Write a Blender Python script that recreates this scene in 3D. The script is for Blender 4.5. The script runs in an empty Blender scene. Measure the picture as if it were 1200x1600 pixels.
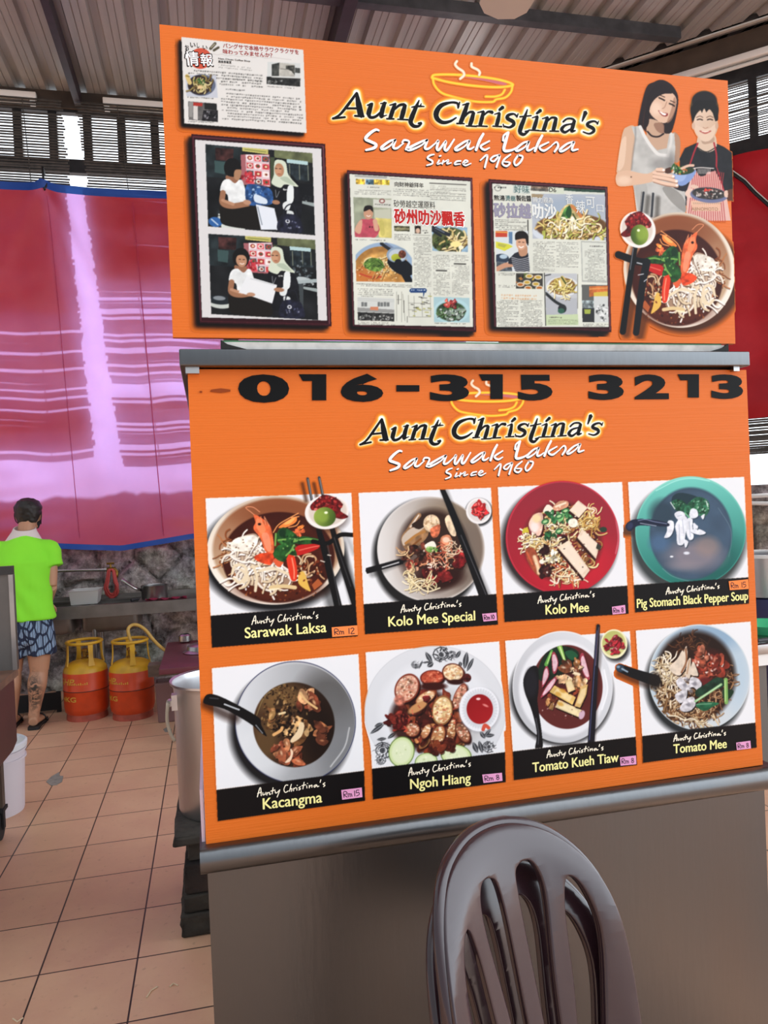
import bpy, bmesh, math, random
import numpy as np
from mathutils import Vector, Matrix

# ================================================================ camera, light, exposure
SC = bpy.context.scene
FOC, CX, CY = 1170.0, 600.0, 800.0           # focal length and centre for a 1200 x 1600 frame
VR, VD = (5620.0, 570.0), (327.0, 797.0)     # vanishing points of the counter front and of the floor joints
CAMH = 1.45
def _unit(p):
    v = np.array([p[0]-CX, p[1]-CY, FOC]); return v/np.linalg.norm(v)
_Y = _unit(VD); _X = _unit(VR); _X = _X-_Y*(_X@_Y); _X /= np.linalg.norm(_X); _Z = np.cross(_X, _Y)
if _Z[1] > 0: _Z = -_Z
ROT = np.array([_X, _Y, _Z])                 # world = ROT @ camera(right, down, forward)
cam = bpy.data.cameras.new('camera'); cam.sensor_fit = 'VERTICAL'; cam.sensor_height = 32.0
cam.lens = FOC/1600*32.0; cam.clip_start = .05; cam.clip_end = 200
cam_ob = bpy.data.objects.new('camera', cam); SC.collection.objects.link(cam_ob)
M = Matrix.Identity(4)
for r in range(3):
    M[r][0], M[r][1], M[r][2] = ROT[r, 0], -ROT[r, 1], -ROT[r, 2]
M[2][3] = CAMH
cam_ob.matrix_world = M; SC.camera = cam_ob

SC.view_settings.view_transform = 'Standard'; SC.view_settings.look = 'None'
SC.view_settings.gamma = 1; SC.view_settings.use_curve_mapping = False
SC.view_settings.exposure = 0.3
try: SC.cycles.max_bounces = 6; SC.cycles.transparent_max_bounces = 8; SC.cycles.sample_clamp_indirect = 4
except Exception: pass

world = bpy.data.worlds.new('daylight'); SC.world = world; world.use_nodes = True
bg = world.node_tree.nodes['Background']; bg.inputs[1].default_value = 1.0
_n = world.node_tree.nodes.new; _l = world.node_tree.links.new
tc = _n('ShaderNodeTexCoord'); dt = _n('ShaderNodeVectorMath'); dt.operation = 'DOT_PRODUCT'; dt.inputs[1].default_value = (.425, .125, .175); _l(tc.outputs['Generated'], dt.inputs[0])
rp = _n('ShaderNodeValToRGB'); ad = _n('ShaderNodeMath'); ad.inputs[1].default_value = .5; _l(dt.outputs['Value'], ad.inputs[0]); _l(ad.outputs[0], rp.inputs[0])          # overcast sky, brighter over the open right-hand side
rp.color_ramp.elements[0].position = .30; rp.color_ramp.elements[0].color = (.49, .53, .58, 1); rp.color_ramp.elements[1].position = .8; rp.color_ramp.elements[1].color = (2.7, 2.95, 3.2, 1)
e_ = rp.color_ramp.elements.new(.55); e_.color = (1.12, 1.2, 1.31, 1)
_l(rp.outputs[0], bg.inputs[0])
sun = bpy.data.lights.new('sun', 'SUN'); sun.energy = 5.0; sun.angle = math.radians(4); sun.color = (1, .96, .9)
sun_ob = bpy.data.objects.new('sun', sun); SC.collection.objects.link(sun_ob)
sun_ob.rotation_euler = Vector((-.2, -1.0, -.78)).to_track_quat('-Z', 'Y').to_euler()
def area(name, loc, aim, sx, sy, e, col):
    L = bpy.data.lights.new(name, 'AREA'); L.shape = 'RECTANGLE'; L.size = sx; L.size_y = sy; L.energy = e; L.color = col
    o = bpy.data.objects.new(name, L); SC.collection.objects.link(o); o.location = loc
    o.rotation_euler = (Vector(aim)-Vector(loc)).to_track_quat('-Z', 'Y').to_euler()

# ================================================================ geometry of the photograph
def ray(px, py): return ROT @ np.array([px-CX, py-CY, FOC])
def PY(px, py, Y):                            # where the sight line meets the upright plane at depth Y
    r = ray(px, py); p = r*(Y/r[1]); return Vector((p[0], p[1], p[2]+CAMH))
def PZ(px, py, z=0.0):                        # ... meets the level plane at height z
    r = ray(px, py); p = r*((z-CAMH)/r[2]); return Vector((p[0], p[1], p[2]+CAMH))
def proj(X, Y, Z):
    c = ROT.T @ np.array([X, Y, Z-CAMH]); return CX+FOC*c[0]/c[2], CY+FOC*c[1]/c[2]

# ================================================================ helpers
COL = SC.collection
def srgb(c):
    if isinstance(c, str): c = tuple(int(c[i:i+2], 16) for i in (0, 2, 4))
    f = lambda v: v/12.92 if v <= .04045 else ((v+.055)/1.055)**2.4
    return tuple(f(v/255) for v in c[:3])+(1,)
MATS = {}
def mat(name, col, rough=.5, metal=0.0, spec=.5, noise=None, bump=None, brushed=None, coat=0):
    """noise=(scale, amount, second colour), bump=(scale, strength)"""
    if name in MATS: return MATS[name]
    m = bpy.data.materials.new(name); m.use_nodes = True; nt = m.node_tree; b = nt.nodes['Principled BSDF']
    b.inputs['Base Color'].default_value = srgb(col); b.inputs['Roughness'].default_value = rough
    b.inputs['Metallic'].default_value = metal; b.inputs['Specular IOR Level'].default_value = spec
    if coat: b.inputs['Coat Weight'].default_value = coat; b.inputs['Coat Roughness'].default_value = .12
    if noise or bump or brushed:
        tc = nt.nodes.new('ShaderNodeTexCoord'); mp = nt.nodes.new('ShaderNodeMapping'); nt.links.new(tc.outputs['Object'], mp.inputs[0])
        if brushed: mp.inputs['Scale'].default_value = brushed
    if noise:
        n = nt.nodes.new('ShaderNodeTexNoise'); n.inputs['Scale'].default_value = noise[0]; n.inputs['Detail'].default_value = 6
        nt.links.new(mp.outputs[0], n.inputs['Vector'])
        rp = nt.nodes.new('ShaderNodeValToRGB'); rp.color_ramp.elements[0].position = .5-.3/max(noise[1], .01)*.5 if 0 else .38; rp.color_ramp.elements[1].position = .68
        rp.color_ramp.elements[0].color = srgb(col); rp.color_ramp.elements[1].color = srgb(noise[2])
        nt.links.new(n.outputs[0], rp.inputs[0])
        mx = nt.nodes.new('ShaderNodeMix'); mx.data_type = 'RGBA'; mx.inputs[0].default_value = noise[1]; mx.inputs[6].default_value = srgb(col)
        nt.links.new(rp.outputs[0], mx.inputs[7]); nt.links.new(mx.outputs[2], b.inputs['Base Color'])
    if bump:
        n2 = nt.nodes.new('ShaderNodeTexNoise'); n2.inputs['Scale'].default_value = bump[0]; n2.inputs['Detail'].default_value = 8
        nt.links.new(mp.outputs[0], n2.inputs['Vector'])
        bp = nt.nodes.new('ShaderNodeBump'); bp.inputs['Strength'].default_value = bump[1]; bp.inputs['Distance'].default_value = .02
        nt.links.new(n2.outputs[0], bp.inputs['Height']); nt.links.new(bp.outputs[0], b.inputs['Normal'])
    MATS[name] = m; return m

class MB:
    """collects shapes and links them as ONE mesh object"""
    def __init__(s): s.v = []; s.f = []; s.mi = []; s.cur = 0
    def add(s, vs, fs):
        n = len(s.v); s.v += [tuple(v) for v in vs]; s.f += [tuple(i+n for i in f) for f in fs]; s.mi += [s.cur]*len(fs); return s
    def box(s, a, b):
        x0, y0, z0 = a; x1, y1, z1 = b
        return s.add([(x0, y0, z0), (x1, y0, z0), (x1, y1, z0), (x0, y1, z0), (x0, y0, z1), (x1, y0, z1), (x1, y1, z1), (x0, y1, z1)],
                     [(0, 3, 2, 1), (4, 5, 6, 7), (0, 1, 5, 4), (1, 2, 6, 5), (2, 3, 7, 6), (3, 0, 4, 7)])
    def beam(s, p, q, w, h, up=(0, 0, 1)):
        p, q, up = Vector(p), Vector(q), Vector(up); d = (q-p).normalized(); a = d.cross(up).normalized(); b = a.cross(d)
        vs = [c+a*sx*w/2+b*sy*h/2 for c in (p, q) for sx, sy in ((-1, -1), (1, -1), (1, 1), (-1, 1))]
        return s.add(vs, [(0, 1, 2, 3), (7, 6, 5, 4), (0, 4, 5, 1), (1, 5, 6, 2), (2, 6, 7, 3), (3, 7, 4, 0)])
    def tube(s, P, r, n=10, closed=False, flat=1.0):
        P = [Vector(p) for p in P]; k = len(P); rr = r if hasattr(r, '__len__') else [r]*k
        nrm = None; rings = []
        for i in range(k):
            d = (P[(i+1) % k if closed else min(i+1, k-1)]-P[(i-1) % k if closed else max(i-1, 0)]).normalized()
            if nrm is None: nrm = d.orthogonal().normalized()
            nrm = (nrm-d*nrm.dot(d)).normalized(); bn = d.cross(nrm)
            rings.append([P[i]+(nrm*math.cos(t)+bn*math.sin(t)*flat)*rr[i] for t in [j/n*2*math.pi for j in range(n)]])
        vs = [v for g in rings for v in g]; fs = []
        for i in range(k if closed else k-1):
            a, b = i*n, ((i+1) % k)*n
            for j in range(n): fs.append((a+j, a+(j+1) % n, b+(j+1) % n, b+j))
        if not closed: fs += [tuple(range(n-1, -1, -1)), tuple(range((k-1)*n, k*n))]
        return s.add(vs, fs)
    def lathe(s, prof, c=(0, 0, 0), n=40, cap=True):
        c = Vector(c); vs = [c+Vector((r*math.cos(t), r*math.sin(t), z)) for r, z in prof for t in [j/n*2*math.pi for j in range(n)]]
        fs = [(i*n+j, i*n+(j+1) % n, (i+1)*n+(j+1) % n, (i+1)*n+j) for i in range(len(prof)-1) for j in range(n)]
        if cap: fs += [tuple(range(n-1, -1, -1)), tuple(range((len(prof)-1)*n, len(prof)*n))]
        return s.add(vs, fs)
    def prism(s, P, d):
        P = [Vector(p) for p in P]; d = Vector(d); n = len(P)
        return s.add(P+[p+d for p in P], [tuple(range(n)), tuple(range(2*n-1, n-1, -1))]+[((i+1) % n, i, n+i, n+(i+1) % n) for i in range(n)])
    def loft(s, rings):
        n = len(rings[0]); vs = [v for g in rings for v in g]
        fs = [(i*n+j, i*n+(j+1) % n, (i+1)*n+(j+1) % n, (i+1)*n+j) for i in range(len(rings)-1) for j in range(n)]
        fs += [tuple(range(n-1, -1, -1)), tuple(range((len(rings)-1)*n, len(rings)*n))]
        return s.add(vs, fs)
    def build(s, name, mats, parent=None, smooth=False, bevel=0, sub=0, loc=None):
        me = bpy.data.meshes.new(name); me.from_pydata([Vector(v) for v in s.v], [], s.f)
        ms = mats if isinstance(mats, (list, tuple)) else [mats]
        for m in ms: me.materials.append(m)
        if len(ms) > 1: me.polygons.foreach_set('material_index', s.mi)
        me.update()
        bm = bmesh.new(); bm.from_mesh(me); bmesh.ops.recalc_face_normals(bm, faces=bm.faces)
        if bevel: bmesh.ops.bevel(bm, geom=[e for e in bm.edges if e.calc_face_angle(0) > .6], offset=bevel, segments=3, affect='EDGES', profile=.5)
        bm.to_mesh(me); bm.free()
        if smooth or bevel:
            me.polygons.foreach_set('use_smooth', [True]*len(me.polygons))
            if bevel or smooth == 'auto': me.set_sharp_from_angle(angle=math.radians(40))
        o = bpy.data.objects.new(name, me); COL.objects.link(o)
        if sub: 
            md = o.modifiers.new('s', 'SUBSURF'); md.levels = sub; md.render_levels = sub
        if loc is not None: o.location = loc
        if parent is not None:
            o.parent = parent; o.matrix_parent_inverse = PINV(parent)
        return o
def PINV(p):
    m = Matrix.Translation(p.location) @ p.rotation_euler.to_matrix().to_4x4()
    q = p.parent
    while q is not None:
        q = q.parent
    return m.inverted()
def tag(o, label=None, cat=None, group=None, kind=None):
    if label: o['label'] = label
    if cat: o['category'] = cat
    if group: o['group'] = group
    if kind: o['kind'] = kind
    if cat and o.type == 'MESH' and o.parent is None:          # origin to the base of the thing
        bb = [Vector(v) for v in o.bound_box]
        c = Vector(((bb[0].x+bb[6].x)/2, (bb[0].y+bb[6].y)/2, min(v.z for v in bb)))
        o.data.transform(Matrix.Translation(-c)); o.location = o.location+c
    return o
def thing(name, label, cat, loc, group=None):
    o = bpy.data.objects.new(name, None); COL.objects.link(o); o.location = loc; o.empty_display_size = .05
    return tag(o, label, cat, group)
def structure(o): o['kind'] = 'structure'; return o
# ---------------------------------------------------------------- little paint kit for the printed pictures
def C3(c):
    if isinstance(c, str):
        return np.array([int(c[i:i+2], 16) for i in (0, 2, 4)]) / 255.0
    return np.array(c[:3], float) / 255.0

def catmull(P, n=6, closed=False):
    P = np.asarray(P, float)
    if len(P) < 3: 
        t = np.linspace(0, 1, n+1)[:, None]
        return P[0]*(1-t) + P[-1]*t if len(P) == 2 else P
    if closed: Q = np.vstack([P[-1], P, P[0], P[1]])
    else: Q = np.vstack([2*P[0]-P[1], P, 2*P[-1]-P[-2]])
    out = []
    for i in range(len(Q)-3):
        a, b, c, d = Q[i:i+4]
        for k in range(n):
            t = k/n
            out.append(.5*((2*b)+(c-a)*t+(2*a-5*b+4*c-d)*t*t+(3*b-a-3*c+d)*t**3))
    if not closed: out.append(Q[-2])
    return np.array(out)

def vnoise(x, y, cell, seed=0):
    r = np.random.RandomState(seed).rand(64, 64)
    u = x/cell; v = y/cell
    i = np.floor(u).astype(int); j = np.floor(v).astype(int)
    fu = u-i; fv = v-j
    fu = fu*fu*(3-2*fu); fv = fv*fv*(3-2*fv)
    g = lambda a, b: r[b % 64, a % 64]
    return (g(i, j)*(1-fu)+g(i+1, j)*fu)*(1-fv)+(g(i, j+1)*(1-fu)+g(i+1, j+1)*fu)*fv

def bblur(m, r):
    r = int(max(1, round(r)))
    for ax in (0, 1):
        for _ in range(2):
            k = 2*r+1
            p = [(0, 0), (0, 0)]; p[ax] = (r+1, r)
            c = np.cumsum(np.pad(m, p, mode='edge'), axis=ax)
            if ax == 0: m = (c[k:]-c[:-k])/k
            else: m = (c[:, k:]-c[:, :-k])/k
    return m

class Cv:
    S = 2.0
    def __init__(s, x0, y0, x1, y1):
        s.x0, s.y0, s.x1, s.y1 = x0, y0, x1, y1
        s.H = int((y1-y0)*s.S); s.W = int((x1-x0)*s.S)
        s.a = np.zeros((s.H, s.W, 3)); s.m = np.zeros((s.H, s.W))
        s.A = np.eye(2); s.b = np.zeros(2); s.k = 1.0
        s.clip = None; s.R = random.Random(7)
    def view(s, ox, oy, sc, scy=None):
        scy = scy or sc
        s.A = np.array([[1/sc, 0], [0, 1/scy]]); s.b = np.array([ox, oy], float); s.k = 1/math.sqrt(abs(sc*scy))
    def affine(s, A, b):
        s.A = np.array(A, float); s.b = np.array(b, float); s.k = math.sqrt(abs(np.linalg.det(s.A)))
    def T(s, P): return np.asarray(P, float) @ s.A.T + s.b
    def win(s, lo, hi, pad=2):
        i0 = max(0, int((lo[0]-pad-s.x0)*s.S)); i1 = min(s.W, int((hi[0]+pad-s.x0)*s.S)+1)
        j0 = max(0, int((lo[1]-pad-s.y0)*s.S)); j1 = min(s.H, int((hi[1]+pad-s.y0)*s.S)+1)
        if i1 <= i0 or j1 <= j0: return None
        x = s.x0+(np.arange(i0, i1)+.5)/s.S; y = s.y0+(np.arange(j0, j1)+.5)/s.S
        return (slice(j0, j1), slice(i0, i1)), np.meshgrid(x, y)
    def put(s, sl, mask, col):
        if s.clip is not None: mask = mask*s.clip[sl]
        if not isinstance(col, np.ndarray) or col.ndim == 1: col = C3(col) if not isinstance(col, np.ndarray) else col
        m = mask[..., None]
        s.a[sl] = s.a[sl]*(1-m)+col*m
        s.m[sl] = np.maximum(s.m[sl], mask)
    def shade(s, XY, col, mot):
        col = C3(col)
        if not mot: return col
        amp, cell = mot[0], mot[1]*s.k
        n = vnoise(XY[0], XY[1], cell, 3)+.5*vnoise(XY[0], XY[1], cell/2.3, 5)-.75
        return np.clip(col*(1+amp*n[..., None]), 0, 1)
    def pmask(s, Q, XY):
        X, Y = XY; ins = np.zeros(X.shape, bool)
        for (xa, ya), (xb, yb) in zip(Q, np.roll(Q, -1, 0)):
            if ya == yb: continue
            c = (ya > Y) != (yb > Y)
            ins ^= c & (X < (xb-xa)*(Y-ya)/(yb-ya)+xa)
        return ins.astype(float)
    def poly(s, P, col, al=1, blur=0, sm=False, mot=None):
        Q = s.T(P)
        if sm: Q = catmull(Q, 6, True)
        bl = blur*s.k
        w = s.win(Q.min(0), Q.max(0), 2+3*bl)
        if w is None: return
        sl, XY = w
        m = s.pmask(Q, XY)
        if bl*s.S >= .5: m = bblur(m, bl*s.S)
        s.put(sl, m*al, s.shade(XY, col, mot))
    def ell(s, cx, cy, rx, ry, col, rot=0, al=1, soft=0, col2=None, mot=None, lin=None):
        # col2: colour at the rim ; lin: (dx,dy,col) a gradient across
        e = math.hypot(rx, ry)
        Q = s.T([[cx-e, cy-e], [cx+e, cy+e], [cx-e, cy+e], [cx+e, cy-e]])
        w = s.win(Q.min(0), Q.max(0), 2+soft*s.k*2)
        if w is None: return
        sl, XY = w
        D = np.stack([XY[0]-s.b[0], XY[1]-s.b[1]], -1) @ np.linalg.inv(s.A).T
        x = D[..., 0]-cx; y = D[..., 1]-cy
        c, sn = math.cos(math.radians(rot)), math.sin(math.radians(rot))
        u = (x*c+y*sn)/rx; v = (-x*sn+y*c)/ry
        r = np.sqrt(u*u+v*v)
        sf = max(soft, .7/s.k)
        m = np.clip(.5-(r-1)*min(rx, ry)/sf, 0, 1)
        cc = s.shade(XY, col, mot)
        if cc.ndim == 1: cc = np.broadcast_to(cc, m.shape+(3,))
        if col2 is not None:
            t = np.clip(r, 0, 1)[..., None]**2
            cc = cc*(1-t)+C3(col2)*t
        if lin is not None:
            t = np.clip(.5+.5*(u*lin[0]+v*lin[1]), 0, 1)[..., None]
            cc = cc*(1-t)+C3(lin[2])*t
        s.put(sl, m*al, cc)
    def line(s, P, w, col, al=1, sm=True, soft=0, w2=None):
        Q = s.T(P)
        if sm and len(Q) > 2: Q = catmull(Q, 5)
        n = len(Q)
        ws = np.linspace(w, w if w2 is None else w2, n)*s.k/2
        g = s.win(Q.min(0), Q.max(0), 2+ws.max()+soft*s.k)
        if g is None: return
        sl, (X, Y) = g
        d = np.full(X.shape, 1e9)
        for i in range(n-1):
            a, b = Q[i], Q[i+1]; ab = b-a; L = ab@ab
            t = np.clip(((X-a[0])*ab[0]+(Y-a[1])*ab[1])/max(L, 1e-9), 0, 1)
            d = np.minimum(d, np.hypot(X-a[0]-t*ab[0], Y-a[1]-t*ab[1])-(ws[i]*(1-t)+ws[i+1]*t))
        sf = max(soft*s.k, .6)
        s.put(sl, np.clip(.5-d/sf, 0, 1)*al, col)
    # scatter helpers -------------------------------------------------
    def pick(s, reg):
        while 1:
            cx, cy, rx, ry = reg[:4]
            u, v = s.R.uniform(-1, 1), s.R.uniform(-1, 1)
            if u*u+v*v <= 1: return cx+u*rx, cy+v*ry
    def noodles(s, reg, n, ln, w, cols, curl=.8):
        for _ in range(n):
            x, y = s.pick(reg); a = s.R.uniform(0, 6.28); P = [(x, y)]; k = s.R.uniform(-curl, curl)
            for _ in range(4):
                a += k+s.R.uniform(-.3, .3); x += ln/4*math.cos(a); y += ln/4*math.sin(a); P.append((x, y))
            c = s.R.choice(cols)
            ww = w*s.R.uniform(.7, 1.2)
            s.line([(p[0]+w*.3, p[1]+w*.45) for p in P], ww, '2a1208', al=.55)
            s.line(P, ww, c)
    def chunks(s, reg, n, r, cols, hl=None, asp=1.6):
        for _ in range(n):
            x, y = s.pick(reg); a = s.R.uniform(0, 6.28); rr = r*s.R.uniform(.6, 1.3)
            P = []
            for k in range(7):
                t = k/7*6.283; q = rr*s.R.uniform(.7, 1.25)
                px, py = q*asp*math.cos(t), q*math.sin(t)/asp**.3
                P.append((x+px*math.cos(a)-py*math.sin(a), y+px*math.sin(a)+py*math.cos(a)))
            s.poly([(p[0]+r*.2, p[1]+r*.3) for p in P], '170a06', al=.6, sm=True)
            s.poly(P, s.R.choice(cols), sm=True, mot=(.7, r*1.2))
            if hl and s.R.random() < .6:
                s.ell(x-rr*.2, y-rr*.3, rr*.5, rr*.22, s.R.choice(hl), rot=math.degrees(a), al=.8, soft=rr*.3)
    def specks(s, reg, n, r, cols):
        for _ in range(n):
            x, y = s.pick(reg)
            s.ell(x, y, r*s.R.uniform(.5, 1.3), r*s.R.uniform(.4, 1), s.R.choice(cols), rot=s.R.uniform(0, 180), al=.9)
    def textrows(s, x0, y0, x1, y1, pitch, col=(70, 70, 66), slope=0.0, ink=.8, gap=.12, lean=0.0):
        # illegible newsprint: rows of small broken marks
        y = y0; row = 0
        while y < y1:
            ind = s.R.choice([0, 0, 0, 1])*pitch*2; end = x1-(s.R.random() < .15)*(x1-x0)*s.R.uniform(.1, .6)
            x = x0+ind
            while x < end:
                L = pitch*s.R.uniform(.35, .8)
                if s.R.random() > gap:
                    h = pitch*s.R.uniform(.35, .62)
                    yy = y+slope*(x-x0)+s.R.uniform(-.05, .05)*pitch
                    lx = lean*(y-y0)
                    s.poly([(x+lx, yy), (x+L+lx, yy+slope*L), (x+L+lx, yy+h), (x+lx, yy+h)], col, al=ink*s.R.uniform(.5, 1))
                x += L+pitch*.22
            y += pitch; row += 1
    def inbowl(s, cx, cy, rx, ry):
        j, i = np.mgrid[0:s.H, 0:s.W]
        D = np.stack([s.x0+(i+.5)/s.S-s.b[0], s.y0+(j+.5)/s.S-s.b[1]], -1) @ np.linalg.inv(s.A).T
        m = np.clip(.5-(np.hypot((D[..., 0]-cx)/rx, (D[..., 1]-cy)/ry)-1)*min(rx, ry)*s.k/.7, 0, 1)
        s.clip = m if s.clip is None else s.clip*m
    def setclip(s, P):
        if P is None: s.clip = None; return
        Q = s.T(P); c = np.zeros((s.H, s.W)); w = s.win(Q.min(0), Q.max(0)); c[w[0]] = s.pmask(Q, w[1]); s.clip = c
# ================================================================ the shed: floor, walls, roof
TILE_X, TILE_Y = .2065*CAMH, .2165*CAMH
def floor_mat():
    m = bpy.data.materials.new('terracotta_tiles'); m.use_nodes = True; nt = m.node_tree; b = nt.nodes['Principled BSDF']; N = nt.nodes.new; L = nt.links.new
    tc = N('ShaderNodeTexCoord'); mp = N('ShaderNodeMapping'); L(tc.outputs['Object'], mp.inputs[0])
    br = N('ShaderNodeTexBrick'); br.offset = 0; br.squash = 1
    br.inputs['Color1'].default_value = srgb('d8b294'); br.inputs['Color2'].default_value = srgb('cca488'); br.inputs['Mortar'].default_value = srgb('2c211c')
    br.inputs['Scale'].default_value = 1; br.inputs['Mortar Size'].default_value = .0032; br.inputs['Mortar Smooth'].default_value = .3; br.inputs['Brick Width'].default_value = TILE_X; br.inputs['Row Height'].default_value = TILE_Y
    br.inputs['Bias'].default_value = 0
    mp.inputs['Location'].default_value = (-(-.2015*CAMH % TILE_X), -(1.764*CAMH % TILE_Y), 0)
    L(mp.outputs[0], br.inputs['Vector'])
    n = N('ShaderNodeTexNoise'); n.inputs['Scale'].default_value = 3.5; n.inputs['Detail'].default_value = 9; n.inputs['Roughness'].default_value = .65; L(tc.outputs['Object'], n.inputs['Vector'])
    rp = N('ShaderNodeValToRGB'); rp.color_ramp.elements[0].color = srgb('a08070'); rp.color_ramp.elements[0].position = .35; rp.color_ramp.elements[1].color = srgb('e0c4b0'); rp.color_ramp.elements[1].position = .7; L(n.outputs[0], rp.inputs[0])
    mx = N('ShaderNodeMix'); mx.data_type = 'RGBA'; mx.blend_type = 'OVERLAY'; mx.inputs[0].default_value = .3; L(br.outputs[0], mx.inputs[6]); L(rp.outputs[0], mx.inputs[7])
    n2 = N('ShaderNodeTexNoise'); n2.inputs['Scale'].default_value = 40; n2.inputs['Detail'].default_value = 4; L(tc.outputs['Object'], n2.inputs['Vector'])
    r2 = N('ShaderNodeValToRGB'); r2.color_ramp.elements[0].position = .62; r2.color_ramp.elements[1].position = .78; r2.color_ramp.elements[0].color = (0, 0, 0, 1); r2.color_ramp.elements[1].color = (.35, .35, .35, 1); L(n2.outputs[0], r2.inputs[0])
    m3 = N('ShaderNodeMix'); m3.data_type = 'RGBA'; L(r2.outputs[0], m3.inputs[0]); L(mx.outputs[2], m3.inputs[6]); m3.inputs[7].default_value = srgb('6e5344')
    L(m3.outputs[2], b.inputs['Base Color'])
    rr = N('ShaderNodeMapRange'); L(n.outputs[0], rr.inputs[0]); rr.inputs[3].default_value = .32; rr.inputs[4].default_value = .55; L(rr.outputs[0], b.inputs['Roughness'])
    bp = N('ShaderNodeBump'); bp.inputs['Strength'].default_value = .35; bp.inputs['Distance'].default_value = .004; bp.invert = True; L(br.outputs['Fac'], bp.inputs['Height']); L(bp.outputs[0], b.inputs['Normal'])
    return m
ROOF_Z = PY(110, 157, 6.7).z
f = MB(); f.box((-9, -6, -.12), (9, 12, 0)); structure(f.build('floor', floor_mat()))

# patch of bare mortar where a tile has broken, and scraps on the floor
pm = mat('grey_mortar', '8d8880', rough=.9, noise=(30, .6, '6a655e'))
def floor_patch(P, mtl, name, label, cat, th=.002):
    m = MB(); m.prism([PZ(x, y, 0)+Vector((0, 0, .0006)) for x, y in P], (0, 0, th)); return tag(m.build(name, mtl), label, cat)
floor_patch([(72, 1222), (80, 1214), (92, 1207), (94, 1213), (99, 1213), (97, 1222), (88, 1227), (80, 1228)], pm, 'mortar_patch', 'grey mortar patch where a floor tile corner broke, left aisle', 'patch')
floor_patch([(255, 1140), (262, 1136), (268, 1140), (268, 1144), (258, 1144)], pm, 'mortar_patch', 'small grey mortar patch on floor beside the tall steel pot', 'patch')
scr = mat('pale_noodle_scrap', 'd8c2a0', rough=.6)
for P, lb in (([(229, 1560), (236, 1549), (246, 1543)], 'longest pale noodle scrap on floor by the steel front'), ([(265, 1543), (271, 1538), (278, 1541)], 'short curled noodle scrap on floor, right of the longest one'), ([(20, 1593), (27, 1598), (36, 1592)], 'pale noodle scrap on floor at the bottom left corner')):
    m = MB(); m.tube([PZ(x, y, 0)+Vector((0, 0, .003)) for x, y in P], .0022, 6); tag(m.build('noodle_scrap', scr), lb, 'scrap', 'noodle scraps on the floor')

# corrugated metal roof, ribs along the depth
roofm = mat('galvanised_sheet', 'aaa8a4', rough=.38, metal=.2, noise=(2.5, .5, '888a8a'), brushed=(6, .35, 1))
P = []; x = -2.7; pitch = .235
while x < 5.6:
    P += [(x, 0), (x+.05, 0), (x+.053, .006), (x+.06, 0), (x+.10, 0), (x+.103, .006), (x+.11, 0), (x+.155, 0), (x+.17, .04), (x+.22, .04)]; x += pitch
P.append((x, 0))
m = MB(); n = len(P)                          # the sheets stop at both walls and leave an unseen opening at left, added to brighten the floor
def sheet(y0, y1, a, b): m.add([(P[i][0], y0, ROOF_Z+P[i][1]) for i in range(a, b+1)]+[(P[i][0], min(y1, 5.22-(P[i][0]-4.08)*.94), ROOF_Z+P[i][1]) for i in range(a, b+1)], [(i, i+1, b-a+1+i+1, b-a+1+i) for i in range(b-a)])
ia, ib = 10, 90
y_f = .5  # front edge, like the left end, cut back unseen to let in sky light
sheet(y_f, 6.72, 0, ia); sheet(y_f, 3.0, ia, ib); sheet(4.7, 6.72, ia, ib); sheet(y_f, 6.72, ib, n-1)
structure(m.build('ceiling', roofm))

black = mat('black_painted_steel', '1c1c1f', rough=.55, noise=(14, .5, '3a393a'))
purp = mat('dark_primer_steel', '2a2026', rough=.5, noise=(10, .5, '3e2f38'))
greyb = mat('dark_grey_steel', '34363a', rough=.5, noise=(10, .5, '54565a'))
def trim(n, mb, m): return structure(mb.build('trim_%d' % n, m))
WY = 6.62                                     # plane of the window frame in the rear wall
zp_ = ROOF_Z-.075; yp_ = (ROOF_Z-.075-CAMH)/(PY(850, 38, 1.0).z-CAMH); m = MB(); m.box((-2.7, yp_-.035, zp_-.012), (3.6, yp_+.035, zp_+.075)); trim(1, m, greyb)          # purlin
a = PZ(531, 55, 4.8); m = MB(); m.beam((a.x, 2.2, ROOF_Z-.085), (a.x, 6.55, ROOF_Z-.085), .085, .17); trim(2, m, purp)
a = PZ(94, 60, 4.9); m = MB(); m.beam((a.x, 2.5, ROOF_Z-.06), (a.x, 6.55, ROOF_Z-.06), .05, .12); trim(3, m, purp)
zt = PY(120, 160, 6.5).z
m = MB(); m.box((-4, 6.56, zt-.02), (2.5, 6.66, ROOF_Z)); trim(4, m, mat('brown_wall_plate', '4a4038', rough=.7, noise=(8, .6, '2c2622')))

# rear windows: steel frame with uprights
zb = PY(120, 261, WY).z
m = MB(); m.box((-5.5, WY-.03, zb-.06), (2.5, WY+.03, zb+.05)); m.box((-5.5, WY-.03, zt-.04), (2.5, WY+.03, zt))
x0 = PY(84, 215, WY).x; dxm = PY(138, 220, WY).x-x0
for k in range(-16, 16):
    xx = x0+k*dxm
    if xx < 2.4: m.box((xx-.034, WY-.028, zb), (xx+.034, WY+.028, zt))
structure(m.build('window_1', black))

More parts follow.
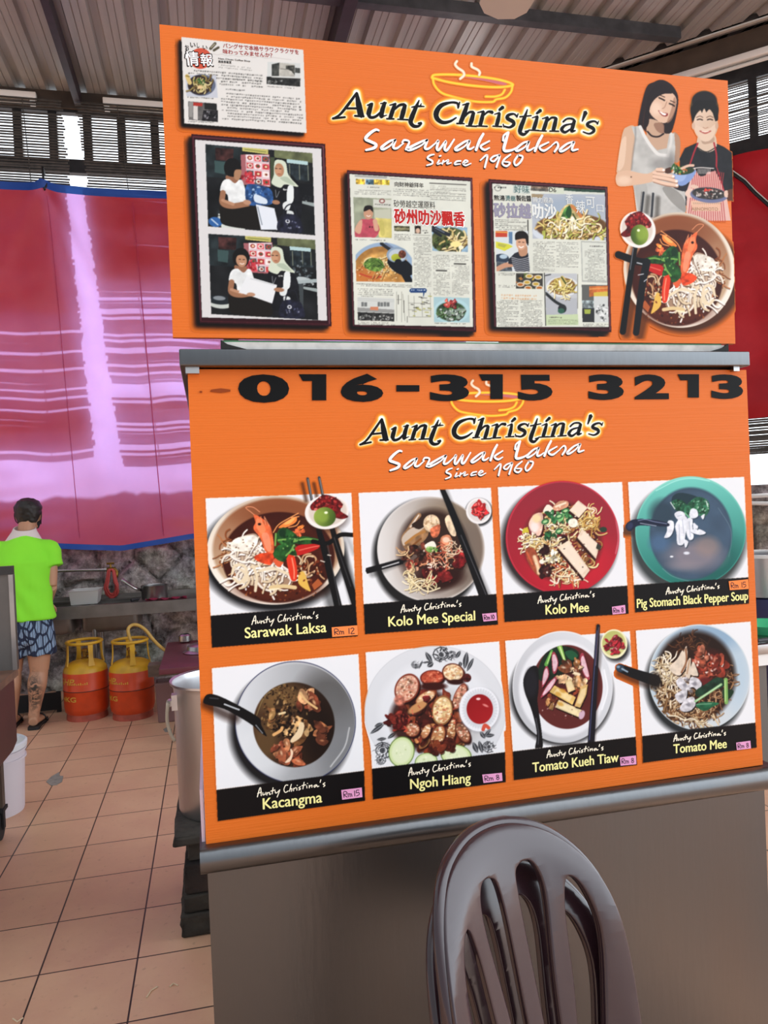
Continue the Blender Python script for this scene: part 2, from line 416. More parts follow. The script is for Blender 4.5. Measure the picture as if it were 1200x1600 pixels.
# stone wall at the back
def stone_mat():
    m = bpy.data.materials.new('rough_stone'); m.use_nodes = True; nt = m.node_tree; b = nt.nodes['Principled BSDF']; N = nt.nodes.new; L = nt.links.new
    tc = N('ShaderNodeTexCoord'); n0 = N('ShaderNodeTexNoise'); n0.inputs['Scale'].default_value = 3; L(tc.outputs['Object'], n0.inputs['Vector'])
    n = N('ShaderNodeTexNoise'); n.inputs['Scale'].default_value = 9; n.inputs['Detail'].default_value = 12; n.inputs['Roughness'].default_value = .75; L(tc.outputs['Object'], n.inputs['Vector'])
    rp = N('ShaderNodeValToRGB'); e = rp.color_ramp.elements; e[0].position = .36; e[0].color = srgb('4a4642'); e[1].position = .66; e[1].color = srgb('d2ccc2')
    q = e.new(.5); q.color = srgb('968f87'); L(n.outputs[0], rp.inputs[0])
    mx = N('ShaderNodeMix'); mx.data_type = 'RGBA'; mx.blend_type = 'OVERLAY'; mx.inputs[0].default_value = .3; L(rp.outputs[0], mx.inputs[6]); L(n0.outputs['Color'], mx.inputs[7]); 
    at = N('ShaderNodeAttribute'); at.attribute_name = 'joint'; m2 = N('ShaderNodeMix'); m2.data_type = 'RGBA'; L(at.outputs['Fac'], m2.inputs[0]); L(mx.outputs[2], m2.inputs[6]); m2.inputs[7].default_value = srgb('393430'); L(m2.outputs[2], b.inputs['Base Color'])
    b.inputs['Roughness'].default_value = .85
    bp = N('ShaderNodeBump'); bp.inputs['Strength'].default_value = .9; bp.inputs['Distance'].default_value = .03; L(n.outputs[0], bp.inputs['Height']); L(bp.outputs[0], b.inputs['Normal'])
    return m
STONE = stone_mat()
def stone_wall(name, A, B, h, depth, seed, cell=.36):
    """rubble wall face between ground points A and B: big stones standing proud of sunken joints"""
    A, B = np.array(A, float), np.array(B, float); L = np.hypot(*(B-A)); u = (B-A)/L; nrm = np.array([u[1], -u[0]])
    st = .022; nx, nz = int(L/st), int(h/st); X, Z = np.meshgrid(np.linspace(0, L, nx), np.linspace(0, h, nz))
    R = np.random.RandomState(seed); gx, gz = int(L/cell)+3, int(h/(cell*.8))+3
    pts = np.array([((i-1+R.rand())*cell, (j-1+R.rand())*cell*.8, R.rand(), R.randn()*.5, R.randn()*.5) for i in range(gx) for j in range(gz)])
    d1 = np.full(X.shape, 9.); d2 = np.full(X.shape, 9.); own = np.zeros(X.shape, int)
    wx = X+.10*(vnoise(X+9, Z+9, .16, seed)-.5); wz = Z+.10*(vnoise(X+5, Z+7, .16, seed+1)-.5)
    for k, p in enumerate(pts):
        d = np.hypot(wx-p[0], (wz-p[1])*1.15); c = d < d1
        d2 = np.where(c, d1, np.minimum(d2, d)); own = np.where(c, k, own); d1 = np.where(c, d, d1)
    e = np.clip((d2-d1)/.09, 0, 1); P = pts[own]
    out = depth*(.25+.75*P[..., 2])*np.sqrt(e)+e*.10*(P[..., 3]*(wx-P[..., 0])+P[..., 4]*(wz-P[..., 1]))/cell+.035*(vnoise(X+3, Z+3, .12, seed+2)-.5)+.02*(vnoise(X+3, Z+3, .04, seed+3)-.5)
    co = np.stack([A[0]+u[0]*X+nrm[0]*out, A[1]+u[1]*X+nrm[1]*out, Z], -1).reshape(-1, 3)
    idx = np.arange(nx*nz).reshape(nz, nx); F = np.stack([idx[:-1, :-1], idx[:-1, 1:], idx[1:, 1:], idx[1:, :-1]], -1).reshape(-1, 4)
    me = bpy.data.meshes.new(name); vs = [tuple(v) for v in co]; n0 = len(vs)
    bk = [(A[0]-nrm[0]*.22, A[1]-nrm[1]*.22), (B[0]-nrm[0]*.22, B[1]-nrm[1]*.22)]
    vs += [(bk[0][0], bk[0][1], 0), (bk[1][0], bk[1][1], 0), (bk[1][0], bk[1][1], h), (bk[0][0], bk[0][1], h)]
    fs = [tuple(q) for q in F]+[(n0+1, n0, n0+3, n0+2), tuple([n0+3]+list(idx[-1, :])[::1]+[n0+2]), ]
    me.from_pydata(vs, [], fs); me.update()
    at = me.attributes.new('joint', 'FLOAT', 'POINT'); at.data.foreach_set('value', np.concatenate([(1-np.clip(e*2.2, 0, 1)).ravel()*.55, np.zeros(4)]).astype(np.float32))
    me.materials.append(STONE); o = bpy.data.objects.new(name, me); COL.objects.link(o); structure(o)
    return o
WALL_TOP = PY(150, 729, 6.75).z
stone_wall('wall_rear', (-4.2, 6.74), (2.55, 6.74), WALL_TOP, .09, 4)
RQ = Vector((4.08, 5.13, 0)); RU = Vector((.729, -.685, 0)).normalized(); RN = Vector((-RU.y, RU.x, 0))*-1   # oblique right wall, RN points into the room
RN = Vector((-.685, -.729, 0)).normalized()
def PR(px, py, d=0.0):
    r = Vector(ray(px, py)); q = RQ+RN*d; t = (q.x*RN.x+q.y*RN.y)/(r.x*RN.x+r.y*RN.y); p = r*t; return Vector((p.x, p.y, p.z+CAMH))
zr = PR(1190, 757).z
a, b = RQ-RU*2.1, RQ+RU*2.2
stone_wall('wall_right', (a.x, a.y), (b.x, b.y), zr, .07, 9)

# ---- right side: frame of the window, roof beam, fascia
def rbox(mb, s0, s1, d0, d1, z0, z1):
    q = [RQ+RU*s+RN*d for s, d in ((s0, d0), (s1, d0), (s1, d1), (s0, d1))]
    mb.prism([Vector((p.x, p.y, z0)) for p in q], (0, 0, z1-z0))
ztr = PR(1170, 112, .0).z; zbr = PR(1170, 228).z
m = MB(); rbox(m, -2, 2.2, -.03, .03, zbr-.10, zbr+.045); rbox(m, -2, 2.2, -.03, .03, ztr-.07, ztr+.05)
s_of = lambda p: (p-RQ).dot(RU)
s0 = s_of(PR(1177, 170)); 
for k in range(-6, 7): 
    if -2 < s0+k*.31 < 2.2: rbox(m, s0+k*.31-.03, s0+k*.31+.03, -.028, .028, zbr, ztr)
structure(m.build('window_2', black))
m = MB(); rbox(m, -2.2, 2.4, -.02, .1, ztr+.07, ztr+.26); trim(5, m, mat('brown_fascia', '57493d', rough=.7, noise=(6, .5, '3c3029')))
m = MB(); rbox(m, -2.3, 2.4, .10, .24, ztr+.29, ROOF_Z); trim(6, m, black)
m = MB(); m.tube([RQ+RU*s+RN*.19+Vector((0, 0, ztr+.27)) for s in (-2.2, 2.4)], .03, 12); trim(7, m, mat('zinc_pipe', 'b8b8b4', rough=.35, metal=.8))

# ================================================================ tarpaulins and blinds
def tarp_mat(name, red, glow):
    m = bpy.data.materials.new(name); m.use_nodes = True; nt = m.node_tree; nt.nodes.clear(); N = nt.nodes.new; L = nt.links.new
    tc = N('ShaderNodeTexCoord'); n = N('ShaderNodeTexNoise'); n.inputs['Scale'].default_value = 5; n.inputs['Detail'].default_value = 6; L(tc.outputs['Object'], n.inputs['Vector'])
    rp = N('ShaderNodeValToRGB'); rp.color_ramp.elements[0].color = srgb(red); rp.color_ramp.elements[1].color = srgb(glow[1]); rp.color_ramp.elements[0].position = .4; rp.color_ramp.elements[1].position = .7; L(n.outputs[0], rp.inputs[0])
    wv = N('ShaderNodeTexChecker'); wv.inputs['Scale'].default_value = 160; L(tc.outputs['Object'], wv.inputs['Vector'])
    bp = N('ShaderNodeBump'); bp.inputs['Strength'].default_value = .15; bp.inputs['Distance'].default_value = .003; L(wv.outputs['Fac'], bp.inputs['Height'])
    d = N('ShaderNodeBsdfDiffuse'); L(rp.outputs[0], d.inputs[0]); L(bp.outputs[0], d.inputs['Normal'])
    t = N('ShaderNodeBsdfTranslucent'); t.inputs[0].default_value = srgb(glow[0])
    gl = N('ShaderNodeBsdfGlossy'); gl.inputs['Roughness'].default_value = .4
    mx = N('ShaderNodeMixShader'); mx.inputs[0].default_value = glow[2]; L(d.outputs[0], mx.inputs[1]); L(t.outputs[0], mx.inputs[2])
    m2 = N('ShaderNodeMixShader'); m2.inputs[0].default_value = .03; L(mx.outputs[0], m2.inputs[1]); L(gl.outputs[0], m2.inputs[2])
    o = N('ShaderNodeOutputMaterial'); L(m2.outputs[0], o.inputs[0]); return m
TARP = tarp_mat('red_tarpaulin_weave', 'd22c34', ('c0b4ff', 'dc444a', .36)); TARP_R = tarp_mat('deep_red_tarpaulin_weave', 'b81824', ('c01828', 'c8242e', .12))
HEM = tarp_mat('blue_hem_weave', '20489c', ('3060b0', '2a52a8', .15))
def cloth(name, mtl, fn, nu, nv, parent=None):
    m = MB(); g = [[fn(i/nu, j/nv) for i in range(nu+1)] for j in range(nv+1)]
    m.add([p for r in g for p in r], [(j*(nu+1)+i, j*(nu+1)+i+1, (j+1)*(nu+1)+i+1, (j+1)*(nu+1)+i) for j in range(nv) for i in range(nu)])
    return m.build(name, mtl, parent, smooth=True)
TY = 6.38
xl, xr = -3.6, 2.3
topz = lambda x: PY(65, 281, TY).z-.02+.05*0-(abs(x-PY(65, 281, TY).x)*.035 if x < PY(65, 281, TY).x else .012*math.sin((x-PY(65, 281, TY).x)*2.2)+.01*(x-PY(65, 281, TY).x))
_q = [PY(90, 857, TY), PY(190, 857, TY), PY(300, 842, TY)]
botz = lambda x: float(np.interp(x, [_q[0].x-1, _q[0].x, _q[1].x, _q[2].x, _q[2].x+2], [_q[0].z+.06, _q[0].z, _q[1].z-.02, _q[2].z, _q[2].z+.02]))
hk = PY(68, 285, TY)
def fold(x, z):
    dx = x-hk.x; dz = hk.z-z
    y = .018*math.sin(x*9+z*1.3)*min(1, dz*.5)+.02*math.sin(x*3.1+1+z*.8)
    for s_, w_ in ((.18, .035), (-.5, .05), (.42, .05)):
        q = dx-s_*dz
        y -= .03*math.exp(-(q/(w_+.01*dz))**2)*math.exp(-dz*.9)
    if z < 1.9: y += .014*math.sin(z*38+2*math.sin(x*2))*max(0, min(1, (1.9-z)*2))*(.5+.5*math.sin(x*2.3))
    y += .012*float(vnoise(np.array(x+20), np.array(z+20), .14, 3)-.5)
    return y
def tp(u, v, a=0.0, b=1.0):
    x = xl+(xr-xl)*u; zt_, zb_ = topz(x), botz(x); w = a+(b-a)*v; z = zt_+(zb_-zt_)*w
    return (x, TY+fold(x, z), z)
hem_t, hem_b = .022, .985
tarp = cloth('red_tarpaulin', TARP, lambda u, v: tp(u, v, hem_t, hem_b), 170, 120)
tag(tarp, 'large red tarpaulin hung from a hook in front of the rear windows', 'tarpaulin')
cloth('hem', HEM, lambda u, v: tp(u, v, 0, hem_t), 170, 3, tarp)['label'] = 'blue top hem'
cloth('hem', HEM, lambda u, v: tp(u, v, hem_b, 1), 170, 3, tarp)['label'] = 'blue bottom hem'
for xs, w in ((hk.x+.02, .006), (PY(205, 300, TY).x, .008)):                      # stitched seams
    m = MB(); pts = []
    for k in range(40):
        z = hk.z-.12-(k/39)*(hk.z-.2-botz(xs)); x = xs+(hk.z-z)*.045; pts.append((x, TY+fold(x, z)-.004, z))
    m.tube(pts, w/2, 5); m.build('seam', TARP, tarp)
m = MB(); p = PY(65, 262, TY-.03); q = PY(68, 292, TY-.04)
m.tube([(p.x-.01, p.y+.16, p.z+.02), (p.x, p.y+.04, p.z+.02), (q.x, q.y+.01, q.z+.06), (q.x, q.y, q.z), (q.x+.01, q.y-.02, q.z-.03), (q.x+.02, q.y-.01, q.z), (q.x+.02, q.y, q.z+.03)], .009, 8)
tag(m.build('tarp_hook', black, smooth=True), 'black iron hook holding up the top hem of the large tarpaulin', 'hook')

bamboo = mat('dark_bamboo', '33302c', rough=.7, noise=(20, .6, '57504a'))
R = random.Random(5)
def blind(name, x0t, x1t, x0b, x1b, Y, ztop, zbot, label, gapfn, pitch=.0225):
    m = MB(); z = ztop
    while z > zbot:
        t = (ztop-z)/(ztop-zbot); a, b = x0t+(x0b-x0t)*t+R.uniform(-.012, .012), x1t+(x1b-x1t)*t+R.uniform(-.012, .012)
        g = gapfn(t)
        if R.random() > g[0]:
            dz = R.uniform(-.003, .003); n = 7; w = pitch*g[1]*R.uniform(.85, 1.1)
            sag = R.uniform(-.004, .004)
            for k in range(n):
                xa, xb = a+(b-a)*k/n, a+(b-a)*(k+1)/n; za = z+sag*math.sin(math.pi*k/n)*2; zb2 = z+sag*math.sin(math.pi*(k+1)/n)*2
                m.beam((xa, Y, za), (xb, Y, zb2+dz*.2), .006, w, up=(0, 0, 1))
        z -= pitch
    for k in range(5):
        t = (k+.5)/5; m.beam((x0t+(x1t-x0t)*t, Y-.006, ztop), (x0b+(x1b-x0b)*t, Y-.006, zbot), .006, .006, up=(0, 1, 0))
    return tag(m.build(name, bamboo), label, 'blind', 'bamboo blinds at the rear wall')
zbl = PY(80, 700, 6.5).z; BYY = 6.50; zrt = PY(230, 712, BYY).z
blind('bamboo_blind', -3.9, PY(96, 180, BYY).x, -3.9, PY(156, 712, BYY).x, BYY, zt+.0, zbl, 'bamboo blind behind the rear windows, left of the bright gap', lambda t: (.02, .55) if t < .235 else ((.0, 1.03) if t < .62 else (.14, .93)))
blind('bamboo_blind', PY(119, 182, BYY).x, 2.3, PY(198, 722, BYY).x, 2.3, BYY, zt+.0, zrt, 'bamboo blind behind the rear windows, right of the bright gap', lambda t: (.02, .55) if t < .235 else ((.0, 1.03) if t < .50 else ((.42, .8) if t < .8 else (.28, .84))))

# right: tarpaulin, blind, lamp
def rp(s, z, d): return RQ+RU*s+RN*d+Vector((0, 0, z))
z1 = PR(1170, 243, .08).z; z2 = PR(1185, 653, .08).z
rt = cloth('red_tarpaulin', TARP_R, lambda u, v: tuple(rp(-1.9+4*u, z1+(z2-z1)*v, .11+.02*math.sin(u*40+v*4)+.02*math.sin(u*17-v*9)+.03*float(vnoise(np.array(u*4+5), np.array(v*3+5), .3, 8)-.5))), 90, 60)
tag(rt, 'plain deep red tarpaulin on the oblique wall right of the stall', 'tarpaulin')
m = MB(); zb1, zb2 = PR(1185, 640, .02).z, PR(1185, 712, .02).z; z = ztr-.03
while z > zb2:
    wv_ = .009 if z > zbr-.12 else .016
    m.add([], []); a_, b_ = rp(-1.9, z+R.uniform(-.004, .004), .02+R.uniform(-.01, .01)), rp(2.1, z+R.uniform(-.004, .004), .02+R.uniform(-.01, .01)); m.beam(a_, b_, .008, wv_, up=(0, 0, 1)); z -= .0175
tag(m.build('bamboo_blind', mat('grey_bamboo', '5a5650', rough=.7, noise=(16, .7, '2c2a27'))), 'weathered grey bamboo blind below the deep red tarpaulin, right edge', 'blind', 'bamboo blinds at the rear wall')
white = mat('white_enamel', 'f0f0ec', rough=.4); glassw = mat('frosted_tube', 'e4e6e2', rough=.25)
def batten(p, q, label):
    p, q = Vector(p), Vector(q); d = (q-p).normalized()
    t = thing('fluorescent_lamp', label, 'lamp', (p+q)/2, 'fluorescent lamps under the roof edge')
    m = MB(); m.beam(p, q, .055, .05); m.build('housing', white, t, bevel=.006)
    m = MB(); m.tube([p+Vector((0, 0, -.055))+d*.05, q+Vector((0, 0, -.055))-d*.05], .014, 10); m.build('tube', glassw, t, smooth='auto')
    for e, s_ in ((p, 1), (q, -1)): m = MB(); m.beam(e+Vector((0, 0, -.045))+d*s_*.01, e+Vector((0, 0, -.045))+d*s_*.05, .03, .06); m.build('lamp_holder', white, t)
pa, pb = PY(-120, 142, 6.53), PY(57, 153, 6.53); batten((pa.x, 6.53, PY(100, 154, 6.53).z), (pb.x, 6.53, PY(100, 154, 6.53).z), 'white fluorescent batten above the rear windows at the left edge')
pa, pb = PY(161, 160, 6.53), PY(420, 175, 6.53); batten((pa.x, 6.53, PY(100, 154, 6.53).z), (pb.x, 6.53, PY(100, 154, 6.53).z), 'white fluorescent batten above the rear windows beside the upper board')
z = PR(1130, 100, .13).z; batten(rp(s_of(PR(1045, 122, .13)), z, .13), rp(s_of(PR(1260, 55, .13)), z, .13), 'white fluorescent batten above the window right of the upper board')
# cable across the right tarpaulin
cp = [rp(s_of(PR(x, y, .2)), PR(x, y, .2).z, .2) for x, y in ((1090, 240), (1120, 255), (1146, 272), (1163, 284), (1180, 302), (1200, 320), (1240, 360))]
m = MB(); m.tube(cp, .013, 8); cb = tag(m.build('cable', mat('black_cable', '141416', rough=.4), smooth=True), 'black cable slanting down across the deep red tarpaulin', 'cable')
m = MB(); m.tube([Vector(c)+Vector((.003, -.004, .016)) for c in cp], .005, 8); m.build('cord', mat('white_cord', 'd8d8d4', rough=.5), cb, smooth=True)

# ceiling fan above the stall (only a blade tip dips into view)
FX, FY, FZ = 1.22, 2.28, 3.48
fan = thing('ceiling_fan', 'grey ceiling fan, one blade tip showing over the upper board', 'fan', (FX, FY, FZ))
fm = mat('grey_fan_enamel', 'c4beb4', rough=.4)
m = MB(); m.lathe([(.02, -.08), (.1, -.07), (.125, -.02), (.125, .04), (.09, .08), (.03, .09)], (FX, FY, FZ)); m.build('motor', fm, fan, smooth='auto')
m = MB(); m.tube([(FX, FY, FZ+.08), (FX, FY, ROOF_Z)], .013, 10); m.build('down_rod', fm, fan, smooth='auto')
m = MB(); m.lathe([(.015, -.09), (.07, -.02), (.075, 0)], (FX, FY, ROOF_Z)); m.build('canopy', fm, fan, smooth='auto')
for k in range(3):
    a = math.radians(86+120*k); c, s_ = math.cos(a), math.sin(a); P = []
    for r, w in ((.12, .03), (.2, .06), (.35, .085), (.50, .105), (.6, .10), (.65, .065)):
        P.append((r, w))
    out = [(r, -w) for r, w in P]+[(.67, 0)]+[(r, w) for r, w in reversed(P)]
    m = MB(); m.prism([(FX+r*c-w*s_, FY+r*s_+w*c, FZ-.03+w*.12) for r, w in out], (0, 0, .006)); m.build('blade', fm, fan)
# ---------------------------------------------------------------- the printed pictures (drawn in their own flat plane)
ORANGE = (214, 106, 30)
WHITE = (226, 228, 230)
def canvas(x0, y0, x1, y1):
    cv = Cv(x0, y0, x1, y1); cv.a[:] = C3(ORANGE); return cv

def laksa(cv):
    """bowl of laksa in a 1200 x 1050 frame"""
    e, l, p = cv.ell, cv.line, cv.poly
    e(578, 598, 538, 425, 'cfc2ad', rot=-3, lin=(-.5, .9, 'efe6d8'))
    e(585, 585, 500, 392, 'c9b596', rot=-3, lin=(.2, -1, '8a4f30'), soft=20)
    e(610, 330, 330, 120, '7a3f22', al=.55, soft=80)
    e(600, 655, 440, 355, '4a1a0e', rot=-3, soft=12, col2='38120a', mot=(.5, 60))
    e(600, 900, 330, 95, '54200f', soft=60, al=.8)
    cv.specks((600, 940, 300, 60), 40, 9, ['7a3418', '9a5a30', '2a0d06'])
    for _ in range(2): cv.noodles((220, 610, 60, 150), 14, 120, 10, ['b5764a', '8a4a26', 'c59a70'])
    p([(240, 580), (300, 500), (420, 470), (470, 560), (500, 690), (430, 870), (330, 840), (250, 760), (235, 660)], 'c9b79f', al=.75, sm=True)
    p([(430, 700), (560, 700), (690, 800), (700, 870), (560, 900), (430, 870)], 'bfa98c', al=.7, sm=True)
    cv.noodles((360, 620, 120, 130), 55, 130, 15, ['f2ece2', 'e6dccb', 'fbf8f2', 'd9cab2'])
    cv.noodles((460, 780, 240, 100), 60, 150, 15, ['f2ece2', 'e6dccb', 'd8c3a0', 'fbf8f2'])
    p([(225, 580), (260, 510), (400, 480), (440, 520), (400, 590), (290, 610)], 'efe7d8', sm=True, mot=(.25, 30))
    cv.specks((350, 570, 90, 60), 14, 7, ['6a4a30'])
    for q in ([(240, 780), (260, 720), (330, 720), (350, 780), (300, 850), (250, 820)], [(310, 750), (360, 800), (330, 850)], [(400, 720), (430, 800), (420, 915)], [(450, 760), (560, 740), (690, 790)]):
        l(q, 22, 'e0cfae')
    l([(540, 890), (640, 880), (730, 890)], 30, 'd9bf8c'); l([(530, 905), (600, 900)], 12, 'f2e2bc')
    cv.noodles((840, 730, 90, 60), 12, 110, 12, ['c59a70', 'a87a52', 'e0c8a0'])
    p([(760, 780), (800, 770), (835, 870), (850, 920), (790, 890), (755, 850)], 'dcb050', sm=True)
    p([(860, 870), (910, 820), (945, 860), (880, 910)], 'a8552c')
    cv.specks((850, 760, 110, 110), 30, 12, ['2a0d06', '6e2a14', '8a4020'])
    # prawn
    p([(405, 320), (440, 330), (530, 400), (560, 520), (560, 620), (500, 610), (455, 500), (405, 430), (420, 380)], 'e0663a', sm=True, mot=(.35, 40))
    p([(430, 350), (470, 370), (500, 440), (470, 470), (430, 420)], 'f08a5a', sm=True, al=.8)
    p([(470, 480), (520, 470), (545, 590), (510, 600)], 'f29a78', sm=True, al=.7)
    for q in ([(410, 320), (385, 300), (345, 265), (400, 262), (455, 300)], [(500, 400), (490, 335)], [(530, 410), (495, 345)], [(470, 380), (462, 335)]): l(q, 5, 'ee9a70')
    e(452, 395, 13, 10, '1c0c08')
    p([(410, 650), (480, 620), (560, 630), (545, 710), (450, 690)], 'c8401e', sm=True, mot=(.5, 30))
    p([(560, 680), (600, 650), (640, 690), (600, 730)], 'd95a34', sm=True)
    p([(600, 420), (680, 360), (740, 340), (735, 380), (660, 420)], 'e8823a', sm=True); p([(640, 395), (700, 355), (730, 350), (690, 390)], 'f5b060', sm=True)
    for q in ([(560, 460), (600, 400), (680, 350), (755, 310)], [(680, 420), (740, 405), (765, 370)], [(700, 345), (760, 335)]): l(q, 8, 'e89a5a')
    cv.chunks((760, 450, 45, 35), 8, 16, ['e8823a', 'f2d0a0', 'e0663a'])
    # greens and chilli
    p([(740, 570), (850, 550), (925, 560), (880, 600), (740, 640)], 'b81f1c', sm=True); l([(760, 600), (860, 575), (915, 565)], 8, 'e06a58')
    p([(665, 640), (720, 640), (745, 740), (740, 830), (700, 830), (675, 740)], 'd8361e', sm=True); l([(705, 660), (722, 750), (722, 820)], 10, 'f08a6a')
    for q in ([(590, 460), (640, 420), (720, 460), (760, 520), (700, 560), (600, 540)], [(560, 640), (600, 560), (700, 560), (745, 640), (690, 620), (640, 690)], [(700, 520), (800, 490), (930, 520), (850, 550), (720, 545)], [(640, 560), (720, 580), (740, 640), (660, 620)]):
        p(q, '1f4a20', sm=True, mot=(.6, 30))
    for q in ([(600, 520), (655, 515)], [(720, 530), (820, 510), (920, 525)], [(660, 640), (700, 600), (720, 560)], [(575, 560), (580, 470)]): l(q, 14, '6fa04a')
    e(630, 465, 28, 32, '12301a', soft=8); cv.specks((690, 540, 90, 60), 22, 10, ['3d7a36', '0e2a14', '7fb060'])

def laksa_side(cv):
    e, l, p = cv.ell, cv.line, cv.poly
    e(978, 300, 172, 134, 'e9e4de', rot=-8); e(985, 295, 150, 112, 'd2c5b8', rot=-8, soft=10)
    p([(850, 250), (900, 200), (960, 165), (1050, 190), (1100, 240), (1085, 290), (1145, 335), (1090, 355), (1000, 330), (900, 290), (860, 285)], '6a1214', sm=True, mot=(.8, 22))
    cv.setclip([(850, 180), (1150, 180), (1150, 350), (850, 330)])
    cv.specks((985, 240, 120, 65), 45, 11, ['8f1d1d', '4a0c0e', 'b03a34', 'd8786a'])
    cv.setclip(None)
    e(962, 338, 86, 76, '2f4a16', lin=(-.8, -.2, '9ab04a')); e(945, 335, 45, 46, '8aa540', soft=25, al=.7); e(972, 305, 14, 10, 'e8f2c8', soft=5)

def card(cv, q, band):
    cv.view(0, 0, 1)
    cv.poly(q, (238, 226, 214)); 
    i = lambda P, c, k: [((x-c[0])*k+c[0], (y-c[1])*k+c[1]) for x, y in P]
    c = (sum(x for x, y in q)/4, sum(y for x, y in q)/4)
    cv.poly(i(q, c, .992), WHITE)
    return band

def caption(cv, band):
    cv.view(0, 0, 1); cv.setclip(None)
    cv.poly(band, (9, 8, 10))

CARDS = [  # photo corners TL TR BR BL, caption corners BR BL
    [(321, 778.5), (549, 770), (556, 944), (329, 962), (559, 994), (331, 1012)],
    [(560, 770), (767, 762), (775.5, 928), (568, 944), (778, 976), (570, 991)],
    [(777.6, 761), (972, 753), (980, 915), (786, 929), (982, 959), (788, 972)],
    [(981, 753), (1162.6, 745), (1169, 902), (990, 914), (1170, 943), (992, 957)],
    [(331, 1044), (560, 1021.6), (569, 1204), (338, 1234), (570.4, 1251), (340, 1283)],
    [(571, 1019), (780, 1002), (789, 1175), (581, 1201), (790, 1222), (582.4, 1249)],
    [(789, 1001), (984, 986), (993, 1151), (801, 1174), (995, 1195), (802.5, 1219)],
    [(993, 985), (1172.5, 971), (1180, 1129), (1003, 1150), (1182, 1168), (1004, 1192)]]
def start(k, x0, y0, x1, y1):
    cv = canvas(x0, y0, x1, y1); c = CARDS[k]
    card(cv, c[:4], None)
    return cv, c[:4], [c[3], c[2], c[4], c[5]]

def pic_laksa():
    cv, q, b = start(0, 314, 738, 566, 1018)
    cv.view(315, 740, 5)
    qq = (np.array(q)-[315, 740])*5
    cv.setclip(qq)
    cv.ell(560, 650, 560, 430, '08080a', soft=60, al=.95)
    cv.line([(1040, 470), (1120, 480), (1190, 620)], 40, '30302c', al=.25, soft=30)
    cv.line([(830, 500), (930, 750), (1030, 1060)], 90, '000000', al=.5, soft=50)
    cv.line([(1080, 560), (1150, 820), (1200, 1000)], 70, '000000', al=.7, soft=40)
    laksa(cv)
    cv.line([(870, 530), (985, 545), (1080, 480), (1190, 480)], 34, '0a0a0a')
    cv.setclip(None)
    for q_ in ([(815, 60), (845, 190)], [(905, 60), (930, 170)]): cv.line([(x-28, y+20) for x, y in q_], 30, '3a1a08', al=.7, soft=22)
    cv.line([(828, 40), (860, 205)], 22, '3a3a3c'); cv.line([(918, 32), (945, 165)], 22, '3a3a3c')
    cv.line([(832, 45), (862, 200)], 6, '8a8a88'); cv.line([(922, 38), (948, 160)], 6, '8a8a88')
    cv.setclip(qq)
    cv.line([(915, 440), (970, 640), (1070, 1050)], 42, '0c0c0d', w2=62); cv.line([(1020, 430), (1080, 640), (1200, 1010)], 40, '0c0c0d', w2=62)
    cv.line([(985, 560), (1080, 1040)], 8, '4a4a4c', al=.7); cv.line([(1035, 500), (1165, 880)], 7, '4a4a4c', al=.7)
    cv.line([(930, 680), (960, 690)], 8, 'd8d0c0'); cv.line([(985, 635), (1010, 640)], 8, 'd8d0c0')
    cv.setclip(None)
    cv.ell(985, 345, 160, 110, '200c06', al=.5, soft=40)
    laksa_side(cv)
    caption(cv, b); return cv

def pic_upper_bowl():
    cv = canvas(950, 290, 1152, 532); under = pic_portrait()      # its soft shadow falls over the portrait
    j0, i0 = int((cv.y0-under.y0)*cv.S), int((under.x0-cv.x0)*cv.S); hh, ww = min(under.H-j0, cv.H), min(under.W, cv.W-i0)
    mk = (under.m[j0:j0+hh, :ww] > .5)[..., None]; cv.a[:hh, i0:i0+ww] = np.where(mk, under.a[j0:j0+hh, :ww], cv.a[:hh, i0:i0+ww])
    v = lambda: cv.view(955, 295, 6)
    v(); cv.setclip([(0, 0), (1130, 0), (1165, 1410), (0, 1410)])
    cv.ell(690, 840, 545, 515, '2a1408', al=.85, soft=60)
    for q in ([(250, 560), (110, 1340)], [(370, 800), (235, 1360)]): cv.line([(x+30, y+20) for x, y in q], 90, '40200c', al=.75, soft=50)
    for q in ([(300, 60), (285, 200)], [(390, 70), (380, 250)]): cv.line([(x+45, y+20) for x, y in q], 44, '3a3630', al=.6, soft=30)
    for q in ([(300, 38), (280, 220)], [(390, 48), (375, 260)]): cv.line(q, 22, '34363a')
    # mirrored frame of the same dish
    sx, sy = -.973/6, 1.27/6
    cv.affine([[sx, 0], [0, sy]], [955+(250+.973*975)/6, 295+(385-1.27*300)/6])
    laksa(cv)
    v()
    cv.line([(65, 620), (240, 680), (330, 690)], 70, '0b0b0c'); cv.line([(240, 695), (300, 710)], 12, 'b0b4b8')
    cv.line([(225, 540), (180, 800), (105, 1340)], 44, '0b0b0c', w2=60); cv.line([(330, 690), (290, 900), (230, 1350)], 74, '101014', w2=60)
    cv.line([(205, 560), (175, 760)], 8, '70767c'); cv.line([(250, 810), (300, 800)], 8, 'c8ccd0'); cv.line([(305, 870), (330, 850)], 8, 'c8ccd0')
    cv.affine([[sx, 0], [0, sy]], [955+(250+.973*975)/6, 295+(385-1.27*300)/6])
    laksa_side(cv)
    return cv

